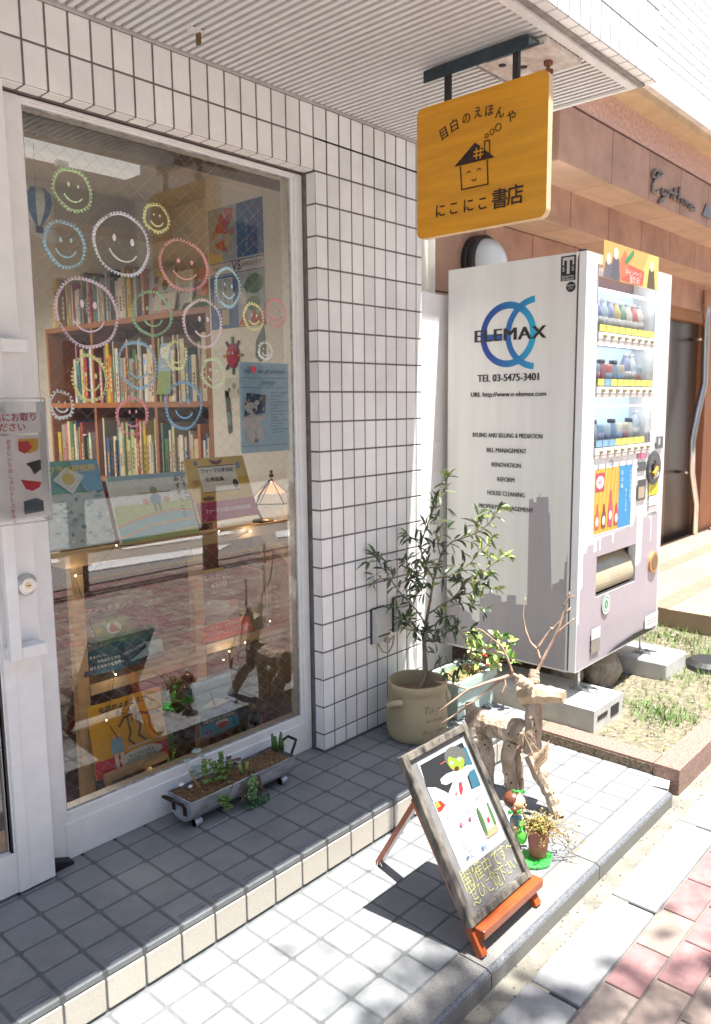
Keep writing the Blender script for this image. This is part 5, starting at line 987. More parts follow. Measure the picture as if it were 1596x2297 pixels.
# ------------------------------------------------------------------ galvanised trough of succulents
tr = thing('trough_planter', 'galvanised half round trough planter on little wheels filled with succulents', 'planter', (.715, -.03, 0))
zF = ZR(550, 2650, 600); ty0, ty1 = -.088, .036; x0 = zF(462, 1020, Y=ty0).x; x1 = zF(1500, 548, Y=ty0).x; zr = (zF(470, 1020, Y=ty0).z + zF(1500, 545, Y=ty0).z) / 2
ZINC = mat('galvanised_zinc', (.40, .43, .46), .5, .65, var=.35, vs=13, stretch=(1, 1, 2), bump=.1, bs=60)
yc, hw = (ty0 + ty1) / 2, (ty1 - ty0) / 2; zb = .022; cr = [(yc - hw, zr), (yc - hw * .97, zr - .03)] + [(yc - hw * .96 * math.cos(R(a)), zr - .035 - (zr - .035 - zb) * math.sin(R(a))) for a in range(10, 171, 16)] + [(yc + hw * .97, zr - .03), (yc + hw, zr)]
mb = MB(); L_ = [V3((x0, y, z)) for y, z in cr]; R_ = [V3((x1, y, z)) for y, z in cr]; n = len(cr)
for i in range(n - 1): mb.poly([L_[i], L_[i + 1], R_[i + 1], R_[i]])
mb.poly(L_[::-1]); mb.poly(R_)
ot = mb.build('trough', ZINC, tr); sl = ot.modifiers.new('s', 'SOLIDIFY'); sl.thickness = .002; sl.offset = 1
mb = MB(); mb.tube([(x0, ty0, zr), (x1, ty0, zr), (x1, ty1, zr), (x0, ty1, zr)], .0028, 8, closed=True); mb.build('rolled_rim', ZINC, tr, smooth=True)
IRON = mat('rusty_iron', (.035, .022, .018), .6, .4, var=.4, vs=50)
for sg, xe in ((-1, x0), (1, x1)):
    mb = MB(); up = .010 if sg < 0 else .03
    mb.tube([(xe + sg * .003, yc - .030, zr - .035), (xe + sg * .010, yc - .030, zr - .012), (xe + sg * .030, yc - .030, zr - .006 + up), (xe + sg * .045, yc - .022, zr + .004 + up), (xe + sg * .047, yc + .022, zr + .004 + up), (xe + sg * .030, yc + .030, zr - .006 + up), (xe + sg * .010, yc + .030, zr - .012), (xe + sg * .003, yc + .030, zr - .035)], .005, 8)
    for k in (-.03, .03): mb.box((min(xe, xe + sg * .005), yc + k - .008, zr - .05), (max(xe, xe + sg * .005), yc + k + .008, zr - .022))
    mb.build('end_handle', IRON, tr, smooth=False)
MY = Matrix.Rotation(R(90), 3, 'Y')
for x in (x0 + .035, x1 - .04):
    for y in (yc - .040, yc + .040): mb = MB(); mb.lathe([(.012, -.013), (.0145, -.011), (.0145, .011), (.012, .013), (.006, .0125), (.006, -.0125), (.012, -.013)], (x, y, .0148), 18, None, MY); mb.build('wheel', ZINC, tr)
mb = MB(); nn_ = 40; gg = [[V3((x0 + .003 + (x1 - x0 - .006) * i / nn_, yc + (hw - .003) * (j / 5 - 1), zr - .010 + .006 * math.sin(i * .7) + rnd.uniform(-.002, .002))) for j in range(11)] for i in range(nn_ + 1)]
for i in range(nn_):
    for j in range(10): mb.poly([gg[i][j], gg[i + 1][j], gg[i + 1][j + 1], gg[i][j + 1]])
mb.build('soil', mat('gritty_soil', (.20, .115, .055), .95, var=.75, vs=130, bump=1., bs=200), tr, smooth=True)
mb = MB()
for k in range(260): mb.ball((rnd.uniform(x0 + .01, x1 - .01), rnd.uniform(ty0 + .01, ty1 - .01), zr - .006 + rnd.uniform(-.002, .003)), rnd.uniform(.0015, .0032), 5)
tag(mb.build('grit', mat('grit', (.40, .24, .12), .9, var=.5, vs=8, island=.4), tr), kind='stuff')
JD = [mat('succulent_green', (.11, .20, .06), .45, var=.3, vs=30, col2=(.16, .26, .05)), mat('succulent_grey', (.34, .44, .40), .5, var=.15, vs=30), mat('sedum_dark', (.045, .115, .045), .45, var=.3, vs=40), mat('aloe_green', (.05, .12, .03), .4, var=.2, vs=20), mat('dry_brown', (.16, .10, .07), .9, var=.3, vs=40)]
plants = MB()
def rosette(p, r_, n, m, h=.6):
    for k in range(n):
        a = k * 2.4; t = k / n; d = V3((math.cos(a), math.sin(a), h + 1.2 * (1 - t))).normalized()
        plants.ball(V3(p) + d * r_ * (.35 + .5 * t), (r_ * .32, r_ * .32, r_ * .16), 8, m, d.to_track_quat('X', 'Z').to_matrix())
def stem(p, q, r_, m): plants.tube(along([p, (V3(p) + V3(q)) / 2 + rv() * .006, q], 5), [r_ * (1 - .06 * i) for i in range(6)], 7, m)
def F(x, y, yy): return zF(x, y, Y=yy)
r11 = random.Random(2)
stem(F(545, 860, -.04), F(440, 690, -.035), .0042, mat('tan_stem', (.30, .19, .09), .8)); rosette(F(415, 620, -.035), .018, 9, JD[1])
stem(F(590, 840, -.03), F(560, 640, -.02), .003, mat('tan_stem', (.30, .19, .09), .8))
for x, y, r_ in ((520, 520, .020), (570, 560, .018), (510, 700, .026), (545, 760, .022), (480, 740, .018)): rosette(F(x, y, -.02), r_, 10, JD[1])
for k in range(46): rosette(F(r11.uniform(580, 850), r11.uniform(600, 840), r11.uniform(-.06, .0)), r11.uniform(.011, .018), 9, JD[0], .9)
for y in range(540, 720, 28): rosette(F(755 + (y % 3) * 5, y, -.02), .015, 9, JD[0], .9)
for k in range(14): rosette(F(r11.uniform(820, 960), r11.uniform(570, 650), r11.uniform(-.03, .01)), r11.uniform(.010, .016), 9, JD[4] if k % 2 else JD[1])
for a, b in (((1285, 480), (1272, 325)), ((1315, 490), (1300, 345)), ((1345, 480), (1360, 305)), ((1375, 500), (1368, 370))): plants.tube([F(*a, -.02), F((a[0] + b[0]) / 2 + 3, (a[1] + b[1]) / 2, -.02), F(*b, -.02)], [.0062, .0065, .0045], 8, JD[3])
for a, b in (((965, 720), (940, 625)), ((1010, 700), (1020, 600)), ((1175, 740), (1205, 665))): plants.tube([F(*a, -.05), F(*b, -.05)], [.006, .006], 8, mat('bud_green', (.20, .30, .08), .45))
for k in range(5): plants.tube(along([F(1080 + 10 * k, 660, -.05), F(1110 + 8 * k, 720, -.088), F(1130 + 12 * k, 800 + 20 * k, -.096), F(1160 + 16 * k, 890, -.10)], 8), .0016, 5, JD[4])
for k in range(4): plants.tube(along([F(970, 770, -.085), F(965 + 6 * k, 860, -.097), F(1000 - 20 * k, 930, -.10), F(950 + 30 * k, 1010, -.105)], 8), .0014, 5, JD[4])
plants.tube(along([F(880, 820, -.09), F(860, 900, -.097), F(790, 960, -.10)], 6), .0012, 5, JD[4])
for k in range(26): rosette(F(r11.uniform(740, 860), r11.uniform(960, 1100), -.10), r11.uniform(.008, .014), 8, JD[0], .8)
for k in range(170): 
    t = r11.random(); x, y = (r11.gauss(1130, 45), r11.gauss(1040, 45)) if t > .35 else (r11.gauss(1070, 20), r11.uniform(790, 1000)); p = F(x, y, -.105 + r11.uniform(-.015, .012)); p.z = max(p.z, .005); plants.ball(p, r11.uniform(.0045, .0085), 7, JD[2] if t > .3 else mat('sedum_light', (.16, .26, .08), .45, var=.2, vs=30))
for k in range(22): plants.ball(F(1080 + r11.gauss(0, 12), 790 + r11.gauss(0, 30), -.095), .006, 7, mat('sedum_light', (.16, .26, .08), .45, var=.2, vs=30))
plants.ball(F(360, 830, -.03), (.012, .008, .005), 8, mat('white_pebble', (.7, .7, .7), .8)); plants.ball(F(452, 848, -.05), (.008, .006, .005), 8, mat('white_pebble', (.7, .7, .7), .8))
plants.build('succulents', None, tr, smooth=True)
# door wedge
z2_ = ZR(0, 3166, 800); a_ = z2_(420, 250, Z=0); b_ = z2_(566, 205, Z=0)
mb = MB(); wy = a_.y - .006; mb.prism([(.098, wy, .0005), (b_.x + .004, wy, .0005), (b_.x + .004, wy, .010), (.098, wy, .040)], (0, 1, 0), .045)
one(mb, 'door_wedge', mat('black_rubber', (.012, .012, .013), .6), 'black rubber wedge pushed under the sliding door edge', 'door wedge', bevel=.002)
# leaflet holder on the door handle
lh = thing('leaflet_holder', 'clear acrylic leaflet holder with red lettered card hung on the sliding door', 'leaflet holder', (0, -.05, 1.15))
LY0 = -.050; qT = A(98, 890, Y=LY0 - .05); qB = A(104, 1170, Y=LY0 - .05); xr_ = A(100, 1000, Y=LY0 - .05).x; xL = xr_ - .215
zT, zBt = qT.z, qB.z
acr = bpy.data.materials.new('acrylic'); acr.use_nodes = True; nt = acr.node_tree; nt.nodes.remove(nt.nodes['Principled BSDF']); t_ = nt.nodes.new('ShaderNodeBsdfTransparent'); t_.inputs[0].default_value = (.93, .93, .92, 1); g_ = nt.nodes.new('ShaderNodeBsdfGlossy'); g_.inputs['Roughness'].default_value = .03; fz = nt.nodes.new('ShaderNodeFresnel'); fz.inputs[0].default_value = 1.45; mx = nt.nodes.new('ShaderNodeMixShader'); [nt.links.new(a, b) for a, b in ((fz.outputs[0], mx.inputs[0]), (t_.outputs[0], mx.inputs[1]), (g_.outputs[0], mx.inputs[2]), (mx.outputs[0], nt.nodes['Material Output'].inputs[0]))]
def shell(mb, a, b):
    (xa, ya, za), (xb, yb, zb_) = a, b; mb.poly([(xa, ya, za), (xb, ya, za), (xb, ya, zb_), (xa, ya, zb_)]); mb.poly([(xa, yb, za), (xb, yb, za), (xb, yb, zb_), (xa, yb, zb_)]); mb.poly([(xb, ya, za), (xb, yb, za), (xb, yb, zb_), (xb, ya, zb_)]); mb.poly([(xa, ya, za), (xa, yb, za), (xa, yb, zb_), (xa, ya, zb_)]); mb.poly([(xa, ya, za), (xb, ya, za), (xb, yb, za), (xa, yb, za)])
mb = MB(); shell(mb, (xL, LY0 - .058, zBt + .012), (xr_ + .004, LY0 - .010, zT - .012)); mb.build('tray', acr, lh)
mb = MB()
for z in (zBt + .004, zT - .004): mb.tube([(xL, LY0 - .058, z), (xr_ - .004, LY0 - .058, z), (xr_ + .006, LY0 - .052, z), (xr_ + .007, LY0 - .012, z)], .0022, 8)
mb.tube([(xr_ + .004, LY0 - .058, zBt + .004), (xr_ + .004, LY0 - .058, zT - .004)], .0028, 8); mb.build('tray_edge', mat('clear_edge', (.50, .50, .48), .2, var=0, alpha=.55), lh, smooth=True)
cz1 = A(40, 925, Y=LY0 - .05).z; cz0 = A(40, 972, Y=LY0 - .05).z
mb = MB(); mb.box((xL + .003, LY0 - .0545, cz0), (xr_ - .008, LY0 - .0535, cz1)); mb.build('title_card', mat('poster_paper', (.78, .78, .80), .5), lh)
CP = Panel((xL + .003, LY0 - .0546, cz0), (xr_ - xL - .011, 0, 0), (0, 0, cz1 - cz0), lh); RD = pc('b5143f'); ss = (cz1 - cz0) * .44
a1 = ppix(CP, 84, 938); a2 = ppix(CP, 58, 957); CP.text('ご自由にお取り', a1[0], .74, ss, RD, 'RIGHT', .02); CP.text('ください', a2[0], .27, ss, RD, 'RIGHT', .02)
zl1 = cz0 - .006; zl0 = zBt + .016
for k in range(4):
    xo = xr_ - .012 - k * .0135; yo = LY0 - .050 + k * .006
    mb = MB(); mb.box((xL + .004, yo - .0012, zl0), (xo, yo, zl1)); o = mb.build('leaflet', mat('poster_paper', (.78, .78, .80), .5), lh)
    LP = Panel((xL + .004, yo - .0014, zl0), (xo - xL - .004, 0, 0), (0, 0, zl1 - zl0), o)
    LP.poly([(.72, .96), (.98, .96), (.97, .82), (.85, .78), (.72, .84)], pc('e8b848')); LP.poly([(.72, .93), (.85, .93), (.9, .85), (.80, .78), (.72, .82)], pc('d2404a')); LP.poly([(.80, .66), (.995, .70), (.995, .58), (.9, .52), (.86, .6)], pc('33363a')); LP.poly([(.72, .47), (.99, .42), (.96, .36), (.86, .32), (.78, .35)], pc('d2303c')); LP.poly([(.74, .2), (.9, .23), (.995, .19), (.995, .06), (.74, .04)], pc('5b6d7a')); LP.done('leaflet_print')
    if k == 0: LP.text('おきにいりのしろいドレスをきて', .60, .93, .0128, pc('c8405c'), vert=True)
# ------------------------------------------------------------------ inside the shop: bookcase and books
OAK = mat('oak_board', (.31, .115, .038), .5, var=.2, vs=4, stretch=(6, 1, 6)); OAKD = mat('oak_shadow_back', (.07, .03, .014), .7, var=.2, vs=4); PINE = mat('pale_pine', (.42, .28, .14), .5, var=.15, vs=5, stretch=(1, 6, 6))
BX, BXB = 1.5, 1.715; cy0, cy1 = 1.035, 2.62
zs = [.50, .93, 1.345, 1.787]
case2 = thing('bookcase', 'wide oak bookcase along the side wall full of picture books', 'bookcase', (1.6, 1.8, 0))
mb = MB()
for z in zs[1:]: 
    mb.box((BX, cy0 + .02, z - .028), (BXB, cy1 - .02, z), OAK)
mb.build('shelf', None, case2); mb = MB(); mb.box((BX, cy0 - .012, 0), (BXB, cy0 + .0195, zs[-1]), OAK); mb.box((BX, cy1 - .0195, 0), (BXB, cy1, zs[-1]), OAK); mb.build('side_panel', None, case2)
mb = MB()
for y in (1.50, 2.10): mb.box((BX + .004, y - .012, 0), (BXB - .002, y + .012, zs[-1] - .0285), OAK)
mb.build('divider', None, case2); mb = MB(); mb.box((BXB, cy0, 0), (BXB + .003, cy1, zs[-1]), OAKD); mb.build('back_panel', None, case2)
BK = [('cream', 'd9cdb2'), ('white', 'e6e2da'), ('red', 'b5322c'), ('yellow', 'd9b93a'), ('blue', '2f5a96'), ('green', '4a7a4a'), ('pale green', 'b7c087'), ('pink', 'd08a92'), ('grey', 'a7a49c'), ('orange', 'cc7430'), ('black', '2b2826'), ('teal', '4f8f93'), ('brown', '7a4e30'), ('ivory', 'e3d7b8')]
bt = None; rb_ = random.Random(17); SHN = {0: 'lowest bookcase shelf', 1: 'middle bookcase shelf', 2: 'bookcase top'}
ORD = ['first', 'second', 'third', 'fourth', 'fifth', 'sixth', 'seventh', 'eighth', 'ninth', 'tenth', 'eleventh', 'twelfth', 'thirteenth', 'fourteenth', 'fifteenth']
def book(y, w, z, h, dpt, nm, hx, label):
    cov = pc(hx, .5); b = thing('book', label, 'book', (BX + .02, y, z), 'books on the bookcase')
    mb = MB(); xf = BX + .012 + rb_.uniform(0, .02); mb.box((xf, y - w + .0006, z), (xf + dpt, y - .0006, z + h)); mb.build('cover', cov, b, bevel=.0012)
    mb = MB(); k = rb_.random(); bandc = pc(rb_.choice(['2b2826', 'e6e2da', 'b5322c', 'd9b93a', '7a4e30', '2f5a96']), .5)
    z0 = z + h * rb_.uniform(.1, .25); z1 = z + h * rb_.uniform(.45, .8); m_ = w * .3
    for q in range(5): mb.box((xf - .0006, y - w + m_, z0 + (z1 - z0) * q / 5), (xf - .0001, y - m_, z0 + (z1 - z0) * (q + .7) / 5))
    mb.build('spine_title', bandc, b)
for si, (zz, ya, yb, hs) in enumerate(((.93, 2.58, 1.05, (.20, .33)), (1.345, 2.36, 1.05, (.22, .335)), (1.787, 2.585, 1.56, (.19, .29)))):
    y = ya; cnt = {}; row = []
    while y > yb + .02:
        if si < 2 and (1.484 < y - .012 < 1.53 or 2.08 < y - .012 < 2.13): y = 1.484 if y < 1.6 else 2.08; continue
        w = rb_.choice([.010, .014, .018, .024, .030, .036]); nm, hx = rb_.choices(BK, (6, 6, 2, 2, 2, 1.5, 2, 1, 3, 1, 1.5, 1, 1, 4))[0]
        for lim in (1.514, 2.114):
            if si < 2 and y > lim > y - w - .004: w = max(.008, y - lim - .002)
        h = rb_.uniform(*hs); row.append((y, w, h, nm, hx)); y -= w + rb_.choice([.0005, .001, .004])
        if rb_.random() < .03: y -= .03
    row = row[:70]
    for (y, w, h, nm, hx) in row:
        cnt[nm] = cnt.get(nm, 0) + 1
        wd = 'thin' if w < .02 else 'thick'; k = cnt[nm]
        book(y, w, zz, h, rb_.uniform(.13, .18), nm, hx, '%s %s book, %s %s one from the left on the %s' % (wd, nm, ORD[min(k, 15) - 1], nm, SHN[si]))
# books standing face-on on top of the case
def slab(name, label, cat, P, th, cov, group=None, parent=None):
    """a book, print or board lying on a panel"""
    b = thing(name, label, cat, tuple(P.O), group); mb = MB(); o = P.O; U_, W_, n = P.u * P.w, P.t * P.h, P.n
    mb.add([o - n * th, o + U_ - n * th, o + U_ + W_ - n * th, o + W_ - n * th, o, o + U_, o + U_ + W_, o + W_], [(0, 3, 2, 1), (4, 5, 6, 7), (0, 1, 5, 4), (1, 2, 6, 5), (2, 3, 7, 6), (3, 0, 4, 7)]); mb.build('cover' if cat == 'picture book' or cat == 'book' else 'sheet', cov, b, bevel=min(.002, th * .3)); P.parent = b; return b
def PX(x0, x1, y0, y1, X, lean=.0):
    """panel facing -X between two photograph columns x0 (left) x1 (right) and rows"""
    a = A(x0, y1, X=X); b = A(x1, y1, X=X); t = A(x0, y0, X=X); return Panel((X, a.y, a.z), (0, b.y - a.y, 0), (lean, 0, t.z - a.z))
z3 = lambda x, y: (x * 1200 / 1596 / 1.68296, (900 + y * 1200 / 1596) / 1.68296)
def facing(name, label, xy, th, hx, lean=.02, X=1.53):
    (xa, ya), (xb, yb) = xy; x0, y0 = z3(xa, ya); x1, y1 = z3(xb, yb); P = PX(x0, x1, y0, y1, X, lean); P.O.z = 1.788; slab(name, label, 'book' if name == 'book' else 'picture frame', P, th, pc(hx, .4), None); return P
P = facing('book', 'grey picture book with planets standing face-on on top of the bookcase', ((742, 105), (872, 335)), .012, 'b9b9b6')
for a, b, r_, c in ((.3, .75, .09, '3f6fa0'), (.25, .5, .13, 'a23a30'), (.65, .62, .12, '5a5a4a'), (.7, .3, .16, 'a84a48'), (.45, .88, .05, 'd9b93a')): P.ell(a, b, r_, r_ * P.w / P.h, pc(c))
P.done('cover_art')
P = facing('book', 'small white picture book leaning in front of the planets book', ((765, 232), (872, 330)), .008, 'e3ddd0', .02, 1.505); P.ell(.5, .55, .16, .2, pc('b08a70')); P.rect(0, 0, 1, .14, pc('d99a90')); P.done('cover_art')
P = facing('frame', 'white framed thank-you print on top of the bookcase', ((872, 115), (960, 320)), .014, 'e8e6e0'); P.rect(.12, .08, .88, .93, pc('c9cbc6')); P.done('print'); P.text('Thank', .5, .62, .03, pc('6a6a66')); P.text('you', .5, .48, .03, pc('6a6a66'))
P = facing('book', 'green meadow picture book lying tilted at the right end of the bookcase top', ((905, 225), (1055, 305)), .015, '4f7a34', .05, 1.51); P.ell(.5, .6, .4, .3, pc('8aa84a')); P.done('cover_art')
P = facing('book', 'rose patterned picture book with orange birds standing at the right end of the bookcase top', ((975, 20), (1062, 230)), .012, 'c08a86', .03, 1.54); P.ell(.55, .45, .25, .14, pc('c8602c')); P.ell(.4, .35, .2, .1, pc('d88a3c')); P.done('cover_art')
P = PX(352, 383, 770, 885, 1.505, .02); slab('book', 'tall landscape print standing face-on on the middle bookcase shelf', 'book', P, .01, pc('8fb3cc', .4)); P.rect(0, 0, 1, .45, pc('7f9a4a')); P.poly([(.1, .9), (.9, .95), (.8, .7), (.3, .72)], pc('dfe8ee')); P.done('cover_art'); P.text('SDGs', .5, .55, .02, pc('f0f0ea'), bold=.02)
# ------------------------------------------------------------------ posters and ornaments on the side wall and the glass
def poster(name, label, P, hx, cat='poster', th=.0012): return slab(name, label, cat, P, th, pc(hx, .5))
PT = PX(476, 597, 471, 741, RX - .0015); slab('quad_poster', 'four part poster in blue, orange bird and melon pictures on the shop side wall', 'poster', PT, .001, pc('c9cdd2', .5))
PT.rect(.0, .56, .52, 1, pc('aeb6bd')); PT.rect(.53, .565, 1, 1, pc('1f5a9e')); PT.rect(.0, 0, .52, .44, pc('1f5a9e')); PT.rect(.53, 0, 1, .44, pc('a9b6bf')); PT.rect(0, .455, 1, .545, pc('dcd6dc')); PT.rect(0, .545, 1, .552, pc('3b3a7a')); PT.rect(0, .447, 1, .454, pc('3b3a7a'))
OR = pc('c9552a'); PT.poly([(.05, .74), (.25, .96), (.36, .88), (.38, .78), (.30, .78), (.14, .80), (.07, .75)], OR); PT.poly([(.28, .99), (.47, .97), (.46, .9), (.38, .84)], OR); PT.poly([(.10, .70), (.28, .74), (.36, .66), (.34, .63), (.2, .66)], OR); PT.ell(.36, .72, .06, .06, pc('d9c06a')); PT.ell(.44, .79, .05, .03, pc('b8806a')); PT.poly([(0, .56), (.28, .56), (.24, .62), (.1, .63), (0, .66)], pc('d9c878'))
PT.ell(.82, .34, .16, .08, pc('4f7a3a')); PT.poly([(.62, .32), (.75, .42), (.78, .38), (.66, .24)], pc('3f6a34')); PT.ell(.62, .25, .06, .07, pc('d9d6c8')); PT.ell(.80, .18, .12, .06, pc('4f7a3a')); 
for x in (.62, .80, .92): PT.poly([(x - .08, .02), (x + .07, .03), (x + .02, .15)], pc('b8302c'))
PT.rect(.53, 0, 1, .025, pc('c98a3a')); PT.rect(.08, .17, .44, .42, pc('b9c0c6')); PT.rect(.22, .03, .36, .16, pc('b8a888')); PT.done('poster_print')
PT.vfit('いとう ひろし', .72, .86, .60, pc('d9c94a'), .03); PT.vfit('マホロの', .94, .97, .80, pc('b04a8a'), .03); PT.vfit('ふしぎの大もり', .83, .97, .62, pc('b04a8a'), .03); PT.text('VS', .52, .50, .06, pc('5a2a4a'), bold=.02); PT.fit('対決ミズガワ', .24, .50, .36, .04, pc('55555a')); PT.fit('未確認カデカ', .80, .50, .36, .04, pc('55555a'))
for k, t in enumerate(('いとうひろし', '初の絵本原画', '40年の歌をもう', 'ついに再めた')): PT.vfit(t, .39 - k * .085, .41, .19, pc('3a3f48'))
# blue poster taped inside the glass
tl = A(535, 811, Y=GY + .004); br_ = A(651, 1010, Y=GY + .004); bl_ = A(542, 1018, Y=GY + .004)
TB = Panel((tl.x, GY + .004, bl_.z), (br_.x - tl.x, 0, 0), (0, 0, tl.z - bl_.z)); slab('exhibition_notice', 'light blue notice with a white teddy bear taped inside the window', 'poster', TB, .0008, pc('cbe4f4', .5, 1.))
NV = pc('2f5a7a'); TB.rect(.03, .825, .97, .829, NV); TB.rect(.03, .72, .97, .724, NV); TB.rect(.03, .075, .97, .079, NV)
TB.poly([(.14, .665), (.52, .64), (.49, .44), (.08, .41)], pc('1f3f86'))
for a, b, r_ in ((.18, .58, .035), (.42, .60, .045), (.46, .48, .035), (.24, .64, .02), (.12, .50, .02)): TB.poly([(a + r_ * (1 if k % 2 == 0 else .45) * math.cos(R(90 + 36 * k)), b + r_ * (1 if k % 2 == 0 else .45) * math.sin(R(90 + 36 * k)) * TB.w / TB.h) for k in range(10)], pc('e0c84a'))
IV = pc('eee8e4', .5, .95)
for a, b, ra, rb2 in ((.22, .50, .12, .062), (.11, .545, .05, .028), (.33, .555, .05, .028), (.24, .34, .15, .10), (.10, .33, .07, .075), (.40, .39, .09, .035), (.20, .20, .09, .09), (.38, .21, .08, .085)): TB.ell(a, b, ra, rb2, IV)
TB.ell(.11, .545, .025, .015, pc('8a6a60')); TB.ell(.27, .475, .035, .022, pc('8a7468')); TB.ell(.275, .485, .014, .008, pc('3a302c')); TB.ell(.2, .52, .009, .006, pc('3a302c')); TB.ell(.29, .53, .009, .006, pc('3a302c')); TB.ell(.30, .135, .04, .02, pc('a89088'))
for k in range(14): TB.rect(.60, .66 - k * .034, .95 - (k % 3) * .1, .666 - k * .034, pc('6f8fa4'))
TB.done('poster_print'); TB.text('lega', .16, .905, .022, NV, shear=.3); TB.text('♥', .27, .91, .024, pc('c8404a')); TB.text('niko gift exhibition', .62, .90, .02, NV, shear=.3, sx=.85); TB.text('WORKSHOP', .56, .78, .012, NV); TB.text('2023.3.22-4.30', .52, .755, .011, NV)
# little felt ornaments
def orn(name, label, cat, x, y, X=RX - .004): c = A(x, y, X=X); return thing(name, label, cat, tuple(c)), c
o, c = orn('ladybird_ornament', 'crimson felt bug ornament with blue and green legs pinned on the shop side wall', 'ornament', 523, 798)
mb = MB(); mb.ball(c, (.012, .045, .058), 16); mb.build('felt_body', mat('crimson_felt', (.42, .03, .06), .95, var=.15, vs=80), o, smooth=True)
mb = MB()
for a, m in ((90, 'g'), (48, 'b'), (132, 'b'), (270, 'g'), (225, 'b'), (0, 'y'), (180, 'y')): d = V3((0, -math.cos(R(a)) * .8, math.sin(R(a)))); mb.tube([c + d * .05, c + d * .085], .006, 8, {'g': mat('green_felt', (.08, .30, .05), .9), 'b': mat('navy_felt', (.05, .05, .18), .9), 'y': mat('gold_felt', (.5, .38, .08), .9)}[m])
mb.build('leg', None, o)
mb = MB()
for dy in (-.012, .014): mb.ball(c + V3((-.011, dy, .012)), (.003, .007, .009), 8)
mb.build('eye', pc('e6e2da'), o, smooth=True)
o, c = orn('leaf_ornament', 'grey green felt leaf ornament with red mouth on the shop side wall', 'ornament', 583, 773)
mb = MB(); mb.prism([c + V3((0, -a, b)) for a, b in ((-.03, -.05), (.0, -.075), (.032, -.06), (.036, .0), (.026, .08), (.0, .05), (-.026, .015))], (1, 0, 0), .006, mat('grey_green_felt', (.17, .25, .21), .9)); mb.prism([c + V3((-.0005, -a, b)) for a, b in ((-.015, -.012), (.006, -.03), (.0, -.04), (-.012, -.028))], (1, 0, 0), .0004, pc('c03a34')); mb.build('felt_leaf', None, o)
o, c = orn('postcard', 'small white postcard with tiny drawings on the wall behind the blue notice', 'postcard', 522, 870)
PQ = Panel(c + V3((.001, .055, -.045)), (0, -.12, 0), (0, 0, .09), o); PQ.rect(0, 0, 1, 1, pc('d6d2c4')); PQ.ell(.55, .6, .12, .16, pc('7f9a86')); PQ.ell(.25, .4, .1, .1, pc('6a5a52')); PQ.ell(.85, .3, .1, .18, pc('8a7a5a')); PQ.done('card_print')
o, c = orn('bookmark', 'dark patterned paper bookmark hanging on the wall left of the blue notice', 'bookmark', 512, 925)
PQ = Panel(c + V3((.001, .02, -.10)), (0, -.045, 0), (0, 0, .2), o); PQ.poly([(0, 1), (.7, 1), (1, .05), (.4, 0)], pc('3a4640')); PQ.poly([(.2, .66), (.85, .66), (.8, .56), (.3, .56)], pc('6a2a34')); PQ.poly([(.25, .5), (.9, .5), (.95, .2), (.35, .2)], pc('6f8f90')); PQ.done('card_print')
# hot-air balloon mobile
bm = A(84, 466, Y=.42); mo = thing('balloon_mobile', 'blue and white hot air balloon mobile with a cloud hanging in the window', 'mobile', tuple(bm))
mb = MB(); n = 12
for k in range(n):
    t0, t1 = 2 * math.pi * k / n, 2 * math.pi * (k + 1) / n; m = pc('2f6f9e') if k % 2 else pc('dcdcd6')
    pf = [(0, .062), (.03, .056), (.05, .034), (.053, .008), (.042, -.022), (.02, -.048), (.010, -.056)]
    for i in range(6): mb.poly([bm + V3((pf[a][0] * math.cos(t), pf[a][0] * math.sin(t), pf[a][1])) for a, t in ((i, t0), (i + 1, t0), (i + 1, t1), (i, t1))], m)
mb.build('balloon', None, mo); mb = MB(); mb.box(bm + V3((-.010, -.010, -.076)), bm + V3((.010, .010, -.058))); mb.build('basket', pc('39507a'), mo)
cl_ = A(108, 525, Y=.42); mb = MB(); pr = [cl_ + V3((a, 0, b)) for a, b in ((-.055, .03), (-.045, .042), (-.02, .04), (-.005, .034), (.01, .018), (.03, .016), (.045, .0), (.05, -.018), (.03, -.024), (-.02, -.018), (-.04, -.008), (-.058, .008))]; mb.prism(pr, (0, 1, 0), .006); mb.build('cloud', pc('e6e0d4'), mo)
mb = MB(); mb.tube([bm + V3((0, 0, .06)), V3((bm.x, bm.y, 2.134))], .0006, 4); mb.tube([bm + V3((0, 0, -.07)), cl_ + V3((-.03, 0, .03))], .0006, 4); mb.build('thread', pc('8a8478'), mo)
# ------------------------------------------------------------------ ceiling light and awning rail
zG = ZR(80, 500, 600); LYc = .62; a_ = zG(60, 100, Y=LYc); b_ = zG(1120, 350, Y=LYc)
lt = thing('ceiling_light', 'long white fluorescent ceiling light behind the top of the shop window', 'ceiling light', (.3, LYc, 2.13)); zt2 = (a_.z + b_.z) / 2
mb = MB(); mb.box((a_.x - .9, LYc - .05, zt2 - .035), (b_.x, LYc + .05, zt2 + .03)); mb.build('diffuser', mat('lamp_diffuser', (.75, .74, .71), .4, var=0, emis=.13), lt, bevel=.003)
mb = MB(); mb.box((b_.x - .3, LYc - .01, zt2 + .03), (b_.x - .26, LYc + .01, 2.14)); mb.box((a_.x - .5, LYc - .01, zt2 + .03), (a_.x - .46, LYc + .01, 2.14)); mb.build('hanger', mat('lamp_white', (.75, .74, .71), .4), lt)
def fill_light(x0, y0, z, sx_, e, parent, col=(1, .91, .78)):
    l = bpy.data.lights.new('fill_light', 'AREA'); l.shape = 'RECTANGLE'; l.size = sx_; l.size_y = .10; l.energy = e; l.color = col; o = bpy.data.objects.new('fill_light', l); COL.objects.link(o); o.location = (x0, y0, z); par(o, parent); return o
lt2 = thing('ceiling_light', 'added white ceiling light, unseen deeper in the shop, that brightens the interior', 'ceiling light', (.0, 2.3, 2.36))  # added fixture out of view, its area light brightens the interior and bookcase
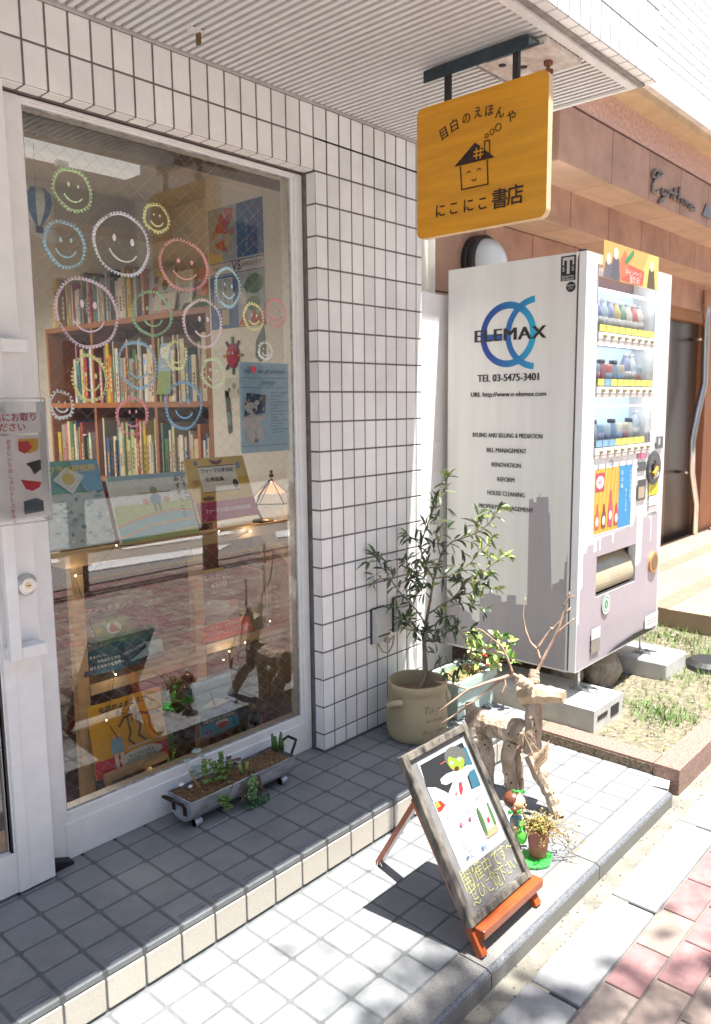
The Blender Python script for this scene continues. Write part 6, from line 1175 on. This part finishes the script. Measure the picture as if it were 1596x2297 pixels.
mb = MB(); mb.box((-.75, 2.22, 2.0), (.75, 2.38, 2.05)); mb.box((-.02, 2.28, 2.0505), (.02, 2.32, 2.36)); mb.build('added_housing', mat('lamp_white', (.75, .74, .71), .4), lt2); fill_light(0, 2.3, 1.994, 1.4, 20, lt2)
rl = thing('roller_rail', 'grey metal blind rail fixed above the window inside the shop', 'blind rail', (.7, .17, 2.1))
a2, b2 = zG(480, 20, Y=.18), zG(1500, 270, Y=.18); mb = MB(); mb.box((a2.x - .3, .16, (a2.z + b2.z) / 2 - .03), (b2.x, .21, (a2.z + b2.z) / 2 + .018)); mb.build('rail', mat('grey_alu', (.40, .39, .36), .4, .3, var=.25, vs=14), rl, bevel=.003)
# ------------------------------------------------------------------ display rack in the window
RY = .26; rack = thing('display_rack', 'pale pine display rack just behind the shop window glass', 'display rack', (.8, RY, 0))
zE = ZR(0, 1800, 1200)
bz = .862; rx0 = .30; rx1 = 1.265
mb = MB(); mb.box((rx0, RY - .03, bz - .028), (rx1, RY + .10, bz)); mb.box((rx0, RY - .036, bz - .026), (rx1, RY - .0305, bz + .018)); mb.build('top_ledge', PINE, rack)
for x0_, x1_ in ((.325, .365), (.785, .825)): mb = MB(); mb.box((x0_, RY - .02, 0), (x1_, RY + .012, bz - .0285)); mb.build('post', PINE, rack)
mb = MB(); mb.box((1.235, RY - .03, 0), (1.258, RY + .20, bz - .0285)); mb.build('side_panel', PINE, rack)
for xa, xb, z in ((.3655, .7845, .43), (.8255, 1.2345, .452)): mb = MB(); mb.box((xa, RY - .02, z - .02), (xb, RY + .12, z)); mb.box((xa, RY - .026, z - .022), (xb, RY - .0205, z + .014)); mb.build('shelf', PINE, rack)
mb = MB(); mb.box((rx0, RY + .205, 0), (1.258, RY + .21, bz - .0285)); mb.build('back_board', mat('dark_brown_board', (.13, .055, .03), .6, var=.2, vs=3), rack)
def disp(label, zr, TL, TR, BR, BL, yb, lean, th, hx):
    """a picture book leaning back, from its four corners in the photograph"""
    k = zr; bl, br2 = k(*BL, Y=yb), k(*BR, Y=yb); tl_, tr_ = k(*TL, Y=yb + lean), k(*TR, Y=yb + lean)
    U_ = ((br2 - bl) + (tr_ - tl_)) / 2; W_ = ((tl_ - bl) + (tr_ - br2)) / 2; U_.z *= .3; U_.y = 0; W_.x = 0
    P = Panel(V3((min(bl.x, (bl.x + tl_.x) / 2), yb, (bl.z + br2.z) / 2)), U_, W_); slab('picture_book', label, 'picture book', P, th, pc(hx, .4), 'picture books displayed in the window'); return P
zA_ = ZR(100, 1600, 600); zB_ = ZR(600, 1600, 600); zC_ = ZR(200, 2100, 600); zD_ = ZR(650, 2100, 600); zE_ = ZR(0, 2600, 800)
P = disp('teal picture book with a research laboratory title at the left end of the rack top', zA_, (100, 385), (735, 350), (925, 1185), (235, 1290), .235, .09, .014, '58a8a0')
P.rect(0, 0, 1, .62, pc('c8dce6')); 
for k in range(60): P.ell(rnd.uniform(.03, .97), rnd.uniform(.05, .62), rnd.uniform(.015, .05), rnd.uniform(.01, .025), pc(rnd.choice(['7fb2cc', 'e8eef2', 'a8c8d8', '5f9ab8'])))
P.poly([(.55, .98), (.98, .98), (.98, .62), (.7, .62)], pc('5fa8d2')); P.poly([(.25, .78), (.48, .92), (.72, .80), (.5, .60)], pc('d2dcdf')); P.ell(.48, .78, .09, .07, pc('c8b85a')); P.done('cover_art'); P.fit('クラメ研究所', .56, .885, .72, .085, pc('e8cf4a'), .06)
P = disp('wide white picture book with a water carrying frog on the rack top', zA_, (800, 530), (1580, 480), (1745, 1090), (970, 1205), .225, .075, .014, 'dfe8ea')
P.rect(0, 0, 1, .55, pc('b9cc7a')); P.poly([(0, .02), (1, .12), (1, .36), (.7, .40), (.3, .33), (0, .22)], pc('8fc4d6')); P.poly([(0, .22), (.3, .33), (.7, .40), (1, .36), (1, .39), (.7, .44), (.3, .37), (0, .26)], pc('d9a070')); P.poly([(0, .06), (.4, .20), (1, .24), (1, .27), (.4, .23), (0, .09)], pc('e0b06a')); P.rect(0, .93, 1, 1, pc('8fb8cc'))
P.ell(.53, .60, .07, .09, pc('5f8ab8')); P.ell(.53, .74, .045, .06, pc('8fa87a')); P.rect(.32, .70, .74, .715, pc('a07a4a')); P.ell(.40, .58, .04, .05, pc('c98a6a')); P.ell(.67, .58, .04, .05, pc('c98a6a')); P.rect(.49, .42, .52, .54, pc('6a7a5a')); P.rect(.55, .42, .58, .54, pc('6a7a5a')); P.done('cover_art'); P.vfit('どうぶつ', .945, .93, .50, pc('3a3a3c'), .02); P.vfit('みずぞうとう', .855, .93, .25, pc('3a3a3c'), .02)
P = disp('yellow insect picture book with a crimson paper band on the rack top', zB_, (280, 348), (870, 320), (1000, 905), (425, 1000), .230, .085, .016, 'd8b85a')
P.rect(0, 0, 1, .30, pc('a8205a')); P.rect(.17, .45, .80, .86, pc('e4e2dc')); P.rect(.17, .85, .80, .865, pc('22201e')); P.rect(.17, .445, .80, .455, pc('22201e')); P.poly([(.38, .97), (.5, .93), (.62, .97), (.58, .90), (.5, .87), (.42, .90)], pc('7a2a34')); P.ell(.16, .92, .03, .035, pc('4f7aa8')); P.ell(.86, .84, .03, .06, pc('4f7aa8')); P.ell(.09, .62, .05, .05, pc('b89a7a')); P.ell(.22, .35, .1, .035, pc('6a4a3a')); P.ell(.74, .55, .05, .07, pc('2f3a34')); P.done('cover_art')
P.fit('ファーブル昆虫記', .48, .78, .56, .075, pc('22201e'), .04); P.fit('名場面集', .40, .64, .32, .075, pc('22201e'), .03); P.fit('ファーブル生誕200年記念出版', .50, .15, .80, .07, pc('f0e6ea'), .03)
P = disp('grey green picture book of a whale and small red girl on the left middle shelf', zC_, (280, 430), (1045, 345), (1160, 1010), (325, 1190), .235, .075, .012, '6a7478')
P.ell(.46, .55, .28, .2, pc('5f8a6a')); P.rect(0, 0, 1, .30, pc('0f4a62')); P.poly([(.55, .06), (1, .10), (1, .45), (.86, .40), (.78, .2)], pc('9cc4d4')); P.poly([(0, .30), (.4, .38), (.7, .38), (1, .45), (1, .28), (0, .26)], pc('0f5a66')); P.ell(.45, .58, .09, .09, pc('cfe0d8')); P.poly([(.38, .55), (.44, .66), (.5, .56), (.52, .52), (.42, .52)], pc('9a3430')); P.ell(.25, .57, .03, .03, pc('c8c45a'))
for k in range(26): P.ell(rnd.choice((rnd.uniform(.05, .2), rnd.uniform(.78, .95), rnd.uniform(.15, .3))), rnd.uniform(.36, .9), .008, .008, pc('d8e4e8'))
P.done('cover_art'); P.fit('アメッチクジラ', .45, .86, .58, .085, pc('eceef0'), .03); P.fit('まぁいいや、', .20, .235, .24, .05, pc('eceef0'), .03); P.fit('今日はとくべつ', .30, .165, .28, .05, pc('eceef0'), .03); P.fit('ぼくたちのすむ世界へ', .27, .09, .42, .05, pc('eceef0'), .03); P.fit('つれていってあげる', .64, .22, .32, .05, pc('eceef0'), .03, 14)
P = disp('brown deep sea submarine picture book with an orange paper band on the right shelf', zD_, (270, 130), (790, 65), (795, 755), (305, 870), .235, .07, .014, '5f5450')
P.rect(0, 0, 1, .24, pc('d8562f')); P.poly([(.02, .44), (.3, .58), (.8, .50), (.82, .38), (.55, .27), (.1, .28)], pc('b8bcb8')); P.ell(.74, .47, .09, .05, pc('b87a52')); P.poly([(.05, .40), (.3, .36), (.6, .30), (.4, .25), (.12, .27)], pc('6f7a7a')); P.poly([(.02, .6), (.2, .55), (.06, .5)], pc('c8704a')); P.rect(.28, .965, .68, 1.0, pc('d8cc4a')); P.done('cover_art')
P.fit('しんかい', .48, .88, .46, .10, pc('e6e4e0'), .01); P.fit('6500', .52, .76, .36, .10, pc('e6e4e0'), .01); P.fit('深海のひみつをさぐれ!', .54, .66, .44, .03, pc('d6d2cc')); P.fit('メカ好きに、おススメ!', .42, .17, .62, .055, pc('f4e8e0'), .04); P.fit('では、深海に行ってみよう', .48, .085, .74, .055, pc('f4e8e0'), .04)
P = disp('yellow and red picture book of a dinosaur skeleton on a little stand', zE_, (650, 115), (1200, 0), (1285, 490), (735, 690), .19, .05, .012, 'dba81e')
P.rect(0, 0, 1, .24, pc('bf1f34')); P.ell(.62, .155, .30, .095, pc('d8e2e6')); P.rect(.24, .27, .40, .47, pc('7fb2cf')); P.ell(.32, .50, .05, .03, pc('d0a88a')); P.rect(.26, .05, .31, .26, pc('e2dcd6')); P.rect(.34, .06, .39, .26, pc('e2dcd6')); SKL = pc('6a5236')
P.line([(.38, .62), (.46, .72), (.62, .75), (.80, .68), (.94, .66)], .03, SKL); P.line([(.50, .72), (.52, .52), (.48, .40), (.54, .32)], .03, SKL); P.line([(.66, .72), (.66, .55), (.62, .42), (.70, .33)], .03, SKL); P.line([(.80, .68), (.78, .5), (.84, .38)], .02, SKL); P.line([(.56, .73), (.56, .62)], .015, SKL); P.line([(.62, .73), (.62, .60)], .015, SKL); P.rect(.44, .285, .98, .31, pc('c8bcb0')); P.done('cover_art')
P.fit('化石のよぶこえが', .48, .90, .66, .085, pc('2a3448'), .06); P.fit('きこえる', .50, .80, .30, .08, pc('2a3448'), .06); P.fit('なんでもできる', .62, .175, .36, .05, pc('2a7aa0'), .03); P.fit('なんにだってなれる!', .62, .12, .42, .05, pc('2a7aa0'), .03)
st_ = thing('book_stand', 'small pale wooden book stand holding the dinosaur picture book', 'book stand', tuple(P.O)); mb = MB(); a_, b_ = zE_(805, 670, Y=.165), zE_(1262, 512, Y=.165); zz = (a_.z + b_.z) / 2; mb.box((a_.x, .160, zz - .012), (b_.x, .188, zz + .010)); mb.build('bar', PINE, st_, bevel=.002)
for x in (a_.x + .03, b_.x - .05): mb = MB(); mb.beam((x, .175, 0), (x, .26, zz + .12), .02, .014, (0, 1, .3)); mb.build('leg', PINE, st_)
zF2 = ZR(550, 2650, 600)
P = disp('blue sea picture book for birthdays low at the right of the window', zD_, (298, 1245), (620, 1150), (722, 1685), (308, 1800), .19, .05, .012, '86aed0')
P.rect(0, 0, 1, .30, pc('2f9ac8')); P.poly([(0, .30), (1, .30), (1, .62), (.6, .52), (0, .34)], pc('2450a8')); P.poly([(.1, .52), (.5, .62), (.9, .50), (.5, .46)], pc('dfe6ea')); P.ell(.56, .16, .17, .05, pc('d8d4d6')); P.rect(.40, .13, .72, .17, pc('d8d4d6')); P.ell(.56, .11, .17, .05, pc('b8303c')); P.ell(.17, .06, .08, .045, pc('8a3a8a')); P.line([(.4, .75), (.42, .62), (.45, .5)], .03, pc('3a4a5a')); P.rect(0, .20, 1, .29, pc('4a5a6a')); P.done('cover_art')
P.fit('お誕生日にはこの絵本を!!', .5, .245, .9, .06, pc('f0f0ee'), .05); P.fit('7', .17, .06, .05, .06, pc('e8d8ea'))
# books seen from the side, dolls, little plants
mb = None
for k, (x, h, hx, nm) in enumerate(((1.115, .24, 'd9d4c8', 'cream'), (1.135, .26, 'b8c0c8', 'grey'), (1.15, .225, 'c9a86a', 'tan'))):
    b = thing('book', '%s slim book standing edge-on at the right of the submarine book' % nm, 'book', (x, RY + .04, .453)); mb = MB(); mb.box((x, RY - .005, .453), (x + .011, RY + .115, .453 + h)); mb.build('cover', pc(hx), b, bevel=.001)
P = Panel((1.175, RY + .01, .455), (.055, .0, 0), (0, .05, .30)); slab('picture_book', 'narrow ochre picture book with plant drawings next to the rack side panel', 'picture book', P, .01, pc('c89a5a')); P.ell(.4, .5, .2, .1, pc('7a2a34')); P.ell(.65, .55, .2, .14, pc('8a8a3a')); P.done('cover_art')
for (x, y, hx, nm, zt3) in ((1080, 120, '2a2c34', 'black', 1), (1200, 130, 'b0202c', 'red', 1)):
    c = zF2(x, y + 165, Z=.004); c.y = max(.15, c.y); d_ = thing('wooden_doll', 'little jointed wooden doll with a %s dress on the window floor' % nm, 'doll', (c.x, c.y, 0)); mb = MB(); mb.lathe([(.022, .035), (.019, .07), (.012, .085), (0, .086)], (c.x, c.y, 0), 14); mb.build('dress', pc(hx), d_, smooth=True)
    mb = MB(); mb.tube([(c.x - .006, c.y, 0.002), (c.x - .006, c.y, .04)], .0055, 8); mb.tube([(c.x + .008, c.y, 0.002), (c.x + .008, c.y, .04)], .0055, 8); mb.ball((c.x, c.y, .105), (.014, .014, .019), 12); mb.tube([(c.x - .014, c.y, .078), (c.x - .026, c.y - .006, .05), (c.x - .024, c.y - .01, .03)], .0045, 7); mb.tube([(c.x + .014, c.y, .078), (c.x + .04, c.y - .004, .076)], .0045, 7); mb.build('figure', mat('doll_wood', (.55, .42, .22), .5), d_, smooth=True)
for x, y, s_ , nm in ((1265, 440, .05, 'left'), (1290, 110, .05, 'upper')):
    c = zE_(x, y, Y=.22); pt = thing('small_plant', ('small green leafed plant behind the dinosaur book' if nm == 'left' else 'small green plant higher up between the rack posts'), 'plant', (c.x, c.y, 0)); mb = MB()
    mb.tube([(c.x, c.y, 0), (c.x, c.y, c.z)], .002, 5)
    for k in range(10): leaf(mb, c, rv(), (0, 0, 1), s_ * rnd.uniform(.6, 1.1), s_ * .5)
    mb.build('foliage', mat('bright_leaf', (.12, .36, .04), .45), pt)
# stained glass lamp and fairy lights
lp = zB_(1135, 700, Y=.36); sl_ = thing('stained_glass_lamp', 'small lit stained glass lamp with peach panes at the right of the window', 'table lamp', (lp.x, .36, bz)); za = zB_(1130, 555, Y=.36).z; zb2 = zB_(1150, 780, Y=.36).z; rr = (zB_(1345, 780, Y=.36).x - zB_(985, 785, Y=.36).x) / 2
mb = MB(); n = 6; PE = [mat('peach_glass', (.85, .45, .25), .3, var=.1, vs=20, emis=.35), mat('milky_glass', (.75, .62, .5), .3, var=.1, vs=20, emis=.12)]; ap = V3((lp.x, .36, za)); rim_ = [V3((lp.x + rr * math.cos(2 * math.pi * k / n + .3), .36 + rr * math.sin(2 * math.pi * k / n + .3), zb2)) for k in range(n)]
for k in range(n):
    a, b = rim_[k], rim_[(k + 1) % n]; i1, i2 = ap.lerp(a, .12), ap.lerp(b, .12); m1, m2 = ap.lerp(a, .6), ap.lerp(b, .6); mb.poly([i1, m1, m2, i2], PE[0]); mb.poly([m1, a, b, m2], PE[1])
mb.build('shade', None, sl_); mb = MB()
for k in range(n): mb.tube([ap, rim_[k]], .0022, 5); mb.tube([rim_[k], rim_[(k + 1) % n]], .0022, 5)
mb.ball(ap + V3((0, 0, .014)), .010, 10); mb.ball(ap + V3((0, 0, .03)), .007, 8); mb.build('leading', BLACKM, sl_)
mb = MB(); mb.tube(along([V3((lp.x - rr * .6, .35, bz + .002)), V3((lp.x - rr * .95, .35, (bz + zb2) / 2 + .02)), V3((lp.x - rr * .7, .36, zb2 + .03)), V3((lp.x - .01, .36, za - .005))], 12), .005, 8); mb.lathe([(.045, .0), (.04, .008), (.0, .012)], (lp.x - rr * .6, .35, bz + .0005), 20); mb.build('stand', BLACKM, sl_, smooth=True)
l = bpy.data.lights.new('lamp_bulb', 'POINT'); l.energy = .3; l.color = (1, .62, .3); l.shadow_soft_size = .015; o = bpy.data.objects.new('lamp_bulb', l); COL.objects.link(o); o.location = (lp.x, .36, zb2 + .02); par(o, sl_)
fl = thing('fairy_lights', 'string of tiny warm fairy lights on dark wire along the display rack', 'fairy lights', (.7, .22, .5)); pts = [zr(x, y, Y=.205) for zr, x, y in ((zB_, 920, 1082), (zB_, 605, 1080), (zA_, 905, 1222), (zC_, 228, 195), (zC_, 630, 1185), (zE_, 803, 238), (zE_, 1148, 607), (zD_, 518, 1040), (zD_, 575, 955), (zD_, 735, 867), (zD_, 983, 652))]
mb = MB()
for p in pts: mb.ball(p, .0026, 8)
for k in (0, 3, 4, 6, 8):
    l = bpy.data.lights.new('bulb_light', 'POINT'); l.energy = .035; l.color = (1, .85, .65); l.shadow_soft_size = .0034; o = bpy.data.objects.new('bulb_light', l); COL.objects.link(o); o.location = pts[k] + V3((0, -.006, 0)); par(o, fl)
mb.build('bulb', mat('fairy_bulb', (1, .8, .45), .4, var=0, emis=3.), fl); mb = MB()
for i in range(len(pts) - 1): mb.tube(along([pts[i] + V3((0, .006, 0)), (pts[i] + pts[i + 1]) / 2 + V3((0, .01, -.03)), pts[i + 1] + V3((0, .006, 0))], 10), .0011, 5)
mb.build('wire', BLACKM, fl)
# behind the door
bxx = A(24, 1620, Y=.20); o = thing('file_box', 'white upright file box with a blue stripe seen through the door glass', 'file box', (bxx.x, .2, .15)); mb = MB(); mb.box((bxx.x - .10, .16, .12), (bxx.x + .012, .30, .62)); mb.build('box', pc('d8dce0'), o, bevel=.003); mb = MB(); mb.box((bxx.x - .004, .1585, .30), (bxx.x + .004, .1598, .50)); mb.build('stripe', pc('2f66a8'), o)
cb = thing('shop_counter', 'brown wooden counter front seen low through the door glass', 'counter', (-.5, .6, 0)); mb = MB(); mb.box((-1.4, .5, 0), (.02, .55, .80)); mb.build('front_panel', mat('red_brown_wood', (.20, .07, .03), .5, var=.2, vs=3, stretch=(1, 1, 6)), cb); mb = MB(); mb.box((-1.42, .47, .8005), (.03, .9, .825)); mb.build('top', OAK, cb)
finish_fonts()
